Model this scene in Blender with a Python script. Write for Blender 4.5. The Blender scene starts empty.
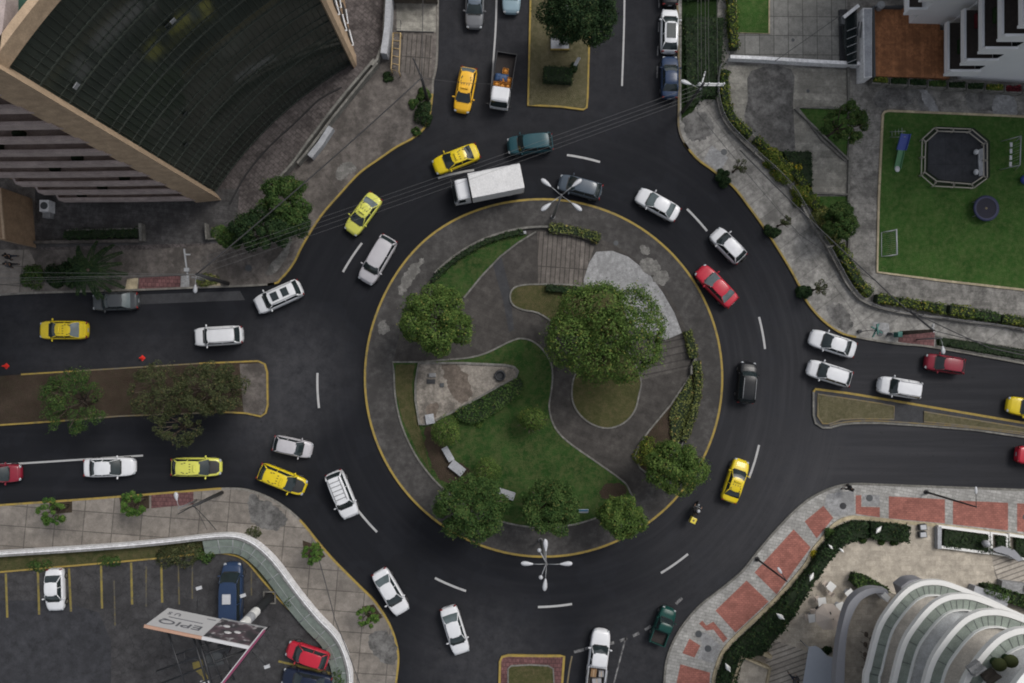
import bpy, math, random
import numpy as np
from mathutils import Vector, Matrix
R = math.radians
random.seed(7)
scn = bpy.context.scene
COL = scn.collection

# ---------------------------------------------------------------- camera, sky, sun, exposure
FOC, CX, CY, CAMH = 784.0, 512.0, 341.5, 70.0
_n = Vector(((497 - CX) / FOC, -(364 - CY) / FOC, -1)).normalized()
_Q = _n.rotation_difference(Vector((0, 0, -1)))
cam_d = bpy.data.cameras.new('camera'); cam = bpy.data.objects.new('camera', cam_d); COL.objects.link(cam)
cam.location = (0, 0, CAMH); cam.rotation_mode = 'QUATERNION'; cam.rotation_quaternion = _Q
cam_d.sensor_width = 36; cam_d.lens = 36 * FOC / 1024; cam_d.clip_start = 0.5; cam_d.clip_end = 6000
scn.camera = cam
w = bpy.data.worlds.new('World'); scn.world = w; w.use_nodes = True
nt = w.node_tree; bg = nt.nodes['Background']
sky = nt.nodes.new('ShaderNodeTexSky'); sky.sky_type = 'NISHITA'; sky.sun_disc = False
SUN_EL, SUN_AZ = 52.0, 48.0
sky.sun_elevation = R(SUN_EL); sky.sun_rotation = R(SUN_AZ); sky.air_density = 1.0; sky.dust_density = 4.0; sky.ozone_density = 1.0
hs = nt.nodes.new('ShaderNodeHueSaturation'); hs.inputs['Saturation'].default_value = 0.35
nt.links.new(sky.outputs[0], hs.inputs['Color']); nt.links.new(hs.outputs[0], bg.inputs['Color'])
bg.inputs['Strength'].default_value = 0.12
sl = bpy.data.lights.new('sun', 'SUN'); sl.energy = 1.15; sl.angle = R(20); sl.color = (1.0, 0.97, 0.93)
so = bpy.data.objects.new('sun', sl); COL.objects.link(so)
_sd = Vector((math.sin(R(SUN_AZ)) * math.cos(R(SUN_EL)), math.cos(R(SUN_AZ)) * math.cos(R(SUN_EL)), math.sin(R(SUN_EL))))
so.rotation_mode = 'QUATERNION'; so.rotation_quaternion = _sd.to_track_quat('Z', 'Y'); so.location = (0, 0, 120)
scn.view_settings.view_transform = 'Standard'; scn.view_settings.look = 'None'
scn.view_settings.exposure = 0.28; scn.view_settings.gamma = 1.0; scn.view_settings.use_curve_mapping = False
scn.render.engine = 'CYCLES'; scn.cycles.use_denoising = True; scn.cycles.max_bounces = 6; scn.cycles.filter_width = 1.9
scn.cycles.transparent_max_bounces = 8

# ---------------------------------------------------------------- helpers
def W(px, py, z=0.0):
    """world point at height z seen at photo position px,py"""
    d = _Q @ Vector(((px - CX) / FOC, -(py - CY) / FOC, -1))
    t = (z - CAMH) / d.z
    return Vector((d.x * t, d.y * t, z))
def P2(pts, z=0.0):
    return [(W(a, b, z).x, W(a, b, z).y) for a, b in pts]
PXM = 11.2
def cr(pts, n=6, closed=False):
    """smooth curve through points"""
    P = [Vector(p) for p in pts]; m = len(P); out = []
    rng = range(m) if closed else range(m - 1)
    for i in rng:
        if closed: a, b, c, d = P[i - 1], P[i], P[(i + 1) % m], P[(i + 2) % m]
        else: a, b, c, d = P[max(i - 1, 0)], P[i], P[i + 1], P[min(i + 2, m - 1)]
        for k in range(n):
            t = k / n
            out.append(0.5 * ((2 * b) + (c - a) * t + (2 * a - 5 * b + 4 * c - d) * t * t + (3 * b - a - 3 * c + d) * t ** 3))
    if not closed: out.append(P[-1])
    return [tuple(p) for p in out]
def arc(cx, cy, r, a0, a1, n=48, ry=None):
    """photo-plane arc, degrees, clockwise on screen from +x"""
    ry = ry or r
    return [(cx + r * math.cos(R(a0 + (a1 - a0) * i / n)), cy + ry * math.sin(R(a0 + (a1 - a0) * i / n))) for i in range(n + 1)]

class MB:
    def __init__(s): s.v = []; s.f = []; s.m = []; s.sm = []
    def add(s, vs, fs, m=0, smooth=False):
        b = len(s.v); s.v += [tuple(v) for v in vs]
        for f in fs: s.f.append(tuple(i + b for i in f)); s.m.append(m); s.sm.append(smooth)
        return s
    def sheet(s, poly, z, m=0):
        return s.add([(x, y, z) for x, y in poly], [tuple(range(len(poly)))], m)
    def prism(s, poly, z0, z1, m=0, mt=None, top=True):
        n = len(poly); vs = [(x, y, z0) for x, y in poly] + [(x, y, z1) for x, y in poly]
        a = sum(poly[i][0] * poly[(i + 1) % n][1] - poly[(i + 1) % n][0] * poly[i][1] for i in range(n))
        fs = [(i, (i + 1) % n, (i + 1) % n + n, i + n) for i in range(n)]
        if a < 0: fs = [f[::-1] for f in fs]
        s.add(vs, fs, m)
        if top:
            t = [(x, y, z1) for x, y in poly]; s.add(t if a > 0 else t[::-1], [tuple(range(n))], m if mt is None else mt)
            t = [(x, y, z0) for x, y in poly]; s.add(t[::-1] if a > 0 else t, [tuple(range(n))], m)
        return s
    def box(s, c, d, rz=0.0, m=0, tilt=None):
        x, y, z = d[0] / 2, d[1] / 2, d[2] / 2
        vs = [Vector((i * x, j * y, k * z)) for k in (-1, 1) for j in (-1, 1) for i in (-1, 1)]
        M = Matrix.Rotation(rz, 3, 'Z')
        if tilt: M = M @ Matrix.Rotation(tilt[0], 3, 'X') @ Matrix.Rotation(tilt[1], 3, 'Y')
        c = Vector(c); vs = [M @ v + c for v in vs]
        return s.add(vs, [(0, 2, 3, 1), (4, 5, 7, 6), (0, 1, 5, 4), (2, 6, 7, 3), (0, 4, 6, 2), (1, 3, 7, 5)], m)
    def strip(s, path, wd, z, m=0, z0=None, closed=False):
        """ribbon of width wd along world xy path at height z; with z0 it is a solid kerb"""
        P = [Vector((p[0], p[1])) for p in path]; n = len(P); L = []; Rr = []
        for i in range(n):
            a = P[i - 1] if (i > 0 or closed) else P[i]; b = P[(i + 1) % n] if (i < n - 1 or closed) else P[i]
            t = (b - a)
            if t.length < 1e-9: t = Vector((1, 0))
            t.normalize(); q = Vector((-t.y, t.x)) * wd / 2
            L.append(P[i] + q); Rr.append(P[i] - q)
        e = n if closed else n - 1
        if z0 is None:
            vs = [(p.x, p.y, z) for p in L] + [(p.x, p.y, z) for p in Rr]
            return s.add(vs, [(i + n, (i + 1) % n + n, (i + 1) % n, i) for i in range(e)], m)
        vs = [(p.x, p.y, z) for p in L] + [(p.x, p.y, z) for p in Rr] + [(p.x, p.y, z0) for p in L] + [(p.x, p.y, z0) for p in Rr]
        fs = []
        for i in range(e):
            j = (i + 1) % n
            fs += [(i + n, j + n, j, i), (i, j, j + 2 * n, i + 2 * n), (i + n, i + 3 * n, j + 3 * n, j + n)]
        if not closed: fs += [(0, 2 * n, 3 * n, n), (n - 1, 2 * n - 1, 4 * n - 1, 3 * n - 1)]
        return s.add(vs, fs, m)
    def tube(s, path, r, n=8, m=0, cap=True):
        P = [Vector(p) for p in path]; k = len(P); rr = r if isinstance(r, (list, tuple)) else [r] * k
        vs = []
        for i in range(k):
            t = (P[min(i + 1, k - 1)] - P[max(i - 1, 0)]).normalized()
            u = t.cross(Vector((0, 0, 1)))
            if u.length < 1e-3: u = t.cross(Vector((1, 0, 0)))
            u.normalize(); v = t.cross(u).normalized()
            for j in range(n):
                a = 2 * math.pi * j / n; vs.append(P[i] + (u * math.cos(a) + v * math.sin(a)) * rr[i])
        fs = [(i * n + j, i * n + (j + 1) % n, (i + 1) * n + (j + 1) % n, (i + 1) * n + j) for i in range(k - 1) for j in range(n)]
        if cap: fs += [tuple(range(n))[::-1], tuple(range((k - 1) * n, k * n))]
        return s.add(vs, fs, m, True)
    def cyl(s, c, r, z0, z1, n=20, m=0, r2=None):
        r2 = r if r2 is None else r2
        vs = [(c[0] + r * math.cos(2 * math.pi * i / n), c[1] + r * math.sin(2 * math.pi * i / n), z0) for i in range(n)]
        vs += [(c[0] + r2 * math.cos(2 * math.pi * i / n), c[1] + r2 * math.sin(2 * math.pi * i / n), z1) for i in range(n)]
        s.add(vs, [(i, (i + 1) % n, (i + 1) % n + n, i + n) for i in range(n)], m, True)
        return s.add(vs, [tuple(range(n))[::-1], tuple(range(n, 2 * n))], m)
    def ell(s, c, r, rz=0.0, nu=12, nv=7, m=0, tilt=0.0):
        M = Matrix.Rotation(rz, 3, 'Z') @ Matrix.Rotation(tilt, 3, 'Y'); c = Vector(c); vs = []
        for j in range(nv + 1):
            ph = math.pi * j / nv
            for i in range(nu):
                th = 2 * math.pi * i / nu
                vs.append(M @ Vector((r[0] * math.sin(ph) * math.cos(th), r[1] * math.sin(ph) * math.sin(th), r[2] * math.cos(ph))) + c)
        return s.add(vs, [(j * nu + i, (j + 1) * nu + i, (j + 1) * nu + (i + 1) % nu, j * nu + (i + 1) % nu) for j in range(nv) for i in range(nu)], m, True)
    def rings(s, rings, m=0, smooth=True, cap=True):
        n = len(rings[0]); vs = [v for r_ in rings for v in r_]
        s.add(vs, [(i * n + j, i * n + (j + 1) % n, (i + 1) * n + (j + 1) % n, (i + 1) * n + j) for i in range(len(rings) - 1) for j in range(n)], m, smooth)
        if cap: s.add(list(rings[0]), [tuple(range(n))[::-1]], m); s.add(list(rings[-1]), [tuple(range(n))], m)
        return s
    def mesh(s, name):
        me = bpy.data.meshes.new(name); me.from_pydata(s.v, [], s.f)
        me.polygons.foreach_set('material_index', s.m); me.polygons.foreach_set('use_smooth', s.sm); me.update()
        return me
    def build(s, name, mats, parent=None, origin=None):
        if origin is not None:
            o_ = Vector(origin); s.v = [tuple(Vector(v) - o_) for v in s.v]
        me = s.mesh(name)
        for mm in (mats if isinstance(mats, (list, tuple)) else [mats]): me.materials.append(mm)
        o = bpy.data.objects.new(name, me); COL.objects.link(o)
        if origin is not None and parent is None: o.location = origin
        if parent is not None: o.parent = parent
        return o
USED = {}
def tag(o, label=None, cat=None, group=None, kind=None):
    if label: o['label'] = label
    if cat: o['category'] = cat
    if group: o['group'] = group
    if kind: o['kind'] = kind
    return o
def thing(name, label, cat, loc=(0, 0, 0), rz=0.0, group=None):
    o = bpy.data.objects.new(name, None); COL.objects.link(o); o.empty_display_size = 0.3
    o.location = loc; o.rotation_euler = (0, 0, rz)
    return tag(o, label, cat, group)
def st(name, mb, mats):
    return tag(mb.build(name, mats), kind='structure')
def part(name, mb, mats, parent):
    """mb given in world coordinates, parented to an unrotated thing"""
    l = parent.location.copy(); p = parent
    while p.parent: p = p.parent; l += p.location
    mb.v = [tuple(Vector(v) - l) for v in mb.v]
    return mb.build(name, mats, parent)

# ---------------------------------------------------------------- materials
def _new(name):
    m = bpy.data.materials.new(name); m.use_nodes = True
    return m, m.node_tree, m.node_tree.nodes['Principled BSDF']
def plain(name, c, rough=0.6, metal=0.0, spec=0.5, coat=0.0, var=0.0, scale=3.0):
    m, t, b = _new(name); b.inputs['Roughness'].default_value = rough; b.inputs['Metallic'].default_value = metal
    b.inputs['Specular IOR Level'].default_value = spec; b.inputs['Coat Weight'].default_value = coat
    b.inputs['Base Color'].default_value = (*c, 1)
    g = t.nodes.new('ShaderNodeNewGeometry'); n = t.nodes.new('ShaderNodeTexNoise'); n.inputs['Scale'].default_value = scale; n.inputs['Detail'].default_value = 5
    t.links.new(g.outputs['Position'], n.inputs['Vector'])
    v = var or 0.12
    mx = t.nodes.new('ShaderNodeMix'); mx.data_type = 'RGBA'
    mx.inputs['A'].default_value = (*[x * (1 - v) for x in c], 1); mx.inputs['B'].default_value = (*[min(1, x * (1 + v)) for x in c], 1)
    t.links.new(n.outputs['Fac'], mx.inputs['Factor']); t.links.new(mx.outputs['Result'], b.inputs['Base Color'])
    return m
class NG:
    def __init__(s, name, rough=0.85, spec=0.3):
        s.m, s.t, s.b = _new(name); s.b.inputs['Roughness'].default_value = rough; s.b.inputs['Specular IOR Level'].default_value = spec
        s.g = s.t.nodes.new('ShaderNodeNewGeometry').outputs['Position']
    def n(s, k, **kw):
        nd = s.t.nodes.new(k)
        for a, b in kw.items(): setattr(nd, a, b)
        return nd
    def lk(s, a, b): s.t.links.new(a, b)
    def noise(s, scale, detail=4, rough=0.55, vec=None, dist=0.0):
        nd = s.n('ShaderNodeTexNoise'); nd.inputs['Scale'].default_value = scale; nd.inputs['Detail'].default_value = detail
        nd.inputs['Roughness'].default_value = rough; nd.inputs['Distortion'].default_value = dist; s.lk(vec or s.g, nd.inputs['Vector']); return nd.outputs['Fac']
    def ramp(s, f, lo, hi, a=0.0, b=1.0):
        nd = s.n('ShaderNodeMapRange'); nd.inputs['From Min'].default_value = lo; nd.inputs['From Max'].default_value = hi
        nd.inputs['To Min'].default_value = a; nd.inputs['To Max'].default_value = b; s.lk(f, nd.inputs['Value']); return nd.outputs[0]
    def mix(s, f, a, b, mode='MIX'):
        nd = s.n('ShaderNodeMix'); nd.data_type = 'RGBA'; nd.blend_type = mode
        for k, v in (('Factor', f), ('A', a), ('B', b)):
            if isinstance(v, tuple): nd.inputs[k].default_value = (*v, 1)
            elif isinstance(v, (int, float)): nd.inputs[k].default_value = v
            else: s.lk(v, nd.inputs[k])
        return nd.outputs['Result']
    def math(s, op, a, b=None):
        nd = s.n('ShaderNodeMath', operation=op)
        for i, v in enumerate((a, b)):
            if v is None: continue
            if isinstance(v, (int, float)): nd.inputs[i].default_value = v
            else: s.lk(v, nd.inputs[i])
        return nd.outputs[0]
    def mapping(s, rz=0, scale=(1, 1, 1), loc=(0, 0, 0)):
        nd = s.n('ShaderNodeMapping'); s.lk(s.g, nd.inputs['Vector']); nd.inputs['Rotation'].default_value = (0, 0, rz)
        nd.inputs['Scale'].default_value = scale; nd.inputs['Location'].default_value = loc; return nd.outputs[0]
    def bump(s, h, st_=0.3, dist=0.05):
        nd = s.n('ShaderNodeBump'); nd.inputs['Strength'].default_value = st_; nd.inputs['Distance'].default_value = dist
        s.lk(h, nd.inputs['Height']); s.lk(nd.outputs[0], s.b.inputs['Normal'])
    def out(s, c): s.lk(c, s.b.inputs['Base Color']); return s.m
def concrete(name, c, dark=0.55, rough=0.9, joints=None, rz=0.0, stain=1.0, sc=1.0, jd=0.5, jw=0.03, offs=0.0, cracks=0.0):
    """weathered concrete: base colour, dark stains, fine grain, slab joints (w,h)"""
    g = NG(name, rough)
    big = g.ramp(g.noise(0.34 * sc, 10, 0.72, dist=0.15), 0.46, 0.60)
    mid = g.ramp(g.noise(1.5 * sc, 8, 0.72), 0.34, 0.68); fine = g.noise(14, 3)
    c0 = g.mix(mid, tuple(x * (1 - 0.45 * min(1, stain + .1)) for x in c), tuple(x * (1 + .35 * min(1, stain + .1)) for x in c))
    c1 = g.mix(g.math('MULTIPLY', big, 0.8 * stain), c0, tuple(x * dark for x in c))
    c2 = g.mix(1.0, c1, g.mix(g.ramp(fine, .25, .75), (0.8, 0.8, 0.8), (1.2, 1.2, 1.2)), 'MULTIPLY')
    sp_ = g.ramp(g.noise(5.5, 4, .8), 0.6, 0.7); c2 = g.mix(g.math('MULTIPLY', sp_, .35 * min(1, stain)), c2, tuple(x * .4 for x in c))
    if cracks:
        vo = g.n('ShaderNodeTexVoronoi', feature='DISTANCE_TO_EDGE'); vo.inputs['Scale'].default_value = cracks
        wv = g.n('ShaderNodeVectorMath', operation='ADD'); nn = g.n('ShaderNodeTexNoise'); nn.inputs['Scale'].default_value = 1.2; nn.inputs['Detail'].default_value = 5; g.lk(g.g, nn.inputs['Vector'])
        g.lk(g.g, wv.inputs[0]); g.lk(nn.outputs['Color'], wv.inputs[1]); g.lk(wv.outputs[0], vo.inputs['Vector'])
        c2 = g.mix(g.ramp(vo.outputs['Distance'], 0.0, 0.035, 0.55, 0.0), c2, tuple(x * 0.3 for x in c))
    if joints:
        br = g.n('ShaderNodeTexBrick'); br.offset = offs; br.inputs['Scale'].default_value = 1.0; br.inputs['Brick Width'].default_value = joints[0]; br.inputs['Row Height'].default_value = joints[1]
        br.inputs['Mortar Size'].default_value = jw; br.inputs['Mortar Smooth'].default_value = 0.2; br.inputs['Bias'].default_value = 0.0
        br.inputs['Color1'].default_value = (0.86, 0.86, 0.86, 1); br.inputs['Color2'].default_value = (1.1, 1.1, 1.1, 1); br.inputs['Mortar'].default_value = (jd, jd, jd, 1)
        g.lk(g.mapping(rz), br.inputs['Vector']); c2 = g.mix(1.0, c2, br.outputs['Color'], 'MULTIPLY')
    g.bump(fine, 0.25, 0.02)
    return g.out(c2)
def grass_mat(name, c, c2, dry=None, dfac=0.5):
    g = NG(name, 0.95, 0.1)
    a = g.ramp(g.noise(0.5, 6, 0.65), 0.35, 0.65); f = g.ramp(g.noise(9, 5, 0.75), 0.25, 0.75); h = g.noise(2.4, 5, 0.7)
    x = g.mix(a, c, c2)
    if dry: x = g.mix(g.math('MULTIPLY', g.ramp(h, 0.42, 0.68), dfac), x, dry)
    x = g.mix(g.math('MULTIPLY', f, 0.45), x, tuple(v * 0.4 for v in c))
    g.bump(f, 0.9, 0.08)
    return g.out(x)
def leaf_mat(name, dark, mid, light, rough=0.75):
    g = NG(name, rough, 0.12)
    ri = g.n('ShaderNodeNewGeometry').outputs['Random Per Island']
    cl = g.ramp(g.noise(0.9, 3), 0.35, 0.65)
    f = g.math('ADD', g.math('MULTIPLY', ri, 0.65), g.math('MULTIPLY', cl, 0.35))
    r_ = g.n('ShaderNodeValToRGB'); e = r_.color_ramp.elements; e[0].position = 0.1; e[0].color = (*dark, 1); e[1].position = 0.9; e[1].color = (*light, 1)
    k = e.new(0.5); k.color = (*mid, 1); g.lk(f, r_.inputs[0])
    hi = g.math('GREATER_THAN', ri, 0.955); return g.out(g.mix(g.math('MULTIPLY', hi, .7), r_.outputs[0], (light[0] * 1.5, light[1] * .95, light[2])))
# ---------------------------------------------------------------- surface materials
RC = W(543.5, 378)
def asphalt(name, base, worn, east=True):
    g = NG(name, 0.9, 0.18)
    sub = g.n('ShaderNodeVectorMath', operation='SUBTRACT'); g.lk(g.g, sub.inputs[0]); sub.inputs[1].default_value = (RC.x, RC.y, 0)
    ln = g.n('ShaderNodeVectorMath', operation='LENGTH'); g.lk(sub.outputs[0], ln.inputs[0]); rad = ln.outputs['Value']
    cmb = g.n('ShaderNodeCombineXYZ'); g.lk(g.math('MULTIPLY', rad, 1.6), cmb.inputs[0]); 
    sp = g.n('ShaderNodeSeparateXYZ'); g.lk(sub.outputs[0], sp.inputs[0])
    ang = g.math('ARCTAN2', sp.outputs[1], sp.outputs[0]); g.lk(g.math('MULTIPLY', ang, 1.8), cmb.inputs[1])
    tracks = g.ramp(g.noise(1.0, 4, 0.6, vec=cmb.outputs[0]), 0.45, 0.75)
    inner_ = g.ramp(rad, 25.5, 28.5, 1.0, 0.0)
    hx = g.ramp(g.noise(1.0, 4, 0.6, vec=g.mapping(R(-4), (0.06, 1.5, 1))), 0.45, 0.75); vx = g.ramp(g.noise(1.0, 4, 0.6, vec=g.mapping(0, (1.5, 0.06, 1))), 0.45, 0.75)
    horiz = g.ramp(g.math('SUBTRACT', g.math('ABSOLUTE', sp.outputs[0]), g.math('ABSOLUTE', sp.outputs[1])), -2.0, 2.0)
    lin = g.math('ADD', g.math('MULTIPLY', horiz, hx), g.math('MULTIPLY', g.math('SUBTRACT', 1.0, horiz), vx))
    tracks = g.math('ADD', g.math('MULTIPLY', inner_, tracks), g.math('MULTIPLY', g.math('SUBTRACT', 1.0, inner_), lin))
    fine = g.noise(22, 4, 0.8); mid = g.noise(1.1, 6, 0.7)
    c = g.mix(g.math('MULTIPLY', mid, 0.7), base, tuple(x * 1.5 for x in base))
    c = g.mix(g.math('MULTIPLY', tracks, 0.085), c, worn)
    if east:   # the eastern and northern carriageways are older, greyer asphalt
        d = g.n('ShaderNodeVectorMath', operation='DISTANCE'); g.lk(g.g, d.inputs[0]); e = W(850, 470); d.inputs[1].default_value = (e.x, e.y, 0)
        f = g.ramp(d.outputs['Value'], 4.0, 26.0, 0.66, 0.0)
        c = g.mix(g.math('MULTIPLY', f, g.ramp(tracks, 0.0, 1.0, 0.6, 1.0)), c, worn)
        for (px, py, r0, r1, a) in ((500, 40, 4, 14, .4), (485, 665, 2, 8, .6), (292, 372, 1, 7, .8), (270, 430, 1, 5, .5), (640, 665, 2, 7, .5), (640, 60, 3, 12, .2), (150, 366, 1, 6, .4), (60, 372, 1, 6, .4), (20, 300, 1, 6, .4), (800, 500, 1, 9, .35), (720, 580, 1, 8, .3)):
            d = g.n('ShaderNodeVectorMath', operation='DISTANCE'); g.lk(g.g, d.inputs[0]); e = W(px, py); d.inputs[1].default_value = (e.x, e.y, 0)
            f = g.math('MULTIPLY', g.ramp(d.outputs['Value'], r0, r1, 1.0, 0.0), g.ramp(g.noise(0.9, 8, 0.75, dist=0.1), 0.35, 0.65, 0.35, 1.0))
            c = g.mix(g.math('MULTIPLY', f, a), c, worn)
    c = g.mix(1.0, c, g.mix(g.ramp(fine, .25, .75), (0.7, 0.7, 0.7), (1.35, 1.35, 1.35)), 'MULTIPLY')
    pt = g.ramp(g.noise(0.35, 2, 0.5), 0.56, 0.575); c = g.mix(g.math('MULTIPLY', pt, 0.10), c, tuple(x * 3.2 for x in base))
    dr = g.ramp(g.noise(1.9, 4, 0.6), 0.64, 0.72)
    c = g.mix(g.math('MULTIPLY', dr, 0.35), c, tuple(x * 0.45 for x in base))
    g.bump(fine, 0.3, 0.015)
    return g.out(c)
M = {}
M['asphalt'] = asphalt('asphalt', (0.0084, 0.0092, 0.0116), (0.06, 0.06, 0.065))
M['lot'] = concrete('parking_asphalt', (0.047, 0.046, 0.048), 0.55, 0.9, sc=0.9, cracks=0.9)
M['lot_dark'] = concrete('parking_asphalt_dark', (0.034, 0.035, 0.04), 0.75, 0.9)
M['patch'] = concrete('asphalt_patch', (0.045, 0.046, 0.05), 0.7, 0.9, stain=0.6)
M['ground'] = concrete('far_ground', (0.09, 0.09, 0.08), 0.6)
M['walk_nw'] = concrete('old_pavement', (0.128, 0.114, 0.104), 0.42, joints=(4.8, 2.6), rz=0.95, jd=0.84, jw=0.04, sc=1.3)
M['walk_ne'] = concrete('weathered_pavement', (0.26, 0.252, 0.236), 0.42, joints=(1.6, 3.6), rz=0.95, jd=0.72, jw=0.04, sc=1.4)
M['walk_sw'] = concrete('slab_pavement', (0.205, 0.184, 0.162), 0.55, joints=(2.5, 1.75), rz=0.08, jd=0.5, jw=0.045, stain=0.6)
M['walk_se'] = concrete('grey_pavers', (0.33, 0.325, 0.31), 0.75, joints=(0.55, 0.28), rz=0.2, jd=0.72, jw=0.03, offs=0.5, stain=0.7)
M['brick'] = concrete('red_brick_paving', (0.31, 0.125, 0.1), 0.75, joints=(0.35, 0.18), rz=0.05, jd=0.7, jw=0.02, offs=0.5, stain=0.6)
M['pinkpave'] = concrete('pink_paving', (0.145, 0.07, 0.07), 0.6, joints=(0.35, 0.35), rz=0.03, jd=0.55, jw=0.03, offs=0.5)
M['island_path'] = concrete('dark_path', (0.06, 0.055, 0.051), 0.6, joints=(1.0, 0.5), rz=0.4, jd=0.85, jw=0.02, offs=0.5, stain=0.8)
M['ring'] = concrete('ring_paving', (0.062, 0.059, 0.057), 0.6, joints=(4.0, 2.0), rz=0.2, jd=0.9, jw=0.02, sc=1.3)
M['lightcon'] = concrete('light_concrete', (0.27, 0.272, 0.275), 0.62, stain=0.8, sc=2.2)
M['sandcon'] = concrete('sandy_concrete', (0.25, 0.225, 0.195), 0.35, sc=1.9, stain=1.1)
M['planks'] = concrete('plank_steps', (0.135, 0.12, 0.108), 0.65, joints=(9.0, 0.42), rz=R(94), jd=0.42, jw=0.045)
M['planks_e'] = concrete('plank_steps_east', (0.085, 0.078, 0.072), 0.6, joints=(9.0, 0.62), rz=R(-12), jd=0.55, jw=0.06)
M['wornlt'] = concrete('worn_light_patch', (0.17, 0.165, 0.155), 0.5, sc=2.5)
M['kerb'] = concrete('kerb_stone', (0.2, 0.19, 0.17), 0.6, sc=2)
M['tristain'] = concrete('sooty_concrete', (0.14, 0.115, 0.095), 0.55, sc=3)
M['edge'] = concrete('edging_stone', (0.17, 0.165, 0.15), 0.6, sc=2)
def wornpaint(name, c, under, lo=0.4, hi=0.62, sc=1.6):
    g = NG(name, 0.8); f = g.ramp(g.noise(sc, 7, 0.75), lo, hi); return g.out(g.mix(f, g.mix(g.noise(6, 3), c, tuple(x * 0.7 for x in c)), under))
M['yellow'] = wornpaint('yellow_kerb_paint', (0.34, 0.245, 0.06), (0.14, 0.115, 0.06), 0.48, 0.7)
M['yellow_dull'] = wornpaint('faded_yellow_paint', (0.2, 0.15, 0.06), (0.13, 0.115, 0.09), 0.38, 0.6)
M['cream'] = concrete('cream_kerb', (0.4, 0.34, 0.23), 0.7)
M['white'] = wornpaint('white_road_paint', (0.44, 0.44, 0.44), (0.12, 0.12, 0.12), 0.55, 0.85)
M['white_worn'] = wornpaint('worn_white_road_paint', (0.27, 0.27, 0.27), (0.03, 0.03, 0.033), 0.4, 0.62, 2.5)
M['ylot'] = wornpaint('yellow_bay_paint', (0.24, 0.19, 0.05), (0.06, 0.058, 0.05), 0.45, 0.75, 2.0)
M['ylot_faint'] = wornpaint('faint_bay_paint', (0.13, 0.105, 0.045), (0.06, 0.058, 0.056), 0.4, 0.58, 2.5)
M['grass_island'] = grass_mat('island_grass', (0.02, 0.06, 0.013), (0.048, 0.1, 0.026), (0.14, 0.13, 0.06), 0.6)
M['grass_olive'] = grass_mat('olive_grass', (0.055, 0.064, 0.024), (0.09, 0.09, 0.038), (0.15, 0.12, 0.065), 0.7)
M['grass_park'] = grass_mat('park_grass', (0.034, 0.09, 0.018), (0.058, 0.135, 0.03), (0.13, 0.165, 0.06), 0.7)
M['grass_dry'] = grass_mat('dry_grass', (0.095, 0.09, 0.048), (0.14, 0.128, 0.072), (0.19, 0.165, 0.105), 0.8)
M['grass_dark'] = grass_mat('dark_grass', (0.014, 0.032, 0.009), (0.026, 0.048, 0.014))  # dark green grass tone for verge and planting beds
M['soil'] = grass_mat('brown_soil', (0.052, 0.037, 0.028), (0.085, 0.062, 0.047), (0.05, 0.052, 0.028), 0.5)
M['gravel'] = concrete('cobbled_forecourt', (0.115, 0.1, 0.097), 0.35, joints=(0.5, 0.36), rz=0.7, jd=0.72, jw=0.05, offs=0.43, sc=2.2)
M['forecourt'] = concrete('dark_forecourt', (0.075, 0.072, 0.072), 0.5, joints=(0.8, 0.4), rz=0.1, jd=0.8, offs=0.5, sc=1.5)
M['plates'] = concrete('court_plates', (0.2, 0.198, 0.185), 0.75, joints=(1.32, 1.75), rz=0.0, jd=0.42, jw=0.035, stain=0.6)
M['court'] = concrete('court_concrete', (0.26, 0.25, 0.22), 0.6, joints=(12, 0.65), rz=0.03, jd=0.82, jw=0.02, sc=1.2)
M['court_dark'] = concrete('stained_concrete', (0.085, 0.083, 0.08), 2.3, sc=2.2, stain=0.9)
M['walkway'] = concrete('walkway_concrete', (0.225, 0.216, 0.2), 0.36, joints=(12, 0.75), rz=0.04, jd=0.8, jw=0.03, sc=1.5)
M['terr'] = concrete('terracotta_deck', (0.34, 0.145, 0.065), 0.55, joints=(6.0, 0.33), rz=R(90), jd=0.8, jw=0.02, sc=1.6)
M['plaza'] = concrete('beige_plaza', (0.43, 0.385, 0.32), 0.78, joints=(0.9, 0.45), rz=0.0, jd=0.86, jw=0.02, offs=0.5, stain=0.55)
M['plaza_steps'] = concrete('beige_steps', (0.38, 0.345, 0.3), 0.8, joints=(12, 0.42), rz=R(-19), jd=0.48, jw=0.06, stain=0.5)
M['tan'] = concrete('tan_render', (0.3, 0.205, 0.13), 0.85, stain=0.5)
M['tan_lt'] = concrete('light_tan_render', (0.42, 0.31, 0.21), 0.85, stain=0.5)
M['pinkish'] = concrete('pinkish_concrete', (0.4, 0.33, 0.31), 0.75, stain=0.5)
M['whitewall'] = concrete('white_painted_wall', (0.72, 0.72, 0.73), 0.75, stain=0.5, sc=2)
M['walltop'] = concrete('wall_top', (0.2, 0.2, 0.2), 0.7, sc=2)
M['greywall'] = concrete('grey_wall', (0.33, 0.34, 0.36), 0.8, stain=0.5)
M['bandwhite'] = plain('white_band', (0.72, 0.72, 0.7), 0.5, var=0.06)
M['towergrey'] = plain('pale_grey_wall', (0.75, 0.76, 0.78), 0.7, var=0.05, scale=0.7)
M['towerbal'] = plain('balcony_white', (0.75, 0.755, 0.77), 0.6, var=0.06)
M['podband'] = plain('grey_parapet', (0.24, 0.245, 0.265), 0.6, var=0.06)
M['tiles'] = concrete('green_glass_tiles', (0.25, 0.285, 0.25), 0.8, 0.3, stain=0.4)
M['glass_dark'] = plain('dark_glass', (0.012, 0.016, 0.017), 0.05, spec=0.5, var=0.3, scale=0.4)
M['facade'] = plain('mirror_glass', (0.034, 0.041, 0.034), 0.07, spec=0.3, var=0.5, scale=0.35)
M['mull'] = plain('mullion_metal', (0.055, 0.065, 0.055), 0.5, 0.3)
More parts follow.
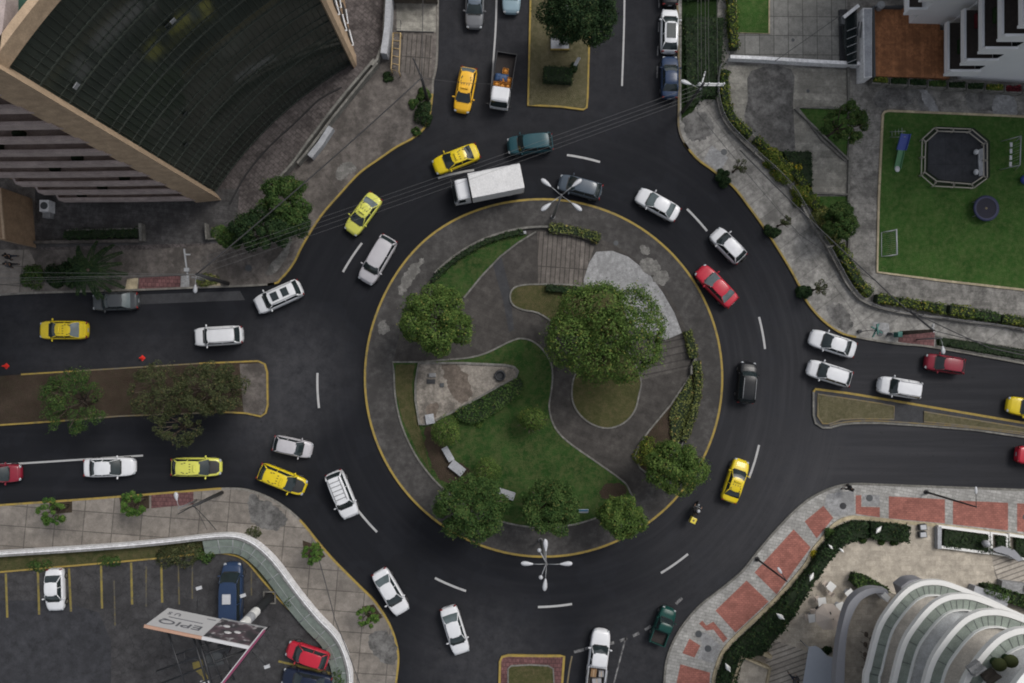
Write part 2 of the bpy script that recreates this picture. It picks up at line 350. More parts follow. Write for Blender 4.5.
M['darkin'] = plain('dark_recess', (0.02, 0.02, 0.021), 0.8)
M['greenroof'] = concrete('green_roof_felt', (0.03, 0.075, 0.055), 0.7)
M['black'] = plain('black_steel', (0.014, 0.015, 0.018), 0.5)
M['steel'] = plain('galvanised_steel', (0.3, 0.31, 0.32), 0.45, 0.3)
M['lampwhite'] = plain('lamp_head_white', (0.42, 0.43, 0.45), 0.4)
M['pole'] = plain('grey_pole', (0.16, 0.16, 0.165), 0.6)
M['darkpole'] = plain('dark_pole', (0.03, 0.03, 0.032), 0.6)
M['wire'] = plain('cable_black', (0.03, 0.03, 0.032), 0.6)
M['wire_lt'] = plain('cable_grey', (0.11, 0.11, 0.11), 0.5)
M['wood'] = concrete('weathered_wood', (0.1, 0.085, 0.07), 0.6)
M['iron'] = plain('cast_iron', (0.05, 0.055, 0.06), 0.6)
M['redplastic'] = plain('red_plastic', (0.65, 0.03, 0.02), 0.5)
M['leaf_bright'] = leaf_mat('leaf_bright', (0.022, 0.045, 0.009), (0.055, 0.098, 0.021), (0.12, 0.17, 0.042))
M['leaf_mid'] = leaf_mat('leaf_mid', (0.014, 0.035, 0.009), (0.035, 0.07, 0.017), (0.075, 0.115, 0.034))
M['leaf_dark'] = leaf_mat('leaf_dark', (0.007, 0.018, 0.007), (0.017, 0.036, 0.013), (0.036, 0.062, 0.022))
M['leaf_hedge'] = leaf_mat('leaf_hedge', (0.025, 0.05, 0.008), (0.075, 0.11, 0.018), (0.2, 0.21, 0.04))
M['leaf_yel'] = leaf_mat('leaf_yellowish', (0.05, 0.065, 0.018), (0.1, 0.12, 0.035), (0.19, 0.2, 0.07))
M['leaf_grey'] = leaf_mat('leaf_greyish', (0.022, 0.032, 0.013), (0.046, 0.056, 0.024), (0.085, 0.095, 0.042))
M['leaf_fresh'] = leaf_mat('leaf_fresh', (0.018, 0.05, 0.01), (0.048, 0.105, 0.02), (0.11, 0.175, 0.04))
M['flower_yel'] = leaf_mat('flower_yellow', (0.1, 0.1, 0.01), (0.3, 0.26, 0.02), (0.5, 0.42, 0.03))
M['bark'] = concrete('bark', (0.09, 0.07, 0.055), 0.6, sc=3)
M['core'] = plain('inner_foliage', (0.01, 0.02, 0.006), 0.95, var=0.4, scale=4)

# ---------------------------------------------------------------- ground, road, pavements
g_ = MB(); g_.sheet([(-1500, -1500), (1500, -1500), (1500, 1500), (-1500, 1500)], -0.05); st('ground', g_, M['ground'])
g_ = MB(); g_.sheet([(-85, -65), (85, -65), (85, 65), (-85, 65)], 0.0); st('road', g_, M['asphalt'])
KZ, PZ = 0.15, 0.14
kA = [(438, -220), (438, 0), (437, 60), (433, 82), (432.5, 94), (428, 122), (415, 137), (397, 147), (380, 158.7), (360, 173), (342.5, 191.6), (320.5, 217), (303, 245), (294, 263), (282, 278), (268, 284.5), (193, 287.7), (136, 290), (33, 293), (0, 295), (-380, 305)]
kB = [(677, -220), (677, 0), (678.5, 60), (678.5, 105), (678.5, 127), (684, 143), (697, 159), (713, 171), (733, 187), (748, 206), (768, 234), (787.5, 265), (798.5, 285), (806, 301), (820.5, 318.5), (838, 331.6), (855.6, 337), (896.5, 343.7), (931.6, 347), (1024, 363.5), (1400, 430)]
kC = [(664, 900), (664, 683), (666, 662.5), (671.5, 645), (682.5, 625), (700, 605), (718.7, 590.5), (741.5, 571.5), (756, 553), (773, 533), (794, 511), (812, 497), (831.5, 488), (851, 484), (880, 484.6), (916, 486), (1024, 490), (1400, 502)]
kD = [(-380, 526), (0, 505), (100, 498), (200, 490), (222, 488.5), (246, 489.5), (268, 497), (287.6, 509), (303, 523), (320, 544), (335, 561), (360, 586), (374, 600), (387, 619), (395, 638), (398.5, 658), (396, 683), (393, 900)]
def smooth(pts, n=5):
    return [pts[0]] + cr(pts[1:-1], n) + [pts[-1]]
sA, sB, sC, sD = map(smooth, (kA, kB, kC, kD))
for nm, s_, ext, mt in (('pavement', sA, [(-380, -220)], 'walk_nw'), ('pavement', sB, [(1400, -220)], 'walk_ne'),
                    ('pavement', sC, [(1400, 900)], 'walk_se'), ('pavement', sD, [(-380, 900)], 'walk_sw')):
    b = MB(); b.prism(P2(s_ + ext), -0.04, PZ); st(nm, b, M[mt])
def kerb(path, mat, w_=0.17, z1=KZ, z0=-0.02, name='kerb', closed=False):
    b = MB(); b.strip(P2(path), w_, z1, z0=z0, closed=closed); return st(name, b, M[mat])
def cut(path, f):
    return [p for p in path if f(p)]
kerb(cut(sA, lambda p: p[1] <= 95), 'kerb'); kerb(cut(sA, lambda p: p[1] >= 92 and p[0] > 266), 'yellow'); kerb(cut(sA, lambda p: p[0] <= 275 and p[1] > 250), 'kerb')
kerb(cut(sB, lambda p: p[1] < 150), 'yellow_dull'); kerb(cut(sB, lambda p: p[1] >= 140 and p[0] < 860), 'yellow'); kerb(cut(sB, lambda p: p[0] >= 855), 'kerb')
kerb(sC, 'edge', 0.2)
kerb(cut(sD, lambda p: p[0] < 224), 'yellow'); kerb(cut(sD, lambda p: 220 <= p[0] < 300 and p[1] < 525), 'kerb'); kerb(cut(sD, lambda p: p[0] > 298 and p[1] > 515), 'yellow')
isl = [(543.5 + q * math.cos(R(a)), 378 + q * math.sin(R(a))) for a in np.linspace(0, 360, 141)[:-1] for q in (178.3 + 3.2 * math.exp(-((a - 232) / 22) ** 2),)]
kerb(isl, 'yellow', 0.19, closed=True)
b = MB(); b.prism(P2(isl), -0.04, PZ); st('island_pavement', b, M['ring'])
_rj = random.Random(3); _zc = [0]
def ragged(pts):
    for amp in (1.3, 0.8, 0.5):
        o_ = []
        for p, q in zip(pts, pts[1:] + pts[:1]):
            l = math.dist(p, q); o_.append(p)
            if l > 1.2: o_.append(((p[0] + q[0]) / 2 + _rj.gauss(0, .16) * min(l, 6 * amp), (p[1] + q[1]) / 2 + _rj.gauss(0, .16) * min(l, 6 * amp)))
        pts = o_
    return pts
def sheet(name, pts, mat, z, n=0, closed=True):
    if name in ('worn_patch', 'stain_patch', 'soil_patch'):
        _zc[0] += 1; z += _zc[0] * .0006; pts = ragged(cr(pts, 2, True)); mat = 'wornlt' if mat == 'lightcon' and name == 'worn_patch' else mat; n = 0
    if n: pts = cr(pts, n, True)
    b = MB(); b.sheet(P2(pts), z); return st(name, b, M[mat])
def bed(name, pts, mat, h=0.08, n=0, edge=None, ew=0.12, z=PZ, eh=0.03):
    if n: pts = cr(pts, n, True)
    b = MB(); b.prism(P2(pts), z - 0.01, z + h); o = st(name, b, M[mat])
    if edge:
        b = MB(); b.strip(P2(pts), ew, z + h + eh, z0=z - 0.012, closed=True); st('edging', b, M[edge])
    return o
# medians
mW = [(-380, 400), (0, 376), (22, 374.4), (77, 371), (200, 363.4), (258, 361), (265, 364), (267.5, 372), (268, 405), (266, 413), (261, 416.3), (246, 413), (224, 412), (120, 416), (66, 420.5), (0, 425), (-380, 440)]
b = MB(); b.prism(P2(mW), -0.04, 0.12); st('median', b, M['soil'])
b = MB(); b.prism(P2([(240, 364), (265, 363), (267, 372), (267, 408), (262, 415), (244, 412)]), 0.1, 0.127); st('median_paving', b, M['walk_nw'])
kerb(mW[2:4], 'yellow', 0.14); kerb(mW[3:5], 'yellow_dull', 0.12); kerb(mW[4:13], 'yellow', 0.15); kerb(mW[12:15], 'yellow_dull', 0.13); kerb(mW[14:16] + [(-100, 430)], 'yellow', 0.15)
b = MB(); b.prism(P2([(529, -220), (529.5, 0), (528, 106), (560, 107), (583, 110), (586.5, 108), (587.5, 98), (590, 0), (590, -220)]), -0.04, 0.12); st('median', b, M['grass_dry'])
kerb([(529, -200), (530.5, 0), (528, 106), (540, 106), (560, 107), (583, 110), (586.5, 108), (587.5, 98), (589, 44), (590.5, 0), (591, -200)], 'yellow', 0.16)
mE = [(813, 392), (815, 389), (850, 393.5), (880, 398.5), (1024, 423), (1400, 487), (1400, 500), (1024, 437), (975, 430), (920, 425.5), (880, 423), (855, 423), (840, 424.5), (830, 427.5), (822, 427.5), (815, 423), (813, 415)]
b = MB(); b.prism(P2(mE), -0.04, 0.12); st('median', b, M['patch'])
kerb(mE[:5] + [(1400, 487)], 'yellow', 0.2); kerb([(1400, 500)] + mE[7:] + [mE[0]], 'edge', 0.16)
kerb(cr([(1024, 434.5), (975, 428), (920, 423.5), (880, 421), (855, 421), (838, 423), (829, 425.5)], 4), 'yellow_dull', 0.12, 0.155, 0.1)
bed('median_grass', [(817, 394), (880, 403.5), (893, 406), (893, 419), (855, 418.5), (840, 419.5), (829, 423.5), (822, 423.5), (817, 416)], 'grass_dry', 0.05, edge='yellow_dull', z=0.12)
bed('median_grass', [(923, 411.5), (1024, 428), (1400, 492), (1400, 495), (1024, 432.5), (960, 425), (923, 421.5)], 'grass_dry', 0.05, edge='yellow_dull', z=0.12)
b = MB(); b.prism(P2([(499.5, 683), (500, 661), (502, 656.5), (508, 655), (560, 655.5), (564, 657), (562, 683), (560, 900), (499, 900)]), -0.04, 0.13); st('median', b, M['pinkpave'])
kerb([(499, 900), (499.5, 683), (500, 661), (502, 656.5), (508, 655), (540, 655.5), (560, 655.5), (564, 656), (562, 683), (560, 900)], 'yellow', 0.2)
bed('median_grass', [(508, 900), (508, 668), (511, 665), (530, 664), (548, 665), (553, 668), (554, 683), (552, 900)], 'grass_olive', 0.05, edge='edge', z=0.13)
# road markings
def marks(segs, wd, mat, z=0.004, name='road_marking', smooth_=True):
    b = MB()
    for s_ in segs: b.strip(P2(cr(s_, 6) if len(s_) > 2 else s_), wd, z)
    return st(name, b, M[mat])
def rarc(r, a0, a1): return arc(543.5, 378, r, a0, a1, 8)
def pa(x, y): return math.degrees(math.atan2(y - 378, x - 543.5)), math.hypot(x - 543.5, y - 378)
for p, q in (((567, 155), (600, 162)), ((687, 209), (707, 231)), ((759, 317), (765, 349)), ((759, 445), (749, 478)), ((688, 554), (661, 573)), ((572, 604), (538, 607)), ((466, 591), (435, 578)), ((377, 532), (357, 509)), ((317.5, 373), (319, 408)), ((362, 243), (343, 272)), ((474, 170), (438, 178))):
    a0, r0 = pa(*p); a1, r1 = pa(*q)
    if a1 - a0 > 180: a1 -= 360
    if a0 - a1 > 180: a1 += 360
    b = MB(); b.strip(P2([(543.5 + (r0 + (r1 - r0) * k / 8) * math.cos(R(a0 + (a1 - a0) * k / 8)), 378 + (r0 + (r1 - r0) * k / 8) * math.sin(R(a0 + (a1 - a0) * k / 8))) for k in range(9)]), 0.19, 0.004)
    st('road_marking', b, M['white'])
marks([[(-60, 468), (20, 463.5), (143, 455.5)], [(497, -150), (496.5, 0), (493.5, 60), (491, 98)], [(624.5, -150), (624.5, 0), (622, 86)]], 0.16, 'white')
marks([[(626, 637), (614, 683), (590, 780)]], 0.13, 'white_worn')
marks([[(404 + 170, 652), (584, 649.5)], [(585, 649), (592, 647)], [(608, 644), (614, 642.5)], [(620, 641), (627, 638)], [(633, 636), (639, 633)], [(645, 630), (651, 626)], [(661, 617), (668, 611)], [(676, 604), (682, 598)]], 0.25, 'white_worn')
marks([[(659, -20), (658.5, -8)], [(659, 0), (659, 8)], [(659, 22), (658.5, 32)], [(658, 46), (657.5, 56)], [(657.5, 66), (657, 78)]], 0.12, 'white_worn')
marks([[(572, 656), (567.5, 683), (560, 760)]], 0.13, 'yellow_dull')
# asphalt repair patches and light tyre-polished areas
for p_ in ([(100, 296), (240, 291), (245, 300), (100, 306)],):
    sheet('road_patch', p_, 'patch', 0.003)
# ---- pavement details NW
sheet('forecourt', [(345, -200), (389, -200), (389, 0), (387, 45), (372, 72), (340, 112), (300, 160), (270, 195), (248, 222), (228, 243), (150, 250), (60, 250), (36, 250), (36, 150), (200, -100)], 'gravel', PZ + .004)
sheet('forecourt', [(36, 180), (240, 190), (236, 240), (226, 243), (36, 248)], 'forecourt', PZ + .008)
sheet('pavement_panel', [(397, 34), (433, 36), (431, 78), (398, 72)], 'planks', PZ + .004)
sheet('pavement_panel', [(394, -200), (436, -200), (436, 33), (397, 32)], 'court', PZ + .004)
sheet('pavement_panel', [(140, 278), (181, 276), (181, 288), (139, 290)], 'pinkpave', PZ + .004)
sheet('pavement_panel', [(-380, 250), (30, 250), (36, 262), (34, 292), (0, 294), (-380, 303)], 'walk_sw', PZ + .004)
sheet('pavement_panel', [(128, 279), (139, 278), (138, 290), (126, 290)], 'cream', PZ + .006)
sheet('pavement_panel', [(182, 276), (190, 275.5), (190, 288), (181, 288.5)], 'lightcon', PZ + .006)
sheet('pavement_panel', [(205, 276), (216, 275), (222, 287), (206, 287.5)], 'cream', PZ + .006)
sheet('worn_patch', [(338, 168), (345, 163), (352, 163), (357, 169), (352, 175), (342, 181), (336, 178)], 'lightcon', PZ + .006, 4)
sheet('worn_patch', [(288, 236), (292, 234), (290, 252), (280, 268), (272, 275), (266, 274), (270, 266), (282, 252)], 'lightcon', PZ + .006, 3)
# ---- pavement details NE
def shift(path, dx, dy): return [(a + dx, b_ + dy) for a, b_ in path]
HB = [(724, 70), (722, 85), (723, 104), (730, 121), (745, 136), (762, 152), (780, 166), (796, 184), (806, 200), (817, 219), (830, 238), (843, 262), (855, 283), (870, 297), (896, 304.5), (934, 309.5), (965, 313.5), (995, 318), (1024, 323), (1400, 395)]
FB = [(717, 70), (715, 88), (717, 106), (724, 124), (739, 141), (756, 157), (773, 172), (789, 189), (799, 205), (810, 225), (823, 245), (836, 269), (847, 288), (863, 303), (893, 312), (934, 318), (995, 326), (1024, 331), (1400, 403)]
FBs, HBs = smooth(FB, 4), smooth(HB, 4)
inner = FBs + [(1400, -200), (717, -200)]
b = MB(); b.prism(P2(inner), PZ - .01, PZ + .1); st('raised_ground', b, M['walkway'])
Z2 = PZ + .1
sheet('courtyard', [(728, -200), (846, -200), (846, 64), (728, 60)], 'plates', Z2 + .004)
sheet('courtyard', [(727, 66), (849, 71), (849, 110), (830, 108), (797, 110), (795, 180), (770, 150), (744, 130), (728, 104)], 'court', Z2 + .004)
sheet('courtyard', [(750, 72), (790, 70), (792, 104), (793, 165), (775, 155), (745, 125), (747, 100)], 'court_dark', Z2 + .008, 3)
sheet('courtyard', [(793, 104), (846, 166), (846, 194), (811, 194), (808, 160), (796, 158)], 'court', Z2 + .010)
sheet('courtyard', [(851, 84), (1100, 90), (1100, 120), (878, 113), (877, 275), (862, 268), (848, 250)], 'walkway', Z2 + .006)
for p_ in ([(880, 90), (909, 91), (912, 104), (897, 107), (876, 108), (872, 100)], [(966, 94), (1000, 96), (1005, 110), (975, 112), (965, 104)], [(900, 92), (930, 92), (934, 112), (920, 113), (915, 100)]):
    sheet('stain_patch', p_, 'court_dark', Z2 + .010, 3)
sheet('stain_patch', [(994, 96), (1012, 97), (1014, 117), (993, 116)], 'lightcon', Z2 + .012)
sheet('stain_patch', [(918, 91), (926, 92), (938, 112), (928, 113)], 'lightcon', Z2 + .012, 3)
bed('lawn', [(735, -100), (768, -100), (768, 35), (735, 34)], 'grass_park', 0.06, edge='cream', z=Z2)
bed('lawn', [(796, 109), (830, 109), (850, 112), (846, 161), (843, 161), (820, 140)], 'grass_park', 0.06, edge='edge', z=Z2, ew=.22, eh=.12)
bed('lawn', [(812, 197), (846, 197), (847, 243), (838, 235), (820, 210)], 'grass_park', 0.05, edge=None, z=Z2)
bed('planting_bed', [(775, 152), (809, 153), (810, 192), (800, 188)], 'grass_dark', 0.05, z=Z2)
lawnP = [(881, 116), (883, 113), (887, 112), (960, 115), (1100, 121), (1400, 135), (1400, 330), (1100, 302), (1024, 290.5), (940, 281), (875.5, 272.5), (877, 200)]
bed('playground_lawn', lawnP, 'grass_park', 0.06, edge='cream', z=Z2, ew=.2, eh=.06)
sheet('verge_bed', [(682, -200), (727, -200), (722, 60), (718, 100), (700, 100), (690, 116), (681, 122)], 'grass_dark', PZ + .004)
bed('verge_bed', [(935, 336), (1024, 349), (1400, 412), (1400, 425), (1024, 361), (935, 346)], 'grass_dark', 0.05, edge='edge', z=PZ)
sheet('pavement_panel', [(899, 331), (934, 332), (933, 346.5), (897, 342)], 'pinkpave', PZ + .006)
sheet('worn_patch', [(826, 305), (838, 303), (850, 316), (852, 327), (842, 330), (832, 322)], 'court_dark', PZ + .006, 3)
sheet('worn_patch', [(686, 116), (704, 112), (714, 128), (706, 140), (692, 142), (684, 132)], 'court_dark', PZ + .006, 3)
sheet('pavement_panel', [(711, 146), (728, 158), (720, 172), (703, 161)], 'lightcon', PZ + .006)
sheet('pavement_panel', [(872, 322), (888, 323), (889, 335), (873, 334)], 'lightcon', PZ + .008)
# ---- pavement details SE
for p_ in ([(888, 496), (944, 499), (944, 523), (888, 518)], [(952, 500), (1007, 502.5), (1007, 530), (952, 524)], [(1016, 503), (1300, 515), (1300, 555), (1016, 531)],
           [(855, 495), (860.5, 495), (860.5, 506.5), (879, 507), (879, 517), (855, 513.5)], [(804, 521), (822.7, 505.5), (832.6, 517.6), (816, 538)],
           [(793, 529), (810, 547), (776, 594), (754, 572)], [(746, 580), (768, 601), (735, 632), (715, 610)],
           [(698.6, 623), (702, 620), (706, 625), (713, 621), (727, 638), (723, 642), (713, 629), (706, 630)], [(689, 638), (700, 645), (694, 657), (682, 652.6)],
           [(680, 663.6), (709.6, 672), (709, 683), (706, 860), (672, 860), (676, 683)]):
    sheet('brick_paving', p_, 'brick', PZ + .006)
for p_ in ([(826, 494), (853, 490), (854, 514), (834, 516), (824, 505)], [(861.5, 494), (879, 495), (879, 506), (861.5, 505.5)], [(698, 631), (706, 632), (720, 645), (714, 663), (697, 658), (702, 645)]):
    sheet('pavement_panel', p_, 'lightcon', PZ + .008)
cC = [(713, 860), (713, 683), (714, 673.5), (722, 651.6), (737, 634), (768, 605.5), (787.6, 584.6), (805, 563.7), (812, 550), (820.5, 539.5), (833.7, 524), (848, 517.5), (863.5, 517.6), (905, 522), (938, 525), (1024, 536), (1400, 575)]
cCs = smooth(cC, 4)
b = MB(); b.prism(P2(cCs + [(1400, 860)]), PZ - .01, PZ + .1); st('plaza', b, M['plaza'])
kerb(cCs, 'cream', 0.32, PZ + .13, PZ - .02)
sheet('plaza_steps', [(776, 640), (812, 652), (800, 700), (790, 860), (745, 860), (768, 672), (762, 650)], 'plaza_steps', Z2 + .004)
sheet('plaza_steps', [(990, 556), (1100, 560), (1100, 600), (995, 584)], 'plaza_steps', Z2 + .004)
# ---- SW block
lotz = PZ + .02
sheet('pavement_panel', [(152, 494), (194, 491), (194, 504), (152, 508)], 'pinkpave', PZ + .006)
sheet('worn_patch', [(250, 494), (266, 500), (280, 510), (288, 520), (280, 528), (262, 528), (250, 515)], 'court_dark', PZ + .006, 3)
sheet('worn_patch', [(370, 634), (381, 630), (394, 636), (397, 655), (392, 664), (380, 660), (370, 648)], 'court_dark', PZ + .006, 4)
sheet('tree_pit', [(50, 503), (73, 501), (73, 512), (54, 514)], 'soil', PZ + .006)
sheet('tree_pit', [(120, 497), (150, 495), (150, 508), (122, 510)], 'soil', PZ + .006)
sheet('tree_pit', [(303, 540), (318, 545), (326, 556), (314, 562), (304, 552)], 'soil', PZ + .006)
sheet('tree_pit', [(362, 606), (374, 604), (383, 617), (370, 622)], 'soil', PZ + .006)
wall = [(-380, 566), (0, 552.5), (100, 546), (160, 541), (215, 535), (237, 534.5), (252, 539), (266, 549), (280, 564), (300, 591), (318, 613), (336, 632), (345, 648), (350.5, 668), (351, 683), (350, 860)]
wal = smooth(wall, 5)
inn = [(a, b_ + 3) if a < 240 else (a - 3, b_ + 2) for a, b_ in wal]
b = MB(); b.prism(P2(inn + [(-380, 860)]), PZ - .01, lotz); st('parking_ground', b, M['lot'])
sheet('parking_ground', [(-380, 600), (60, 600), (100, 612), (112, 640), (112, 860), (-380, 860)], 'lot_dark', lotz + .004)
ykl = [(-380, 583), (0, 571.5), (75, 565), (150, 558.5), (205, 553), (232, 554), (247, 561), (262, 578), (285, 604), (310, 626), (326, 642), (332, 656), (334, 672), (334, 860)]
ys = smooth(ykl, 5)
b = MB(); b.prism(P2(inn + ys[::-1]), lotz - .01, lotz + .05); st('verge', b, M['grass_olive'])
kerb(ys, 'yellow', 0.14, lotz + .09, lotz - .01)
marks([[(7, 573), (8.5, 617)], [(39, 571), (40.3, 614)], [(70, 568), (72, 611)], [(102, 565), (103, 608)], [(132, 562), (133, 604)], [(162, 562), (163, 602)], [(279, 660.5), (332, 673)], [(-25, 576), (-23, 620)]], 0.19, 'ylot', lotz + .008)
marks([[(179, 563), (180, 604)], [(193, 562), (193, 598)], [(252, 570), (252, 595)], [(115, 580), (116, 625)], [(147, 566), (147, 606)]], 0.13, 'ylot_faint', lotz + .008)
# ---- island
GI = PZ
circ = lambda r, a0, a1, n=40: arc(543.5, 378, r, a0, a1, n)
sheet('island_path', circ(150, 0, 360, 120)[:-1], 'island_path', PZ + .004)
sheet('island_plaza', [(596, 252), (612, 251), (628, 257), (648, 273), (662, 292), (674, 313), (681.5, 333), (665, 340), (640, 330), (584, 290), (583, 272)], 'lightcon', PZ + .010)
for p_ in ([(642, 259), (652, 258), (660, 266), (656, 275), (646, 274), (640, 267)], [(654, 273), (666, 271), (668, 280), (661, 286), (653, 282)], [(640, 246), (648, 247), (650, 254), (643, 255)], [(412, 264), (424, 258), (420, 272), (410, 286), (402, 296), (398, 288)], [(378, 325), (386, 320), (388, 332), (380, 335)]):
    sheet('worn_patch', p_, 'lightcon', PZ + .006, 3)
sheet('island_steps', [(537.5, 232), (565, 232), (594, 247), (582, 285), (538, 284)], 'planks', PZ + .012)
sheet('island_steps', [(665, 341), (682, 335), (690, 352), (690, 368), (640, 380), (645, 350)], 'planks_e', PZ + .008)
sheet('path_stripe', [(492, 262), (501, 255), (510, 290), (514, 330), (509, 332), (503, 300)], 'patch', PZ + .010)
bed('lawn', circ(146, 222, 258, 20) + [(528, 235), (500, 258), (482, 275), (465, 297), (440, 300), (430, 285)], 'grass_island', 0.07)
kerb([(536, 232), (518, 243), (500, 257), (481, 277), (464, 298)], 'edge', 0.14, PZ + .12, PZ - .01, 'edging')
L1 = [(393, 362)] + [(418, 362), (456, 359), (470, 357.5), (485, 353.5), (497, 348), (509, 342), (520, 338.5), (532, 341), (542, 349), (550, 361), (552.5, 375), (551, 392), (549, 406), (552, 421), (559, 433), (571, 444), (594.6, 460.5), (616.6, 476), (626, 484), (630, 492)]
L1 = L1[:2] + cr(L1[2:], 4)
b = MB(); lw = L1 + circ(149, 53, 180, 50) + [(394, 370)]
bed('lawn', lw, 'grass_island', 0.07, edge='edge', ew=.15)
bed('dry_grass', [(396, 364.5), (415, 364.5), (412, 385), (416, 415), (424, 440), (430, 470), (418, 452), (403, 420), (395.5, 390)], 'grass_olive', 0.085)
sheet('soil_patch', [(424, 432), (436, 426), (452, 455), (470, 470), (462, 490), (440, 480), (428, 455)], 'soil', PZ + .078, 3)
sheet('soil_patch', [(602, 486), (620, 482), (626, 492), (612, 500), (600, 496)], 'soil', PZ + .078, 3)
bed('lawn', cr([(540, 284.5), (525, 285), (514, 288), (510, 296), (513, 305), (523, 310), (538, 313), (553, 323), (563, 335), (620, 335), (620, 296), (585, 287), (560, 284.5)], 3, True), 'grass_olive', 0.07, edge='edge', ew=.14)
bed('lawn', cr([(575, 374), (571.6, 395), (577, 411), (590, 423), (607, 428), (623, 423), (634, 411), (638.5, 395), (640, 378), (625, 350), (590, 350)], 4, True), 'grass_olive', 0.07, edge='edge', ew=.14)
seb = [(692, 372), (670, 405), (649, 430), (639, 444), (634, 456), (640, 468), (650, 475.5), (662, 477), (671, 455), (680, 437), (690, 410), (694.5, 385)]
bed('planting_bed', seb, 'soil', 0.07, edge='edge', ew=.14)
# sandy triangle with low wall
tri = [(419, 363), (460, 363), (505, 365), (514, 367), (518, 371), (516, 377), (504, 383), (457, 409.5), (428, 424), (420, 424), (416, 400), (416, 382)]
bed('sandy_triangle', tri, 'sandcon', 0.14, edge='edge', ew=.2, eh=.14)
for p_ in ([(440, 364), (458, 366), (468, 380), (472, 395), (462, 404), (450, 392), (446, 376)], [(426, 408), (436, 402), (440, 412), (430, 420)], [(444, 370), (452, 371), (453, 378), (446, 379)]):
    sheet('stain_patch', p_, 'tristain', PZ + .146)
# ---------------------------------------------------------------- vegetation builders
def quads_mesh(name, C, N, S, rng, mats):
    """leaf quads at C facing N with sizes S"""
    n = len(C); N = N / np.maximum(np.linalg.norm(N, axis=1, keepdims=True), 1e-6)
    a = rng.normal(size=(n, 3)); U = np.cross(N, a); U /= np.maximum(np.linalg.norm(U, axis=1, keepdims=True), 1e-6); V = np.cross(N, U)
    S = S[:, None]; U = U * S; V = V * S * 0.62
    v = np.stack([C - U, C + V * .9 - U * .1, C + U, C - V * .9 + U * .1], 1).reshape(-1, 3)
    me = bpy.data.meshes.new(name); me.vertices.add(4 * n); me.vertices.foreach_set('co', v.ravel())
    me.loops.add(4 * n); me.loops.foreach_set('vertex_index', np.arange(4 * n)); me.polygons.add(n)
    me.polygons.foreach_set('loop_start', np.arange(0, 4 * n, 4)); me.polygons.foreach_set('loop_total', np.full(n, 4))
    me.update(calc_edges=True); me.validate()
    for m in mats: me.materials.append(m)
    return me
def lobe_points(r, k, n, rng, lobe=0.42, spread=0.68, low=-0.35):
    """points on the shells of k lobes filling an ellipsoid"""
    r = np.array(r, float); L = []
    for i in range(k):
        while 1:
            d = rng.uniform(-1, 1, 3)
            if 0.05 < np.linalg.norm(d) < 1 and d[2] > low: break
        d = d / np.linalg.norm(d) * (np.linalg.norm(d) ** 0.45)
        L.append((d * r * spread, lobe * rng.uniform(0.7, 1.25)))
    out, nn = [], []; mr = r.min() if r.min() > 0.5 * r.max() else 0.6 * r.max()
    per = int(n * 1.7 / k)
    for c, q in L:
        d = rng.normal(size=(per, 3)); d /= np.linalg.norm(d, axis=1, keepdims=True)
        rad = q * mr * (rng.uniform(0.55, 1.08, (per, 1)) ** 0.6)
        p = c + d * rad
        keep = np.ones(per, bool)
        for c2, q2 in L:
            if c2 is c: continue
            keep &= np.linalg.norm(p - c2, axis=1) > q2 * mr * 0.72
        out.append(p[keep]); nn.append(d[keep])
    return np.concatenate(out)[:], np.concatenate(nn)[:]
def tree(name, px, py, rpx, label, mat, h=5.0, ry=None, rzf=0.75, k=26, n=5200, leaf=0.17, seed=1, group=None, cat='tree', trunk=True, lobe=0.42, spread=0.68, core=True, rot=0, thin=1.0):
    """px,py: centre of the crown in the photograph; the trunk stands under it"""
    leaf *= 0.64; n = n * 2.1; rng = np.random.default_rng(seed)
    rx = rpx / PXM * (CAMH - h) / CAMH * 1.0; r2 = (ry or rpx) / PXM * (CAMH - h) / CAMH; rz = max(rx, r2) * rzf
    c = W(px, py, h); base = Vector((c.x, c.y, 0.13))
    t = thing(name, label, cat, base, 0, group)
    C, N = lobe_points((rx, r2, rz), k, int(n * thin), rng, lobe, spread)
    ns = len(C) // 14; ix = rng.integers(0, len(C), ns); C = np.concatenate([C, C[ix] * rng.uniform(1.02, 1.16, (ns, 1))]); N = np.concatenate([N, N[ix]])
    N = N + rng.normal(size=N.shape) * 0.55 + np.array([0, 0, .35]); S = leaf * rng.uniform(0.6, 1.25, len(C))
    if rot:
        ca, sa = math.cos(rot), math.sin(rot); x = C[:, 0] * ca - C[:, 1] * sa; C[:, 1] = C[:, 0] * sa + C[:, 1] * ca; C[:, 0] = x
    C = C + np.array([0, 0, h - 0.13])
    me = quads_mesh('crown', C, N, S, rng, [mat]); o = bpy.data.objects.new('crown', me); COL.objects.link(o); o.parent = t
    if trunk:
        b = MB(); R0 = 0.07 + 0.035 * rx
        b.tube([(0, 0, -.05), (0.05, 0.03, h * .3), (0, 0, h * 0.6)], [R0 * 1.5, R0, R0 * .85], 9)
        for i in range(6):
            a = i * 1.05 + seed; q = 0.55 + 0.3 * rng.random()
            b.tube([(0, 0, h * .5), (rx * .3 * math.cos(a), r2 * .3 * math.sin(a), h * .75), (rx * q * math.cos(a), r2 * q * math.sin(a), h + rz * .25)], [R0 * .7, R0 * .45, R0 * .15], 6)
            b.tube([(rx * .3 * math.cos(a), r2 * .3 * math.sin(a), h * .75), (rx * .5 * math.cos(a + .5), r2 * .5 * math.sin(a + .5), h + rz * .4)], [R0 * .4, R0 * .12], 5)
        b.build('trunk', M['bark'], t)
    return t
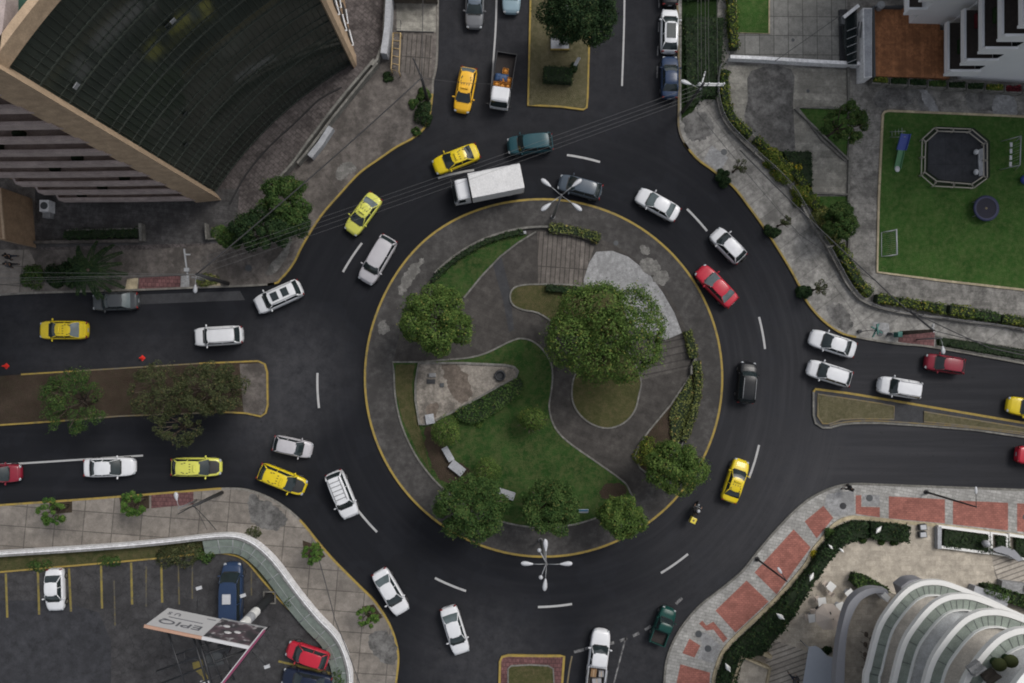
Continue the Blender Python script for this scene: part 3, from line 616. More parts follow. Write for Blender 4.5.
def shrub(px, py, rpx, label, mat, h=0.6, ry=None, seed=1, n=900, leaf=0.1, group=None, name='shrub', k=7, rzf=0.7, z=PZ, cat='shrub', rot=0):
    rng = np.random.default_rng(seed); c = W(px, py, h); rx = 1.2 * rpx / PXM; r2 = 1.2 * (ry or rpx) / PXM; k = k + 5; n = int(n * 1.5); leaf *= .8
    C, N = lobe_points((rx, r2, max(rx, r2) * rzf if rzf else h), k, n, rng, 0.5, 0.6, -0.1)
    if rot:
        ca, sa = math.cos(rot), math.sin(rot); x = C[:, 0] * ca - C[:, 1] * sa; C[:, 1] = C[:, 0] * sa + C[:, 1] * ca; C[:, 0] = x
    C[:, 2] = np.abs(C[:, 2]) * min(1, h * 1.5 / max(rx, .01)); N = N + rng.normal(size=N.shape) * .5 + np.array([0, 0, .4])
    me = quads_mesh(name, C, N, leaf * rng.uniform(.6, 1.3, len(C)), rng, [mat]); o = bpy.data.objects.new(name, me); COL.objects.link(o); o.location = (c.x, c.y, z)
    return tag(o, label, cat, group)
def hedge(path, wpx, h, label, mat, n_m2=55, leaf=0.1, seed=1, name='hedge', z=PZ, jit=0.1, cat='hedge', group=None, poly=None, kind=None, wav=0.15):
    """clipped hedge along a path, or filling a polygon"""
    rng = np.random.default_rng(seed); b = MB()
    if poly is None:
        pw = P2(path); hw = wpx / PXM / 2; b.strip(pw, 2 * hw * .8, z + h * .82, z0=z - .02)
        P = np.array(pw); seg = np.linalg.norm(P[1:] - P[:-1], axis=1); cum = np.concatenate([[0], np.cumsum(seg)]); T = cum[-1]
        n = int(T * (2 * hw + 2 * h) * n_m2); s = rng.uniform(0, T, n); i = np.clip(np.searchsorted(cum, s) - 1, 0, len(seg) - 1); f = ((s - cum[i]) / np.maximum(seg[i], 1e-6))[:, None]
        c = P[i] * (1 - f) + P[i + 1] * f; d = (P[i + 1] - P[i]) / np.maximum(seg[i], 1e-6)[:, None]; q = np.stack([-d[:, 1], d[:, 0]], 1)
        u = rng.uniform(-(hw + h), hw + h, n); side = np.abs(u) > hw
        off = np.where(side, np.sign(u) * hw, u); zz = np.where(side, h - (np.abs(u) - hw), h)
        wv = wav * np.sin(s * 2.6 + seed) * np.sin(s * 1.1) ; zz = zz * (1 + wv)
        C = np.concatenate([c + q * (off * (1 + wv))[:, None], zz[:, None]], 1); N = np.concatenate([q * np.where(side, np.sign(u), 0)[:, None], np.where(side, .25, 1.)[:, None]], 1)
    else:
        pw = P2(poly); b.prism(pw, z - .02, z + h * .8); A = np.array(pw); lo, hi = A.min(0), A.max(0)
        ar = abs(sum(pw[i][0] * pw[(i + 1) % len(pw)][1] - pw[(i + 1) % len(pw)][0] * pw[i][1] for i in range(len(pw)))) / 2
        def inside(p):
            r_ = np.zeros(len(p), bool)
            for i in range(len(A)):
                x1, y1 = A[i]; x2, y2 = A[i - 1]; cnd = ((y1 > p[:, 1]) != (y2 > p[:, 1])) & (p[:, 0] < (x2 - x1) * (p[:, 1] - y1) / (y2 - y1 + 1e-12) + x1); r_ ^= cnd
            return r_
        n = int(n_m2 * (hi - lo)[0] * (hi - lo)[1]); p = rng.uniform(lo, hi, (n, 2)); p = p[inside(p)]
        zz = h * (1 + wav * np.sin(p[:, 0] * 2.1 + seed) * np.sin(p[:, 1] * 2.4) + rng.normal(size=len(p)) * wav * .5)
        C = np.concatenate([p, zz[:, None]], 1); N = np.tile([0, 0, 1.0], (len(p), 1))
        e = []
        for i in range(len(A)):
            a_, c_ = A[i - 1], A[i]; m = int(np.linalg.norm(c_ - a_) * h * n_m2); f = rng.uniform(0, 1, (m, 1))
            e.append(np.concatenate([a_ * (1 - f) + c_ * f, rng.uniform(0, h, (m, 1))], 1))
        e = np.concatenate(e); C = np.concatenate([C, e]); N = np.concatenate([N, rng.normal(size=e.shape)])
    C = C + rng.normal(size=C.shape) * jit * .5; C[:, 2] += z; N = N + rng.normal(size=N.shape) * .5
    o0 = Vector((*C[:, :2].mean(0), z)); C = C - np.array(o0)
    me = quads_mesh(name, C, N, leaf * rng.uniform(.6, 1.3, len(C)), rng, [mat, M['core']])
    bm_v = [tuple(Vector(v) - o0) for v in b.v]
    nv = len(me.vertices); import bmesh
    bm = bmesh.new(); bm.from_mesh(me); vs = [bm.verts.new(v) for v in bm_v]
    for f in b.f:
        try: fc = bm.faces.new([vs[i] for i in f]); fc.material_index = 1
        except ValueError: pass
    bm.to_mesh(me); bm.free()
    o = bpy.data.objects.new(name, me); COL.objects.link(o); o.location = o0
    return tag(o, label, cat, group, kind)

# ---------------------------------------------------------------- vehicles
PAINT = {}
def paint(c):
    if c not in PAINT:
        dk = max(c) < .1; PAINT[c] = plain('car_paint_%d' % len(PAINT), c, 0.3, 0.0, .25 if dk else .4, 0.08 if dk else 0.25, var=0.1, scale=2.5)
    return PAINT[c]
M['cglass'] = plain('car_glass', (0.018, 0.026, 0.028), 0.06, spec=0.6, var=0.5, scale=1.5)
M['cglass_lt'] = plain('car_glass_light', (0.09, 0.115, 0.12), 0.1, spec=0.6, var=0.5, scale=1.5)
M['tyre'] = plain('tyre_rubber', (0.012, 0.012, 0.012), 0.9)
M['rim'] = plain('wheel_rim', (0.3, 0.3, 0.31), 0.35, 0.8)
M['hl'] = plain('headlight_glass', (0.3, 0.32, 0.34), 0.15)
M['tl'] = plain('tail_light_red', (0.16, 0.008, 0.008), 0.25)
M['trim'] = plain('black_trim', (0.018, 0.018, 0.018), 0.6)
M['bedliner'] = plain('bed_liner', (0.022, 0.017, 0.016), 0.8, var=.4)
CK = {  # profile: (fraction of length, top height); greenhouse: windscreen base, roof front, roof rear, rear glass base
 'sedan': dict(L=4.4, Wd=1.74, H=1.42, prof=[(-.5, .55), (-.492, .8), (-.46, .93), (-.31, 1.0), (.2, .97), (.33, .88), (.44, .76), (.485, .62), (.5, .48)], g=(.235, .07, -.22, -.355), wt=.66),
 'hatch': dict(L=3.9, Wd=1.68, H=1.5, prof=[(-.5, .55), (-.492, .8), (-.47, .98), (-.3, 1.0), (.24, .98), (.36, .87), (.45, .76), (.487, .6), (.5, .48)], g=(.27, .11, -.34, -.455), wt=.68),
 'suv': dict(L=4.4, Wd=1.8, H=1.72, prof=[(-.5, .6), (-.495, .95), (-.475, 1.1), (-.3, 1.14), (.24, 1.12), (.36, 1.04), (.45, .92), (.488, .7), (.5, .55)], g=(.255, .14, -.39, -.462), wt=.74),
 'van': dict(L=4.9, Wd=1.85, H=1.95, prof=[(-.5, .6), (-.495, 1.0), (-.48, 1.15), (-.3, 1.18), (.3, 1.15), (.38, 1.05), (.46, .9), (.49, .7), (.5, .55)], g=(.345, .22, -.44, -.478), wt=.8),
 'pickup': dict(L=4.9, Wd=1.78, H=1.68, prof=[(-.5, .5), (-.499, .58), (-.15, .6), (-.138, .62), (-.132, 1.04), (.2, 1.06), (.35, 1.0), (.46, .88), (.489, .7), (.5, .55)], g=(.225, .125, -.075, -.115), wt=.72),
 'pickup4': dict(L=5.0, Wd=1.8, H=1.7, prof=[(-.5, .5), (-.499, .58), (-.2, .6), (-.188, .62), (-.182, 1.04), (.2, 1.06), (.35, 1.0), (.46, .88), (.489, .7), (.5, .55)], g=(.245, .15, -.12, -.165), wt=.72),
}
def interp(t, P):
    for (a, b_), (c, d) in zip(P, P[1:]):
        if t <= c: return b_ + (d - b_) * (t - a) / (c - a) if c > a else d
    return P[-1][1]
WPROF = [(-.5, .50), (-.494, .68), (-.48, .80), (-.455, .89), (-.41, .95), (-.33, .985), (-.2, 1.0), (.2, 1.0), (.32, .975), (.39, .94), (.43, .89), (.46, .80), (.48, .68), (.493, .52), (.5, .33)]
MC = {}
def cpart(kind, pname, maker, mats, parent, name=None):
    key = (kind, pname)
    if key not in MC:
        b = MB(); maker(b); MC[key] = b.mesh(pname); MC[key].materials.append(None)
        for _ in range(max(b.m + [0])): MC[key].materials.append(None)
    o = bpy.data.objects.new(name or pname, MC[key]); COL.objects.link(o); o.parent = parent
    for i, mm in enumerate(mats if isinstance(mats, (list, tuple)) else [mats]):
        o.material_slots[i].link = 'OBJECT'; o.material_slots[i].material = mm
    return o
def car(kind, rear, front, color, label, name='car', cat='car', L=None, group=None, hood=None, roofc=None, glass='cglass', rglass=None, extras=(), z=0.0, wscale=1.0, trunkc=None):
    """rear and front: photo positions of the two ends"""
    k = CK[kind]; rp, fp = W(*rear, z + 0.7), W(*front, z + 0.7); c = (rp + fp) / 2; d = fp - rp; ang = math.atan2(d.y, d.x)
    sx = (L or d.length) / k['L'] * .965; sy = 1.0 + 0.35 * (sx - 1.0); sy *= wscale * .95
    name = 'taxi' if cat == 'taxi' else name
    t = thing(name, label, cat, (c.x, c.y, z), ang, group); t.scale = (sx, sy, 1)
    L_, Wd, H = k['L'], k['Wd'], k['H']; g = k['g']; hwb = Wd / 2; pr = k['prof']
    def mbody(b):
        st_ = sorted(set([p[0] for p in pr] + [p[0] for p in WPROF] + [-.42, -.28, -.1, 0, .1, .28, .39])); rings = []
        for f in st_:
            hw = hwb * interp(f, WPROF); zt = interp(f, pr); x = f * L_; cr_ = .03
            zb = .24 + (.12 if abs(f) > .485 else 0); zm = min(.55, (zb + zt) / 2); s_ = [(hw * .93, zb), (hw, zm), (hw * .985, max(zm, zt - .16)), (hw * .93, zt - .045), (hw * .82, zt - .005), (hw * .5, zt + cr_ * .7), (0, zt + cr_)]
            rings.append([(x, y, z_) for y, z_ in s_] + [(x, -y, z_) for y, z_ in s_[-2::-1]])
        b.rings(rings, 0, True, True)
    body = cpart(kind, 'body', mbody, hood or paint(color), t)
    zb0 = lambda f: interp(f, pr)
    wb, wt = hwb * .90, hwb * k['wt'] * 1.06; zr = H
    xf0, xf1, xr1, xr0 = [q * L_ for q in g]
    def mroof(b):
        n = 10; rings = []
        for i in range(n + 1):
            u = i / n; x = xr1 - .04 + (xf1 - xr1 + .08) * u; e = 1 - .10 * (2 * u - 1) ** 4; cz = zr - .07 * (2 * u - 1) ** 4 - .01
            bow = .05 * (1 if i == n else 0)
            rings.append([(x + (bow if abs(y) < .6 else 0), y * wt * e, cz + .045 * (1 - y * y)) for y in (-1, -.9, -.55, 0, .55, .9, 1)] + [(x, y * wt * e, cz - .05) for y in (1, -1)])
        b.rings(rings, 0, True, True)
        for s_ in (-1, 1):   # windscreen, middle and rear pillars
            b.tube([(xf0, s_ * wb * .97, zb0(g[0]) - .02), (xf1, s_ * wt * .97, zr - .06)], .035, 6)
            xm = (xf1 + xr1) / 2 - .05; b.tube([(xm, s_ * wb * 1.0, zb0(0) - .05), (xm, s_ * wt * 1.0, zr - .06)], .03, 6)
            b.tube([(xr0 + .03, s_ * wb * .95, zb0(g[3]) - .02), (xr1, s_ * wt * .95, zr - .06)], .055 if kind != 'suv' else .08, 6)
    cpart(kind, 'roof', mroof, roofc or paint(color), t)
    def mws(b, xa, xb, sgn, za, bul):
        n = 8; vs = []
        for j in range(5):
            v = j / 4
            for i in range(n + 1):
                u = 2 * i / n - 1; w_ = (wb * .93) * (1 - v) + (wt * .93) * v
                x = xa + (xb - xa) * v + sgn * (bul * (1 - u * u)) * (1 - v * .7); zz = za + (zr - .035 - za) * v + .05 * math.sin(math.pi * v)
                vs.append((x, u * w_, zz))
        fs = [(j * (n + 1) + i, j * (n + 1) + i + 1, (j + 1) * (n + 1) + i + 1, (j + 1) * (n + 1) + i) for j in range(4) for i in range(n)]
        if sgn < 0: fs = [f[::-1] for f in fs]
        b.add(vs, fs, 0, True)
    ws = cpart(kind, 'windscreen', lambda b: mws(b, xf0, xf1, 1, zb0(g[0]) + .0, .13), M[glass], t)
    def wip(b):
        for y in (-.3, .35): b.tube([(xf0 + .1, y - .2, zb0(g[0]) + .06), (xf0 + .02, y + .25, zb0(g[0]) + .1)], .012, 4)
        b.box((xf0 + .08, 0, zb0(g[0]) + .03), (.1, wb * 1.5, .02))
    cpart(kind, 'wiper', wip, M['trim'], ws)
    cpart(kind, 'rear_window', lambda b: mws(b, xr0, xr1, -1, zb0(g[3]) + .0, .07), M[rglass or glass], t)
    for s_ in (-1, 1):
        def msw(b, s_=s_):
            q = [(xf0 - .02, s_ * wb * .985, zb0(g[0]) - .06), (xr0 + .02, s_ * wb * .985, zb0(g[3]) - .06), (xr1, s_ * wt * .985, zr - .075), (xf1, s_ * wt * .985, zr - .075)]
            b.add(q, [(0, 1, 2, 3) if s_ < 0 else (3, 2, 1, 0)], 0)
        cpart(kind, 'side_window%d' % s_, msw, M['cglass'], t, 'side_window')
        xh = .468 * L_; zh = interp(.468, pr)
        cpart(kind, 'headlight%d' % s_, lambda b, s_=s_: b.ell((xh - .03, s_ * hwb * .66, zh - .08), (.15, .17, .09), s_ * -.35), M['hl'], t, 'headlight')
        cpart(kind, 'tail_light%d' % s_, lambda b, s_=s_: b.ell((-.485 * L_, s_ * hwb * .74, min(.85, zb0(-.47) - .1)), (.07, .17, .12), s_ * .25), M['tl'], t, 'tail_light')
        cpart(kind, 'mirror%d' % s_, lambda b, s_=s_: (b.ell((xf0 - .22, s_ * (hwb + .1), zb0(g[0]) + .06), (.07, .13, .09)), b.box((xf0 - .2, s_ * hwb * .97, zb0(g[0])), (.06, .14, .05))), hood or paint(color), t, 'mirror')
        for e, fx in ((1, .31), (-1, -.30)):
            def mw(b, s_=s_, fx=fx):
                x = fx * L_; y = s_ * (hwb - .09); rr = .31; n = 18
                pr_ = [(rr * .6, -.1), (rr * .93, -.1), (rr, -.05), (rr, .05), (rr * .93, .1), (rr * .6, .1)]
                rg = [[(x + q * math.cos(2 * math.pi * i / n), y + o_, .31 + q * math.sin(2 * math.pi * i / n)) for i in range(n)] for q, o_ in pr_]
                b.rings(rg, 0, True, True)
            wh = cpart(kind, 'wheel%d%d' % (s_, e), mw, M['tyre'], t, 'wheel')
            def mr(b, s_=s_, fx=fx):
                x = fx * L_; y = s_ * (hwb - .09 + .102); n = 12
                vs = [(x, y + s_ * .01, .31)] + [(x + .19 * math.cos(2 * math.pi * i / n), y, .31 + .19 * math.sin(2 * math.pi * i / n)) for i in range(n)]
                b.add(vs, [(0, i + 1, (i + 1) % n + 1) for i in range(n)])
            cpart(kind, 'rim%d%d' % (s_, e), mr, M['rim'], wh, 'rim')
    for e_, x_, z_, w_ in (('f', .492, .42, .5), ('r', -.49, .45, .6)): cpart(kind, 'bumper' + e_, lambda b: b.box((x_ * L_, 0, z_), (.07, Wd * w_, .1)), M['trim'] if kind in ('suv', 'pickup', 'van', 'pickup4') else paint(color), t, 'bumper')
    cpart(kind, 'number_plate', lambda b: b.box((-.494 * L_ - .03, 0, .6), (.02, .38, .13)), M['hl'], t)
    if kind.startswith('pickup'):
        xb = (-.135 if kind == 'pickup' else -.185) * L_
        def mbed(b):
            for s_ in (-1, 1): b.box(((xb - .497 * L_) / 2, s_ * (hwb - .08), .82), (xb + .497 * L_, .1, .46))
            b.box((-.49 * L_, 0, .8), (.07, Wd - .26, .42)); b.box((xb - .04, 0, .82), (.06, Wd - .26, .46))
        cpart(kind, 'cargo_bed', mbed, paint(color), t)
        cpart(kind, 'bed_floor', lambda b: b.box(((xb - .49 * L_) / 2 - .01, 0, .66), (xb + .47 * L_, Wd - .28, .04)), M['bedliner'], t)
    for e in extras: EXTRA[e](t, k, color)
    return t
def roofbar(t, k, color):
    g = k['g']; zr = k['H'] + .07; L_ = k['L']
    def f(b):
        for s_ in (-1, 1): b.tube([(g[1] * L_ - .15, s_ * .52, zr - .05), (g[1] * L_ - .3, s_ * .52, zr + .03), (g[2] * L_ + .2, s_ * .52, zr + .03), (g[2] * L_ + .05, s_ * .52, zr - .05)], .022, 6)
        for x in np.linspace(g[2] * L_ + .35, g[1] * L_ - .4, 5): b.box((x, 0, zr + .03), (.04, 1.04, .02))
    cpart('rack', 'rack%d' % int(L_ * 100), f, M['trim'], t, 'roof_rack')
def rails(t, k, color):
    g = k['g']; zr = k['H'] + .07; L_ = k['L']
    def f(b):
        for s_ in (-1, 1): b.tube([(g[1] * L_ - .1, s_ * .6, zr - .06), (g[1] * L_ - .25, s_ * .6, zr), (g[2] * L_ + .15, s_ * .6, zr), (g[2] * L_, s_ * .6, zr - .06)], .025, 6)
    cpart('rails', 'rails%d' % int(L_ * 100), f, M['steel'], t, 'roof_rail')
def sunroof(t, k, color):
    g = k['g']; zr = k['H'] + .037; L_ = k['L']
    for i, x in enumerate((.02, -.2)):
        cpart('sun', 'sun%d' % i, lambda b, x=x: b.box((x * L_, 0, zr), (.62, .78, .02)), M['cglass'], t, 'sunroof')
def panoroof(t, k, color):
    cpart('pano', 'pano', lambda b: b.box((-.08 * k['L'], 0, k['H'] + .045), (1.3, .86, .04)), M['cglass'], t, 'sunroof')
def taxi_sign(t, k, color):
    zr = k['H'] + .04; x = k['g'][1] * k['L'] - .32
    def f(b): b.rings([[(x + a * s_, y, zr + h) for a, y in ((-.1, -.32), (.1, -.32), (.1, .32), (-.1, .32))] for s_, h in ((1, -.02), (.95, .07), (.5, .12))], 0, False)
    cpart('tx', 'sign%d' % int(k['L'] * 100), f, paint(color), t, 'roof_sign')
    def q(b):
        xm = x - .75
        for i, (a, c) in enumerate(((.5, -.33), (.5, -.12), (.5, .12), (.5, .33), (-.25, -.36), (-.25, .36), (0, .42), (.25, -.42), (-.1, -.42))):
            b.box((xm + a * .8, c * 1.05, zr - .004 - .012 * abs(c)), (.13, .07, .012))
    cpart('tx', 'mk%d' % int(k['L'] * 100), q, M['trim'], t, 'roof_marking')
def spoiler(t, k, color):
    cpart('sp', 'sp', lambda b: (b.box((-.478 * k['L'], 0, 1.06), (.2, 1.35, .03)), b.box((-.47 * k['L'], .5, 1.0), (.08, .04, .1)), b.box((-.47 * k['L'], -.5, 1.0), (.08, .04, .1))), paint(color), t, 'spoiler')
def spare(t, k, color):
    def f(b):
        n = 16; x = -.5 * k['L'] - .1
        b.rings([[(x + o_, q * math.cos(2 * math.pi * i / n), .95 + q * math.sin(2 * math.pi * i / n)) for i in range(n)] for q, o_ in ((.2, -.1), (.3, -.09), (.33, 0), (.3, .09), (.2, .1))], 0)
    cpart('spare', 'spare', f, M['tyre'], t, 'spare_wheel')
def vent(t, k, color):
    cpart('vent', 'vent', lambda b: (b.box((-.02 * k['L'], 0.05, k['H'] + .09), (.75, .7, .12)), b.box((-.02 * k['L'], 0.05, k['H'] + .16), (.6, .55, .03))), M['lampwhite'], t, 'roof_vent')
def bedrails(t, k, color):
    def f(b):
        for s_ in (-1, 1):
            b.tube([(-.49 * k['L'], s_ * .86, 1.35), (-.15 * k['L'], s_ * .86, 1.35)], .03, 6); b.tube([(-.49 * k['L'], s_ * .86, 1.2), (-.15 * k['L'], s_ * .86, 1.2)], .02, 6)
            for x in (-.48, -.37, -.26, -.16): b.tube([(x * k['L'], s_ * .86, 1.0), (x * k['L'], s_ * .86, 1.35)], .02, 6)
    cpart('br', 'br', f, M['steel'], t, 'side_rail')
EXTRA = dict(rack=roofbar, rails=rails, sunroof=sunroof, pano=panoroof, taxi=taxi_sign, spoiler=spoiler, spare=spare, vent=vent, bedrails=bedrails)
WH, SIL, YEL, YG, ORY = (0.62, 0.63, 0.65), (0.42, 0.41, 0.43), (0.62, 0.47, 0.012), (0.56, 0.56, 0.10), (0.72, 0.40, 0.02)
RED, DRED, TEAL, DGR, BG, LB, GR, DK, NAVY, BLK = (0.42, 0.016, 0.035), (0.2, 0.012, 0.026), (0.02, 0.065, 0.08), (0.008, 0.05, 0.042), (0.095, 0.12, 0.155), (0.22, 0.31, 0.36), (0.13, 0.135, 0.145), (0.055, 0.06, 0.065), (0.022, 0.04, 0.085), (0.012, 0.013, 0.015)
blackhood = M['trim']
car('sedan', (475.5, -22), (474, 29), GR, 'grey sedan heading down at the very top of the lane beside the white line', 'car', roofc=paint(BG))
car('sedan', (512.5, -38), (511, 14), LB, 'pale blue car cut by the top edge next to the grassy median', 'car')
car('hatch', (469.5, 67), (461, 113), ORY, 'orange yellow taxi driving down beside the flatbed pickup', 'taxi', 'taxi', extras=['taxi'], rglass='cglass_lt')
car('sedan', (479, 150), (433, 168), YEL, 'bright yellow taxi in front of the white box truck, crossed by cables', 'taxi', 'taxi', extras=['taxi'])
car('suv', (553.5, 142), (506.5, 146.5), TEAL, 'dark teal off-road car just above the white box truck', 'car', glass='cglass')
car('sedan', (377, 195), (349, 233), YG, 'pale greenish yellow taxi curving along the north-west kerb', 'taxi', 'taxi', extras=['taxi'], rglass='cglass_lt')
car('hatch', (602, 193), (558, 181), (.06, .078, .1), 'blue-grey car beside the street lamp at the top of the island', 'car', glass='cglass')
car('sedan', (678.5, 216), (637, 193), WH, 'white sedan between the blue-grey car and the small white car', 'car', glass='cglass_lt')
car('hatch', (742, 260), (714, 231), WH, 'small white car with roof rails ahead of the red sedan', 'car', extras=['rails', 'spare'], wscale=1.05)
car('sedan', (734, 304), (699, 268), RED, 'bright red sedan circling on the right side of the island', 'car', glass='cglass_lt')
car('suv', (744.5, 404), (748.5, 361), BLK, 'black off-road car on the right side of the ring', 'car', extras=['rails', 'spare'])
car('sedan', (856, 351), (809.5, 336), WH, 'white sedan nearest the yellow kerb of the right hand road', 'car')
car('hatch', (851.5, 380), (807.5, 366.5), WH, 'white station wagon beside the pointed end of the dry grass median', 'car', extras=['rails'])
car('suv', (921, 391), (877.5, 384), WH, 'white sport utility car waiting below the red pickup', 'car', extras=['rails'])
car('hatch', (964.5, 367), (925, 361), DRED, 'dark red car passing the green verge on the right hand road', 'car')
car('sedan', (1055, 413), (1007, 404), YEL, 'yellow taxi cut by the right edge of the picture', 'taxi', 'taxi', extras=['taxi'])
car('sedan', (1016, 454), (1062, 460), RED, 'red car cut by the right edge on the lower carriageway', 'car')
car('sedan', (728, 502.5), (743, 459), YEL, 'bright yellow taxi at the lower right of the ring, near the motorcycle', 'taxi', 'taxi', extras=['taxi'])
car('pickup', (656, 644), (670, 607), DGR, 'dark green pickup by the red brick pavement corner', 'pickup_truck', 'pickup truck')
car('pickup', (594.5, 688), (602, 628), WH, 'white pickup with railed cargo bed leaving beside the lower median', 'pickup_truck', 'pickup truck', extras=['bedrails'])
car('sedan', (447.5, 606), (462.5, 655), WH, 'white sedan entering the bottom road, left of the brick median', 'car', rglass='cglass_lt')
car('sedan', (378, 570), (403.5, 614), WH, 'white sedan close to the lower left kerb beside the round asphalt patch', 'car', rglass='cglass_lt')
car('suv', (333, 471), (352, 518), WH, 'white sport utility car with slatted roof rack on the lower left', 'car', extras=['rack'])
car('hatch', (258.5, 470), (306, 489), YEL, 'golden yellow taxi with black bonnet near the silver hatchback', 'taxi', 'taxi', hood=None, extras=['taxi'])
car('hatch', (170.5, 467), (222, 467), YG, 'lemon yellow taxi with black bonnet following on the lower left road', 'taxi', 'taxi', extras=['taxi'])
car('hatch', (273, 442.5), (312.5, 451), SIL, 'small silver hatchback entering the ring from the lower left road', 'car')
car('sedan', (83, 468), (136, 466.5), WH, 'white sedan beside the long white lane line', 'car')
car('hatch', (-26, 474), (21.5, 473), DRED, 'dark red car cut by the left edge', 'car')
car('suv', (243.5, 334.5), (193.5, 337.5), WH, 'white sport utility car above the bushy end of the left median', 'car', extras=['rails'])
car('suv', (302, 286.5), (255, 307.5), WH, 'white car with two dark sunroof panels leaving at the left exit', 'car', extras=['rails', 'sunroof'])
car('suv', (391, 237), (364, 283), SIL, 'silver grey sport utility car on the upper left of the ring', 'car')
car('sedan', (88.5, 330), (38, 330), YEL, 'yellow taxi in the middle of the upper left road', 'taxi', 'taxi', extras=['taxi', 'spoiler'], rglass='cglass_lt')
car('sedan', (139, 300.5), (91, 302), DK, 'dark grey sedan parked along the upper left kerb', 'parked_car', rglass='cglass_lt')
car('sedan', (54.5, 568), (55.5, 612), WH, 'white car parked between yellow bay lines of the car park', 'parked_car', z=lotz)
car('van', (232, 626), (232.5, 561), NAVY, 'dark blue van with white roof vent parked beside the billboard', 'parked_van', 'van', z=lotz, extras=['vent'], glass='cglass')
car('hatch', (329, 662), (286, 648), RED, 'red car parked in the corner of the car park', 'parked_car', z=lotz)
car('sedan', (332, 686), (281, 676), (.014, .02, .04), 'dark blue car parked below the red one', 'parked_car', z=lotz)
car('hatch', (669, 53.5), (670, 8), WH, 'white car with dark glass roof parked by the upper right kerb', 'parked_car', extras=['pano'], roofc=None)
car('sedan', (669.5, 99), (670, 55), NAVY, 'dark blue sedan parked behind the white one with the glass roof', 'parked_car')
car('sedan', (670, 6), (670, -40), BLK, 'black car cut by the top edge, parked at the upper right kerb', 'parked_car')
# black bonnet panels of two taxis
for t in [o for o in COL.objects if o.get('label', '').find('black bonnet') >= 0]:
    k = CK['hatch']; L_ = k['L']
    def f(b):
        vs = []; n = 8
        for x in (.26, .3, .36, .41, .45, .468):
            zt = interp(x, k['prof']); hw = k['Wd'] / 2 * interp(x, WPROF) * (.72 if x < .44 else .62)
            for i in range(n + 1):
                u = 2 * i / n - 1; vs.append((x * L_, u * hw, zt + .042 - .03 * u * u))
        b.add(vs, [(j * (n + 1) + i, (j + 1) * (n + 1) + i, (j + 1) * (n + 1) + i + 1, j * (n + 1) + i + 1) for j in range(5) for i in range(n)], 0, True)
    o = cpart('bonnet', 'bonnet', f, M['trim'], t)
# ---------------------------------------------------------------- box truck, flatbed, motorcycle
def wheels(t, xs, y, rr=.38, wd=.24):
    for x in xs:
        for s_ in (-1, 1):
            n = 18; b = MB(); b.rings([[(x + q * math.cos(2 * math.pi * i / n), s_ * y + o_, rr + q * math.sin(2 * math.pi * i / n)) for i in range(n)] for q, o_ in ((rr * .6, -wd / 2), (rr, -wd / 2 + .03), (rr, wd / 2 - .03), (rr * .6, wd / 2))], 0)
            w_ = b.build('wheel', M['tyre'], t); c = MB()
            c.add([(x, s_ * (y + wd / 2 + .012), rr)] + [(x + rr * .58 * math.cos(2 * math.pi * i / 12), s_ * (y + wd / 2 + .004), rr + rr * .58 * math.sin(2 * math.pi * i / 12)) for i in range(12)], [(0, i + 1, (i + 1) % 12 + 1) for i in range(12)]); c.build('rim', M['rim'], w_)
def cab(t, xr, xf, wd, H, color, hoodless=True):
    """forward-control cab between xr and xf"""
    hw = wd / 2; b = MB(); rg = []
    for x, zt, e in ((xr, H, .97), (xr + .1, H + .04, 1), (xf - .55, H + .05, 1), (xf - .38, H, .98), (xf - .28, H - .12, .97)):
        rg.append([(x, -hw * e, .45), (x, -hw * e, 1.25), (x, -hw * .9 * e, zt - .06), (x, -hw * .75 * e, zt), (x, hw * .75 * e, zt), (x, hw * .9 * e, zt - .06), (x, hw * e, 1.25), (x, hw * e, .45)])
    b.rings(rg, 0, False); rg = []
    for x, zt, e in ((xf - .28, 1.22, .98), (xf - .05, 1.18, .97), (xf, 1.0, .92), (xf + .02, .5, .92)):
        rg.append([(x, -hw * e, .4), (x, -hw * e, zt), (x, hw * e, zt), (x, hw * e, .4)])
    b.rings(rg, 0, False); b.build('cab', paint(color), t)
    b = MB(); n = 6; vs = []
    for j, (x, z_) in enumerate(((xf - .03, 1.2), (xf - .15, 1.6), (xf - .3, H - .09))):
        for i in range(n + 1):
            u = 2 * i / n - 1; vs.append((x + .05 * (1 - u * u), u * hw * (.93 - .06 * j), z_))
    b.add(vs, [(j * 7 + i, j * 7 + i + 1, (j + 1) * 7 + i + 1, (j + 1) * 7 + i) for j in range(2) for i in range(n)], 0, True); b.build('windscreen', M['cglass'], t)
    for s_ in (-1, 1):
        b = MB(); b.add([(xf - .3, s_ * (hw + .004), 1.28), (xf - .95, s_ * (hw + .004), 1.28), (xf - .95, s_ * (hw * .93 + .004), H - .22), (xf - .42, s_ * (hw * .93 + .004), H - .22)], [(0, 1, 2, 3)]); b.build('side_window', M['cglass'], t)
        b = MB(); b.ell((xf + .0, s_ * hw * .72, .75), (.06, .16, .12)); b.build('headlight', M['hl'], t)
        b = MB(); b.box((xf - .02, s_ * (hw + .16), 1.55), (.06, .14, .34)); b.tube([(xf - .12, s_ * hw * .97, 1.5), (xf - .02, s_ * (hw + .14), 1.55)], .018, 5); b.build('mirror', M['trim'], t)
    b = MB(); b.box((xf + .0, 0, .5), (.12, wd * .96, .2)); b.build('bumper', M['trim'], t)
rp, fp = W(521.5, 179, 1.6), W(453, 192.5, 1.6); d = fp - rp; L_ = d.length; c = (rp + fp) / 2
t = thing('box_truck', 'white box truck driving around the top of the roundabout', 'truck', (c.x, c.y, 0), math.atan2(d.y, d.x))
hx = L_ / 2; xc = hx - 1.55
cab(t, xc + .12, hx, 1.95, 2.2, WH)
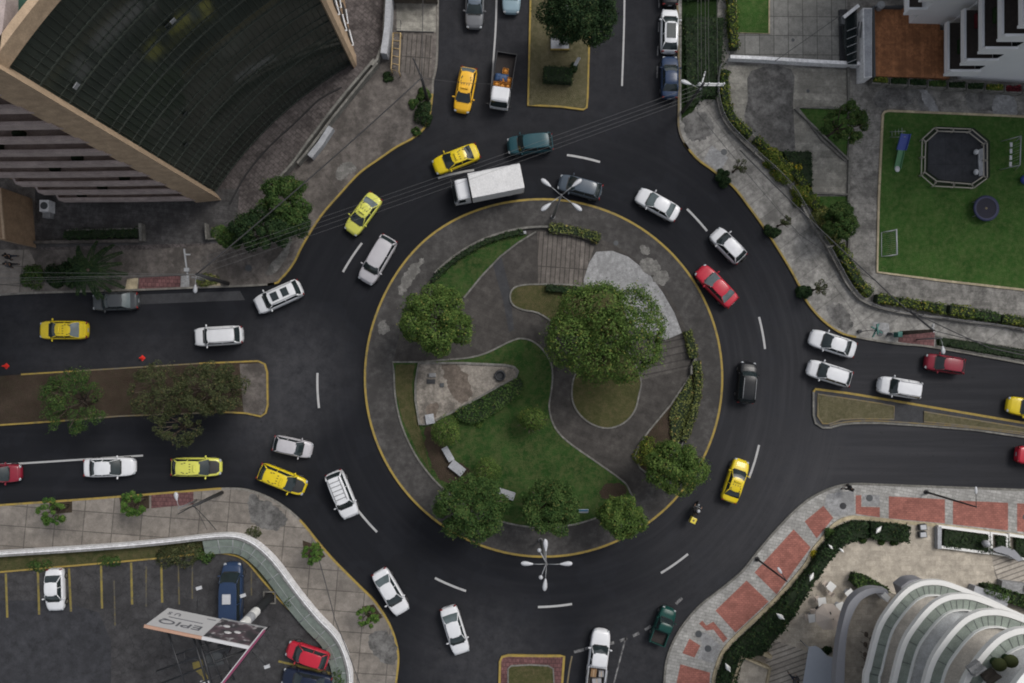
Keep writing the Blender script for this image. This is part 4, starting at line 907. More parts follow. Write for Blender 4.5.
b = MB(); b.box((-hx + (xc + hx) / 2, 0, .72), (xc + hx + .1, .9, .22)); b.build('chassis', M['black'], t)
b = MB(); b.box((-hx + (xc + hx) / 2, 0, 1.85), (xc + hx, 2.15, 2.05))
M['truckwhite'] = concrete('dusty_white_panel', (.6, .6, .6), .9, stain=.12, sc=1.5, rough=.6); cb = b.build('cargo_box', M['truckwhite'], t); bv = cb.modifiers.new('bevel', 'BEVEL'); bv.width = .03; bv.segments = 2
b = MB()
for i in range(1, 8): b.box((-hx + (xc + hx) * i / 8, 0, 2.878), (.02, 2.1, .008))
for s_ in (-1, 1): b.box((-hx + (xc + hx) / 2, s_ * 1.06, 2.885), (xc + hx, .05, .03))
b.build('roof_rib', paint((.52, .52, .53)), cb)
for s_ in (-1, 1):
    b = MB(); b.box((-hx - .012, s_ * .52, 1.85), (.02, 1.0, 1.9)); b.build('rear_door', paint((.6, .6, .61)), t)
    b = MB(); b.box((-hx - .02, s_ * .85, .75), (.05, .22, .12)); b.build('tail_light', M['tl'], t)
wheels(t, (hx - .85, -hx + 1.2), .86)
rp, fp = W(507, 54, 1.0), W(498.5, 109, 1.0); d = fp - rp; L_ = d.length; c = (rp + fp) / 2
t = thing('flatbed_truck', 'small white cabbed flatbed truck loaded with orange crates and blue tarpaulin', 'truck', (c.x, c.y, 0), math.atan2(d.y, d.x))
hx = L_ / 2; xc = hx - 1.75; cab(t, xc + .1, hx - .1, 1.68, 1.95, WH)
b = MB(); b.box(((xc - hx) / 2, 0, .72), (xc + hx - .05, 1.7, .1)); b.build('bed_floor', M['bedliner'], t)
b = MB()
for s_ in (-1, 1): b.box(((xc - hx) / 2, s_ * .86, 1.05), (xc + hx, .06, .6)); b.box(((xc - hx) / 2, s_ * .86, 1.45), (xc + hx, .05, .06))
b.box((-hx, 0, 1.0), (.06, 1.7, .5)); b.box((xc, 0, 1.2), (.06, 1.7, .9))
for x in np.linspace(-hx + .1, xc - .1, 5):
    for s_ in (-1, 1): b.box((x, s_ * .86, 1.2), (.06, .08, .6))
b.build('bed_side', M['black'], t); wheels(t, (hx - .9, -hx + .9), .72, .32, .2)
M['orange_crate'] = plain('orange_plastic', (.5, .2, .02), .6, var=.4, scale=6); M['bluetarp'] = plain('blue_tarpaulin', (.03, .07, .16), .5, var=.4, scale=5)
ang = t.rotation_euler[2]; rl = Matrix.Rotation(ang, 3, 'Z'); tl_ = t.location.copy()
i = 0
posn = [('just behind the cab at the left', xc - .35, .5), ('just behind the cab in the middle', xc - .32, 0.0), ('just behind the cab at the right', xc - .4, -.52), ('second row left', xc - .92, .52), ('second row middle', xc - .95, .02), ('on its own beside the tarpaulin', -.95, .1)]
for pos, x, y in posn:
    o_ = rl @ Vector((x, y, .77)) + tl_; b = MB(); a = .48
    b.box((0, 0, .02), (a, a, .03)); [b.box((s_ * a / 2, 0, .16), (.03, a, .3)) for s_ in (-1, 1)]; [b.box((0, s_ * a / 2, .16), (a, .03, .3)) for s_ in (-1, 1)]
    b.ell((0, 0, .2), (a * .42, a * .42, .14), m=0)
    q = b.build('crate', M['orange_crate']); q.location = o_; q.rotation_euler = (0, 0, ang + random.uniform(-.15, .15)); tag(q, 'full orange crate on the flatbed, ' + pos, 'crate', 'orange crates on the flatbed')
b = MB(); vs = []; rnd = np.random.default_rng(3)
for j in range(7):
    for i in range(9): vs.append((-.55 + j * .12 + rnd.normal() * .02, -.72 + i * .15, .25 + .14 * rnd.random() - .2 * (j in (0, 6) or i in (0, 8))))
b.add(vs, [(j * 9 + i, (j + 1) * 9 + i, (j + 1) * 9 + i + 1, j * 9 + i + 1) for j in range(6) for i in range(8)], 0, True)
o = b.build('tarpaulin', M['bluetarp']); o.location = rl @ Vector((-.15, -.05, .8)) + tl_; o.rotation_euler = (0, 0, ang); tag(o, 'crumpled dark blue tarpaulin on the flatbed', 'tarpaulin')
# load in the white pickup
rp, fp = W(594.5, 688, .7), W(602, 628, .7); dd = (fp - rp).normalized(); cc = (rp + fp) / 2
M['cardboard'] = plain('cardboard', (.2, .12, .06), .8, var=.3); M['junk'] = plain('grey_load', (.25, .25, .26), .7, var=.3)
for n_, (u, v, sx, sy, sz, mt, lb, ct) in enumerate(((-1.2, .3, .7, .5, .4, 'cardboard', 'brown cardboard box in the white pickup bed against the cab', 'box'), (-1.25, -.4, .5, .45, .3, 'junk', 'grey box in the white pickup bed beside a cardboard one', 'box'), (-2.0, -.1, .55, .8, .25, 'junk', 'low grey box further back in the white pickup bed', 'box'))):
    q = cc + dd * u + Vector((-dd.y, dd.x, 0)) * v; b = MB(); b.box((0, 0, sz / 2), (sx, sy, sz)); b.box((0, .0, sz + .005), (sx * .9, .06, .012), m=1); b.box((0, sy * .25, sz + .004), (sx * .96, sy * .46, .006))
    o = b.build('cardboard_box' if ct == 'box' and mt == 'cardboard' else 'box', [M[mt], M['tan_lt']]); o.location = (q.x, q.y, .68); o.rotation_euler = (0, 0, math.atan2(dd.y, dd.x) + .1 * n_); tag(o, lb, ct)

# ---------------------------------------------------------------- people
M['skin'] = plain('skin', (.3, .17, .11), .6); M['hair'] = plain('hair', (.015, .012, .01), .7)
M['cloth_dark'] = plain('dark_cloth', (.012, .012, .014), .9); M['jeans'] = plain('dark_jeans', (.02, .025, .04), .9); M['cloth_grey'] = plain('grey_cloth', (.06, .06, .065), .9)
def skinned(name, verts, edges, rad, mat, parent, root=0, sub=1):
    me = bpy.data.meshes.new(name); me.from_pydata(verts, edges, []); o = bpy.data.objects.new(name, me); COL.objects.link(o); o.parent = parent
    sk = o.modifiers.new('skin', 'SKIN'); sk.use_smooth_shade = True
    for i, r_ in enumerate(rad):
        q = me.skin_vertices[0].data[i]; q.radius = (r_, r_) if not isinstance(r_, tuple) else r_; q.use_root = (i == root)
    s_ = o.modifiers.new('sub', 'SUBSURF'); s_.levels = sub; s_.render_levels = sub; me.materials.append(mat); return o
def person(loc, rz, label, top='cloth_dark', legs='jeans', pose='walk', helmet=False, name='person'):
    t = thing(name, label, 'person', loc, rz)
    V, E, Rd = [], [], []
    def add(p, r_, parent=None):
        V.append(p); Rd.append(r_)
        if parent is not None: E.append((parent, len(V) - 1))
        return len(V) - 1
    if pose == 'walk':
        hip, ch, nk, hd = (0, 0, .95), (.02, 0, 1.28), (.03, 0, 1.5), (.05, 0, 1.66)
        leg = {1: [(.0, .1, .9), (.2, .1, .52), (.22, .1, .12), (.38, .1, .05)], -1: [(.0, -.1, .9), (-.05, -.1, .5), (-.34, -.1, .16), (-.24, -.1, .05)]}
        arm = {1: [(.02, .2, 1.42), (-.12, .27, 1.14), (-.08, .27, .88)], -1: [(.02, -.2, 1.42), (.1, -.27, 1.14), (.28, -.25, .96)]}
    else:   # riding
        hip, ch, nk, hd = (-.1, 0, .82), (.05, 0, 1.12), (.16, 0, 1.34), (.22, 0, 1.5)
        leg = {s_: [(-.05, s_ * .12, .82), (.32, s_ * .2, .72), (.12, s_ * .2, .32), (.28, s_ * .2, .26)] for s_ in (1, -1)}
        arm = {s_: [(.12, s_ * .2, 1.28), (.28, s_ * .34, 1.08), (.52, s_ * .32, .98)] for s_ in (1, -1)}
    a = add(hip, (.13, .15)); b_ = add(ch, (.11, .15), a); n_ = add(nk, .06, b_); add(hd, .1, n_)
    L0 = {}
    for s_ in (1, -1):
        p = a
        for q, r_ in zip(leg[s_], (.085, .06, .04, .035)): p = add(q, r_, p)
        p = b_
        for q, r_ in zip(arm[s_], (.055, .042, .03)): p = add(q, r_, p)
        w_ = Vector(arm[s_][-1]); dr = (w_ - Vector(arm[s_][-2])).normalized(); sd = Vector((0, 1, 0)).cross(dr).normalized()
        pm = add(tuple(w_ + dr * .07), (.032, .02), p)
        for kf in range(4):
            f0 = add(tuple(w_ + dr * .11 + sd * (.025 * (kf - 1.5))), .009, pm); ln = (.05, .065, .06, .045)[kf]
            f1 = add(tuple(w_ + dr * (.11 + ln * .6) + sd * (.028 * (kf - 1.5))), .0085, f0); add(tuple(w_ + dr * (.11 + ln) + sd * (.028 * (kf - 1.5)) + Vector((0, -s_ * .02, 0))), .0075, f1)
        th = add(tuple(w_ + dr * .05 + sd * .045), .01, pm); add(tuple(w_ + dr * .09 + sd * .065), .009, th)
    skinned('body', V, E, Rd, M['skin'], t)
    v = [hip, ch, (nk[0], 0, nk[2] - .06)]; e = [(0, 1), (1, 2)]; r_ = [(.16, .19), (.17, .23), .11]
    for s_ in (1, -1):
        i = len(v); v += arm[s_][:2] + [tuple(Vector(arm[s_][1]).lerp(Vector(arm[s_][2]), .9))]; e += [(1, i), (i, i + 1), (i + 1, i + 2)]; r_ += [.1, .078, .055]
    skinned('jacket', v, e, r_, M[top], t)
    v = [hip]; e = []; r_ = [(.14, .165)]
    for s_ in (1, -1):
        i = len(v); v += leg[s_][:3]; e += [(0, i), (i, i + 1), (i + 1, i + 2)]; r_ += [.115, .092, .068]
    skinned('trousers', v, e, r_, M[legs], t)
    for s_ in (1, -1):
        q = Vector(leg[s_][3]); b = MB(); b.ell(q + Vector((-.03, 0, 0)), (.15, .055, .05)); b.build('shoe', M['trim'], t)
    b = MB(); h = Vector(hd)
    if helmet: b.ell(h + Vector((0, 0, .03)), (.165, .145, .15)); o = b.build('helmet', M['lampwhite'], t); b = MB(); b.ell(h + Vector((.08, 0, .01)), (.1, .12, .06)); b.build('visor', M['cglass'], t)
    else:
        b.ell(h + Vector((-.015, 0, .05)), (.115, .1, .11)); b.build('hair', M['hair'], t)
        b = MB(); b.ell(h + Vector((.11, 0, .0)), (.022, .014, .022)); b.ell(h + Vector((.1, 0, -.045)), (.012, .025, .008)); b.build('face', M['skin'], t)
        for s_ in (1, -1): b = MB(); b.ell(h + Vector((.1, s_ * .035, .02)), (.01, .013, .009)); b.build('eye', M['hair'], t); b = MB(); b.ell(h + Vector((0, s_ * .1, 0)), (.02, .01, .03)); b.build('ear', M['skin'], t)
    return t
q = W(15.5, 258, PZ); person((q.x, q.y, PZ), R(195), 'person in black walking on the left pavement beside the tan wall')
q = W(16, 266, PZ); person((q.x, q.y, PZ), R(190), 'person in dark grey clothes walking below another on the left pavement', 'cloth_grey', 'cloth_dark')
q = W(845, 486.3, PZ); person((q.x, q.y, PZ), R(200), 'person in black crossing near the kerb of the red brick pavement', 'cloth_dark', 'cloth_dark')
q = W(791, 675, Z2); person((q.x, q.y, Z2), R(120), 'person in dark clothes on the striped plaza steps', 'cloth_grey', 'jeans')
rp, fp = W(690.5, 521, .6), W(699, 502, .6); d = fp - rp; c = (rp + fp) / 2; ang = math.atan2(d.y, d.x)
t = thing('motorcycle', 'black motorcycle with square yellow delivery box', 'motorcycle', (c.x, c.y, 0), ang)
for x in (.68, -.62):
    b = MB(); n = 18; b.rings([[(x + q * math.cos(2 * math.pi * i / n), o_, .3 + q * math.sin(2 * math.pi * i / n)) for i in range(n)] for q, o_ in ((.2, -.05), (.3, -.03), (.3, .03), (.2, .05))], 0); b.build('wheel', M['tyre'], t)
b = MB(); b.tube([(-.62, 0, .3), (-.1, 0, .45), (.3, 0, .6), (.55, 0, .85)], .05, 8); b.tube([(.68, 0, .3), (.52, 0, .9)], .04, 8); b.ell((.05, 0, .42), (.25, .16, .16)); b.build('frame', M['black'], t)
b = MB(); b.ell((.25, 0, .82), (.26, .14, .13)); b.build('fuel_tank', M['trim'], t)
b = MB(); b.ell((-.2, 0, .8), (.38, .13, .06)); b.build('seat', M['trim'], t)
b = MB(); b.tube([(.42, -.36, 1.0), (.52, -.1, .97), (.52, .1, .97), (.42, .36, 1.0)], .018, 6); b.build('handlebar', M['steel'], t)
b = MB(); b.ell((.68, 0, .88), (.08, .1, .09)); b.build('headlight', M['hl'], t)
b = MB(); b.box((-.72, 0, 1.12), (.5, .5, .5)); o = b.build('delivery_box', paint((.62, .5, .06)), t); m_ = o.modifiers.new('bevel', 'BEVEL'); m_.width = .03; m_.segments = 2
b = MB(); b.box((-.72, 0, 1.375), (.16, .16, .012)); b.build('logo_patch', M['yellow_dull'], o)
person((c.x, c.y, 0), ang, 'motorcycle rider in black with white helmet, in front of the yellow box', 'cloth_dark', 'cloth_dark', 'ride', True)
# ---------------------------------------------------------------- trees and planting
T = tree
T('broadleaf_tree', 437, 320, 38, 'round bright green tree on the left of the central island', M['leaf_bright'], h=5.0, seed=11, k=64, n=11000, leaf=.15, lobe=.3, spread=.8)
T('broadleaf_tree', 605, 333, 65, 'largest tree of the central island, wide lobed crown beside the light concrete', M['leaf_bright'], h=6.0, ry=52, seed=12, k=110, n=26000, leaf=.16, lobe=.33, spread=.74)
T('broadleaf_tree', 676, 466, 35, 'green tree overhanging the right kerb of the island above the motorcycle', M['leaf_bright'], h=4.2, ry=29, seed=13, k=48, n=7500, leaf=.14, lobe=.3, spread=.8)
T('broadleaf_tree', 622, 516, 28, 'rounded tree by the lower right kerb of the island', M['leaf_bright'], h=4.2, ry=24, seed=14, k=48, n=6000, leaf=.14, lobe=.3, spread=.8)
T('broadleaf_tree', 551, 507, 30, 'speckled green tree above the four armed street lamp', M['leaf_mid'], h=5.0, ry=30, seed=15, k=50, n=7000, leaf=.14, lobe=.3, spread=.8)
T('broadleaf_tree', 471, 508, 40, 'wide dark green tree at the lower left kerb of the island', M['leaf_mid'], h=5.0, ry=35, seed=16, k=64, n=10500, leaf=.14, lobe=.28, spread=.8)
T('topiary_tree', 446.5, 431, 20, 'small clipped round tree at the tip of the sandy triangle', M['leaf_bright'], h=1.9, seed=17, k=9, n=3000, leaf=.09, lobe=.6, spread=.35, rzf=.85)
T('topiary_tree', 532, 422, 20, 'small clipped round tree alone on the middle lawn', M['leaf_bright'], h=1.9, seed=18, k=9, n=2600, leaf=.1, lobe=.6, spread=.38, rzf=.85)
T('topiary_tree', 487, 471, 18, 'small clipped round tree touching the wide dark tree', M['leaf_bright'], h=2.0, seed=19, k=9, n=2400, leaf=.09, lobe=.6, spread=.35, rzf=.85)
T('broadleaf_tree', 579, 12, 42, 'big very dark tree on the upper median, cut by the top edge', M['leaf_dark'], h=5.5, ry=34, seed=20, k=66, n=12500, leaf=.17, lobe=.28, spread=.8)
T('median_tree', 73, 402, 34, 'airy green tree on the brown left median, nearest the left edge', M['leaf_mid'], h=3.8, ry=36, seed=121, k=90, n=2700, leaf=.11, lobe=.17, spread=.85)
T('median_tree', 156, 392, 28, 'sparse grey-green tree in the middle of the left median', M['leaf_grey'], h=4.0, ry=34, seed=22, k=80, n=2100, leaf=.11, lobe=.17, spread=.85)
T('median_tree', 211, 389, 40, 'dense olive tree nearest the rounded yellow end of the left median', M['leaf_grey'], h=3.8, ry=28, seed=23, k=90, n=4200, leaf=.12, lobe=.18, spread=.85)
T('median_tree', 178, 428, 26, 'low grey-green tree leaning over the road below the left median', M['leaf_grey'], h=3.5, ry=20, seed=24, k=44, n=1000, leaf=.11, lobe=.18, spread=.85)
T('broadleaf_tree', 845, 124, 25, 'loose leafy tree in the triangular bed beside the courtyard', M['leaf_mid'], h=4.0, ry=24, seed=25, k=40, n=3600, leaf=.12, lobe=.22, spread=.85)
T('broadleaf_tree', 840, 221, 19, 'dense dark tree on the small lawn left of the playground walkway', M['leaf_mid'], h=3.0, ry=20, seed=26, k=44, n=5000, leaf=.12, lobe=.28, spread=.8)
T('broadleaf_tree', 284, 202, 29, 'dark green tree in the clump beside the cobbled forecourt', M['leaf_mid'], h=4.5, ry=28, seed=27, k=48, n=6200, leaf=.14, lobe=.28, spread=.8)
T('broadleaf_tree', 262, 230, 36, 'broad dark tree of the clump by the upper left kerb', M['leaf_dark'], h=4.2, ry=22, seed=28, k=50, n=7000, leaf=.14, lobe=.28, spread=.8)
T('broadleaf_tree', 292, 222, 20, 'small dark tree at the road end of the clump', M['leaf_dark'], h=4.0, ry=22, seed=41, k=18, n=3600, leaf=.14)
T('broadleaf_tree', 228, 237, 18, 'low olive tree at the building end of the clump', M['leaf_mid'], h=3.0, ry=13, seed=42, k=14, n=2400, leaf=.13)
def palm(px, py, r, label, h, seed, nf=16, mat='leaf_dark', stub=False):
    rng = np.random.default_rng(seed); c = W(px, py, h); t = thing('palm_tree', label, 'palm tree', (c.x, c.y, PZ)); R_ = r / PXM; C, N, S = [], [], []
    for i in range(nf):
        a = 2 * math.pi * i / nf + rng.normal() * .1; L_ = R_ * rng.uniform(.8, 1.1); e = rng.uniform(.2, 1.0)
        for j in range(34):
            u = j / 33 * .93 + .07; x = u * L_; z_ = h - PZ + e * u - (e + 1.1) * u * u
            for s_ in (-1, 1):
                w_ = .34 * R_ * .5 * (1 - u * .75); 
                for q in (.35, .8): C.append((x * math.cos(a) - s_ * w_ * q * math.sin(a), x * math.sin(a) + s_ * w_ * q * math.cos(a), z_ - .1 * q)); N.append((rng.normal() * .25, rng.normal() * .25, 1)); S.append(.09)
    me = quads_mesh('frond', np.array(C), np.array(N, float), np.array(S), rng, [M[mat]]); o = bpy.data.objects.new('frond', me); COL.objects.link(o); o.parent = t; o['kind'] = 'stuff'
    b = MB(); b.tube([(0, 0, 0), (.05, 0, h * .5), (0, 0, h - PZ + .05)], [.17, .12, .14], 10); b.build('trunk', M['bark'], t); return t
palm(88, 270, 30, 'feathery dark palm beside the upper left pavement', 2.6, 5, 20)
shrub(30, 276, 14, 'fresh green low shrub left of the palm', M['leaf_mid'], .7, 10, 31, 1500)
shrub(56, 276, 20, 'dark shrub squeezed between palm and fresh green shrub', M['leaf_dark'], .8, 11, 32, 2200)
shrub(72, 272, 16, 'dark shrub right under the palm fronds', M['leaf_dark'], .9, 12, 62, 2200)
shrub(206, 280, 12, 'low flowering shrub by the utility pole foot', M['leaf_yel'], .4, 5, 33, 700)
hedge([(69, 236), (90, 235.5), (120, 234.5), (142, 234)], 9, .7, 'clipped hedge strip below the beige office building', M['leaf_dark'], seed=3)
shrub(424, 92, 7, 'round bush at the upper left kerb, topmost of three', M['leaf_mid'], .7, 8, 34, 900)
shrub(414, 103, 6, 'smallest bush at the upper left kerb beside the other two', M['leaf_mid'], .5, 6, 35, 700)
shrub(424, 111, 9, 'tallest lower bush against the upper left kerb', M['leaf_dark'], .8, 13, 36, 1500)
shrub(388, 75, 5, 'square little bush under the yellow gate frame', M['leaf_dark'], .6, 6, 37, 600)
shrub(416, 131, 5, 'tiny bush at the curve of the upper left kerb', M['leaf_mid'], .4, 5, 38, 400)
hedge(None, 0, 1.0, 'dark rectangular hedge on the upper median', M['leaf_dark'], poly=[(544, 70), (571, 72), (571, 86), (543, 84)], seed=4)
shrub(574, 66, 5, 'small bush next to the white sign on the upper median', M['leaf_dark'], .5, 5, 39, 400)
# NE verge, fence hedge
hedge(None, 0, .5, 'dark ground cover planting between the parked cars and the courtyard', M['leaf_dark'], poly=[(684, 20), (722, 20), (720, 60), (716, 98), (702, 98), (694, 106), (686, 110)], n_m2=85, seed=6, name='ground_cover', kind='stuff', cat=None, wav=.6, jit=.4)
hedge(None, 0, .4, 'dark ground cover beside the top edge', M['leaf_dark'], poly=[(684, -80), (722, -80), (722, 0), (684, 2)], n_m2=60, seed=7, name='ground_cover', kind='stuff', cat=None, wav=.6, jit=.4)
hedge([(727, -60), (729, 0), (730, 30), (732, 52)], 9, .9, 'yellowish hedge beside the small courtyard lawn at the top', M['leaf_hedge'], seed=8, z=Z2)
hb = cr(HB, 6)
segs = [(70, 128), (131, 148), (150, 166)]
hedge([p for p in hb if 72 <= p[1] <= 140], 8, .9, 'yellow-green clipped hedge bending around the stained courtyard', M['leaf_hedge'], seed=9, z=Z2, wav=.2)
for i, (px, py, rx, ry, m_, lb) in enumerate(((766, 157, 12, 8, 'leaf_hedge', 'rounded hedge clump at the upper end of the fence row'), (779, 172, 12, 9, 'leaf_hedge', 'rounded hedge clump beside the yellow flowering bush'), (800, 196, 13, 10, 'leaf_hedge', 'large yellow-green clump where the fence passes the little lawn'),
        (818, 218, 12, 10, 'leaf_yel', 'pale yellow-green clump in the fence row beside the dark tree'), (829, 236, 9, 8, 'leaf_yel', 'smaller pale clump just below the dark tree'))):
    shrub(px + 6, py - 2, rx + 1, lb, M[m_], 1.0, ry + 2, 70 + i, 2200, z=Z2, rot=-.9)
hedge([(x + 2, y - 1) for x, y in hb if 140 <= y <= 243], 7, .7, 'continuous low hedge beneath the rounded clumps along the upper right fence', M['leaf_hedge'], seed=44, z=Z2, wav=.3, jit=.2)
shrub(798, 168, 8, 'yellow flowering bush in the planting bed', M['flower_yel'], .6, 6, 43, 900, z=Z2)
hedge(None, 0, .6, 'dark planting in the bed behind the yellow bush', M['leaf_dark'], poly=[(780, 154), (808, 154), (809, 188), (803, 186), (790, 168)], seed=10, z=Z2, name='bed_planting', cat='planting', wav=.4)
hedge([p for p in hb if 244 <= p[1] <= 296 and p[0] < 872], 9, .9, 'yellow-green hedge row below the playground walkway corner', M['leaf_hedge'], seed=11, z=Z2, wav=.22)
for i, (a, c, lb) in enumerate(((872, 893, 'hedge block nearest the fence corner'), (895, 914, 'short hedge block second from the fence corner'), (916, 940, 'bright hedge block above the brown pole'), (943, 966, 'brightest tall hedge block along the right hand fence'), (968, 994, 'darker hedge block along the right hand fence'), (996, 1060, 'hedge block running out of the right edge'))):
    hedge([(a, 298.5 + (a - 872) * .163), (c, 298.5 + (c - 872) * .163)], 9 + 2 * (i == 3), .9 + .2 * (i == 3), 'yellow-green ' + lb if i != 4 else lb, M['leaf_hedge'] if i != 4 else M['leaf_mid'], seed=20 + i, z=Z2)
for i, (px, py, r, lb) in enumerate(((725, 176, 9, 'dark kerbside bush opposite the courtyard'), (775, 228, 9, 'dark kerbside bush beside the small white car'), (807, 291, 8, 'dark kerbside bush nearest the right hand road'))):
    shrub(px, py, r, lb, M['leaf_dark'], .9, r, 80 + i, 1300)
for i, (px, py, r, lb) in enumerate(((740, 166, 9, 'sparse twiggy sapling next to the topmost kerbside bush'), (786, 222, 8, 'sparse twiggy sapling next to the middle kerbside bush'), (822, 288, 11, 'sparse twiggy sapling next to the lowest kerbside bush'))):
    T('sapling', px, py, r, lb, M['leaf_grey'], h=2.2, seed=50 + i, k=9, n=330, leaf=.08, lobe=.35)
hedge(None, 0, .35, 'low dark green planting on the verge above the dark red car', M['leaf_dark'], poly=[(937, 338), (1024, 350.5), (1100, 362), (1100, 373), (1024, 359.5), (937, 344.5)], n_m2=50, seed=12, name='verge_planting', cat='planting', wav=.3)
# SE planting
seh = [(716, 720), (715, 683), (716, 674), (724, 652), (739, 636), (770, 607), (790, 586), (807, 565), (815, 550), (823, 541), (835, 526), (849, 520), (862, 520), (863, 535), (845, 539), (832, 551), (820, 566), (808, 583), (789, 614), (767, 642), (758, 652), (740, 653), (732, 683), (727, 720)]
hedge(None, 0, .8, 'wide dark planting bed curving along the red brick pavement', M['leaf_dark'], poly=seh, n_m2=75, seed=13, z=Z2, name='planting', cat='planting', wav=.45, leaf=.12)
for i, (px, py, r, m_, lb) in enumerate(((818, 556, 5, 'flower_yel', 'small yellow flowering plant near the plaza table end of the bed'), (757, 643, 4, 'flower_yel', 'orange-yellow flower clump in the lower bed'), (790, 600, 6, 'leaf_mid', 'lighter green bush in the bed beside the lamp post'), (745, 646, 5, 'leaf_mid', 'lighter green bush in the bed above the planter box'), (776, 632, 6, 'leaf_mid', 'lighter green bush in the bed near the striped steps'), (833, 535, 7, 'leaf_mid', 'lighter green bush at the upper turn of the bed'))):
    shrub(px, py, r, lb, M[m_], 1.0, r, 90 + i, 500, z=Z2)
hedge(None, 0, .9, 'dark clipped hedge block right of the curved bed', M['leaf_dark'], poly=[(866, 520), (904, 524), (903, 540), (866, 536)], seed=14, z=Z2, n_m2=75)
for i, (px, py, lb) in enumerate(((864, 541, 'small bush at the left foot of the hedge block'), (881, 542, 'small bush under the middle of the hedge block'), (895, 543, 'small bush at the right foot of the hedge block'))): shrub(px, py, 4.5, lb, M['leaf_mid'], .4, 3, 100 + i, 300, z=Z2)
hedge(None, 0, 1.1, 'wedge-shaped clipped hedge above the grey curved terrace', M['leaf_mid'], poly=[(849.5, 570.5), (862, 574), (880, 584), (884, 590), (858, 588), (847, 579)], seed=15, z=Z2, n_m2=90)
hedge(None, 0, 1.1, 'long wedge-shaped clipped hedge right of the curved tower', M['leaf_mid'], poly=[(977, 582), (986, 582), (1010, 590), (1040, 604), (1040, 612), (1000, 598), (977, 588)], seed=16, z=Z2, n_m2=90)
hedge(None, 0, 1.0, 'short clipped hedge at the right edge of the plaza', M['leaf_dark'], poly=[(1017, 584), (1060, 588), (1060, 598), (1019, 591)], seed=17, z=Z2, n_m2=90)
# SW planting
for i, (px, py, r, lb) in enumerate(((52, 511, 16, 'leafy young tree in the pavement pit nearest the left edge'), (133, 503, 14, 'leafy young tree in the second pavement pit'), (313, 554, 12, 'bright young tree by the lower left kerb'), (367, 618, 12, 'bright young tree beside the round asphalt patch'))):
    T('young_tree', px, py, r, lb, M['leaf_fresh'], h=2.6, seed=60 + i, k=34, n=2600 if i else 1900, leaf=.095, lobe=.2, spread=.85)
shrub(252, 533, 9, 'dry brownish creeper on the outside of the white wall', M['soil'] if False else M['leaf_grey'], .3, 5, 110, 260)
shrub(176, 556, 26, 'leafy creeper over the car park verge', M['leaf_grey'], .9, 9, 111, 1600, z=lotz)
shrub(205, 556, 12, 'darker creeper next to the leafy one on the verge', M['leaf_mid'], .6, 6, 112, 700, z=lotz)
for i, (px, py, r, r2, lb) in enumerate(((290, 597, 6, 12, 'weedy bush between the yellow kerb and the green panels'), (341, 676, 5, 14, 'weedy bush at the lower end of the yellow kerb'), (40, 566, 14, 3, 'grass tuft along the verge above the white parked car'), (110, 561, 12, 3, 'grass tuft along the verge in the middle'))): shrub(px, py, r, lb, M['leaf_mid'], .35, r2, 120 + i, 500, z=lotz)
# island hedges
hedge(circ(147, 221, 262, 26), 5, .5, 'thin curved hedge behind the white kerb wall at the top left of the island', M['leaf_dark'], seed=30)
hedge(circ(149, 272, 292, 10), 9, .6, 'olive flowering planter strip at the top of the island', M['leaf_yel'], seed=31)
hedge(None, 0, .7, 'dark capsule-shaped hedge along the sandy triangle', M['leaf_mid'], poly=cr([(457, 411), (480, 399), (505, 385), (518, 378), (523, 384), (521, 392), (508, 403), (480, 421), (464, 421)], 3, True), seed=32, n_m2=85)
hedge([(546, 288), (570, 291)], 7, .6, 'short dark hedge at the foot of the plank steps', M['leaf_dark'], seed=33)
hedge([(572, 288), (586, 294)], 5, .5, 'dark hedge piece between the steps and the largest tree', M['leaf_dark'], seed=34)
hedge([(686, 331), (690, 345), (692.5, 358)], 8, .6, 'yellow-green planter strip, upper piece on the island right side', M['leaf_yel'], seed=35, n_m2=70)
hedge([(695, 361), (697, 378), (696, 396), (692, 412), (686, 430), (682, 440)], 7, .6, 'yellow-green planter strip, lower piece on the island right side', M['leaf_yel'], seed=36, n_m2=70)
hedge(None, 0, .35, 'broad yellow-green flowering bed on the right of the island', M['leaf_yel'], poly=[(690, 376), (692, 392), (688, 412), (679, 440), (671, 442), (669, 412), (678, 396)], seed=37, n_m2=75, name='flower_bed', cat='flower bed')
shrub(648, 452, 13, 'yellowish bush at the rounded corner of the brown soil bed', M['leaf_hedge'], .6, 15, 130, 1500)
shrub(478, 424, 5, 'tiny bush below the capsule hedge', M['leaf_bright'], .3, 4, 131, 300)
def wallobj(name, path, wd, h, label, cat, mat, z=PZ, group=None, mt=None):
    pw = P2(path); b = MB(); b.strip(pw, wd, z + h, z0=z - .02); c = pw[len(pw) // 2]
    return tag(b.build(name, M[mat], origin=(c[0], c[1], z)), label, cat, group)
wallobj('kerb_wall', circ(150.5, 224, 274, 34), .18, .35, 'low pale wall curving around the top left of the island', 'low wall', 'edge')
wallobj('kerb_wall', [(507, 235), (526, 233)], .25, .3, 'short white stone bar at the top corner of the island lawn', 'kerb stone', 'greywall')
wallobj('kerb_wall', circ(145, 273, 291, 14), .16, .4, 'dark low wall below the olive planter strip', 'low wall', 'island_path')
wallobj('kerb_wall', [(689, 356), (694, 357.5), (690, 367), (690, 374)], .16, .45, 'pale corner wall in the right planter strip', 'low wall', 'edge')
wallobj('kerb_wall', circ(152.5, -17, 26, 24), .1, .25, 'thin edging wall along the right planter strip', 'low wall', 'edge')
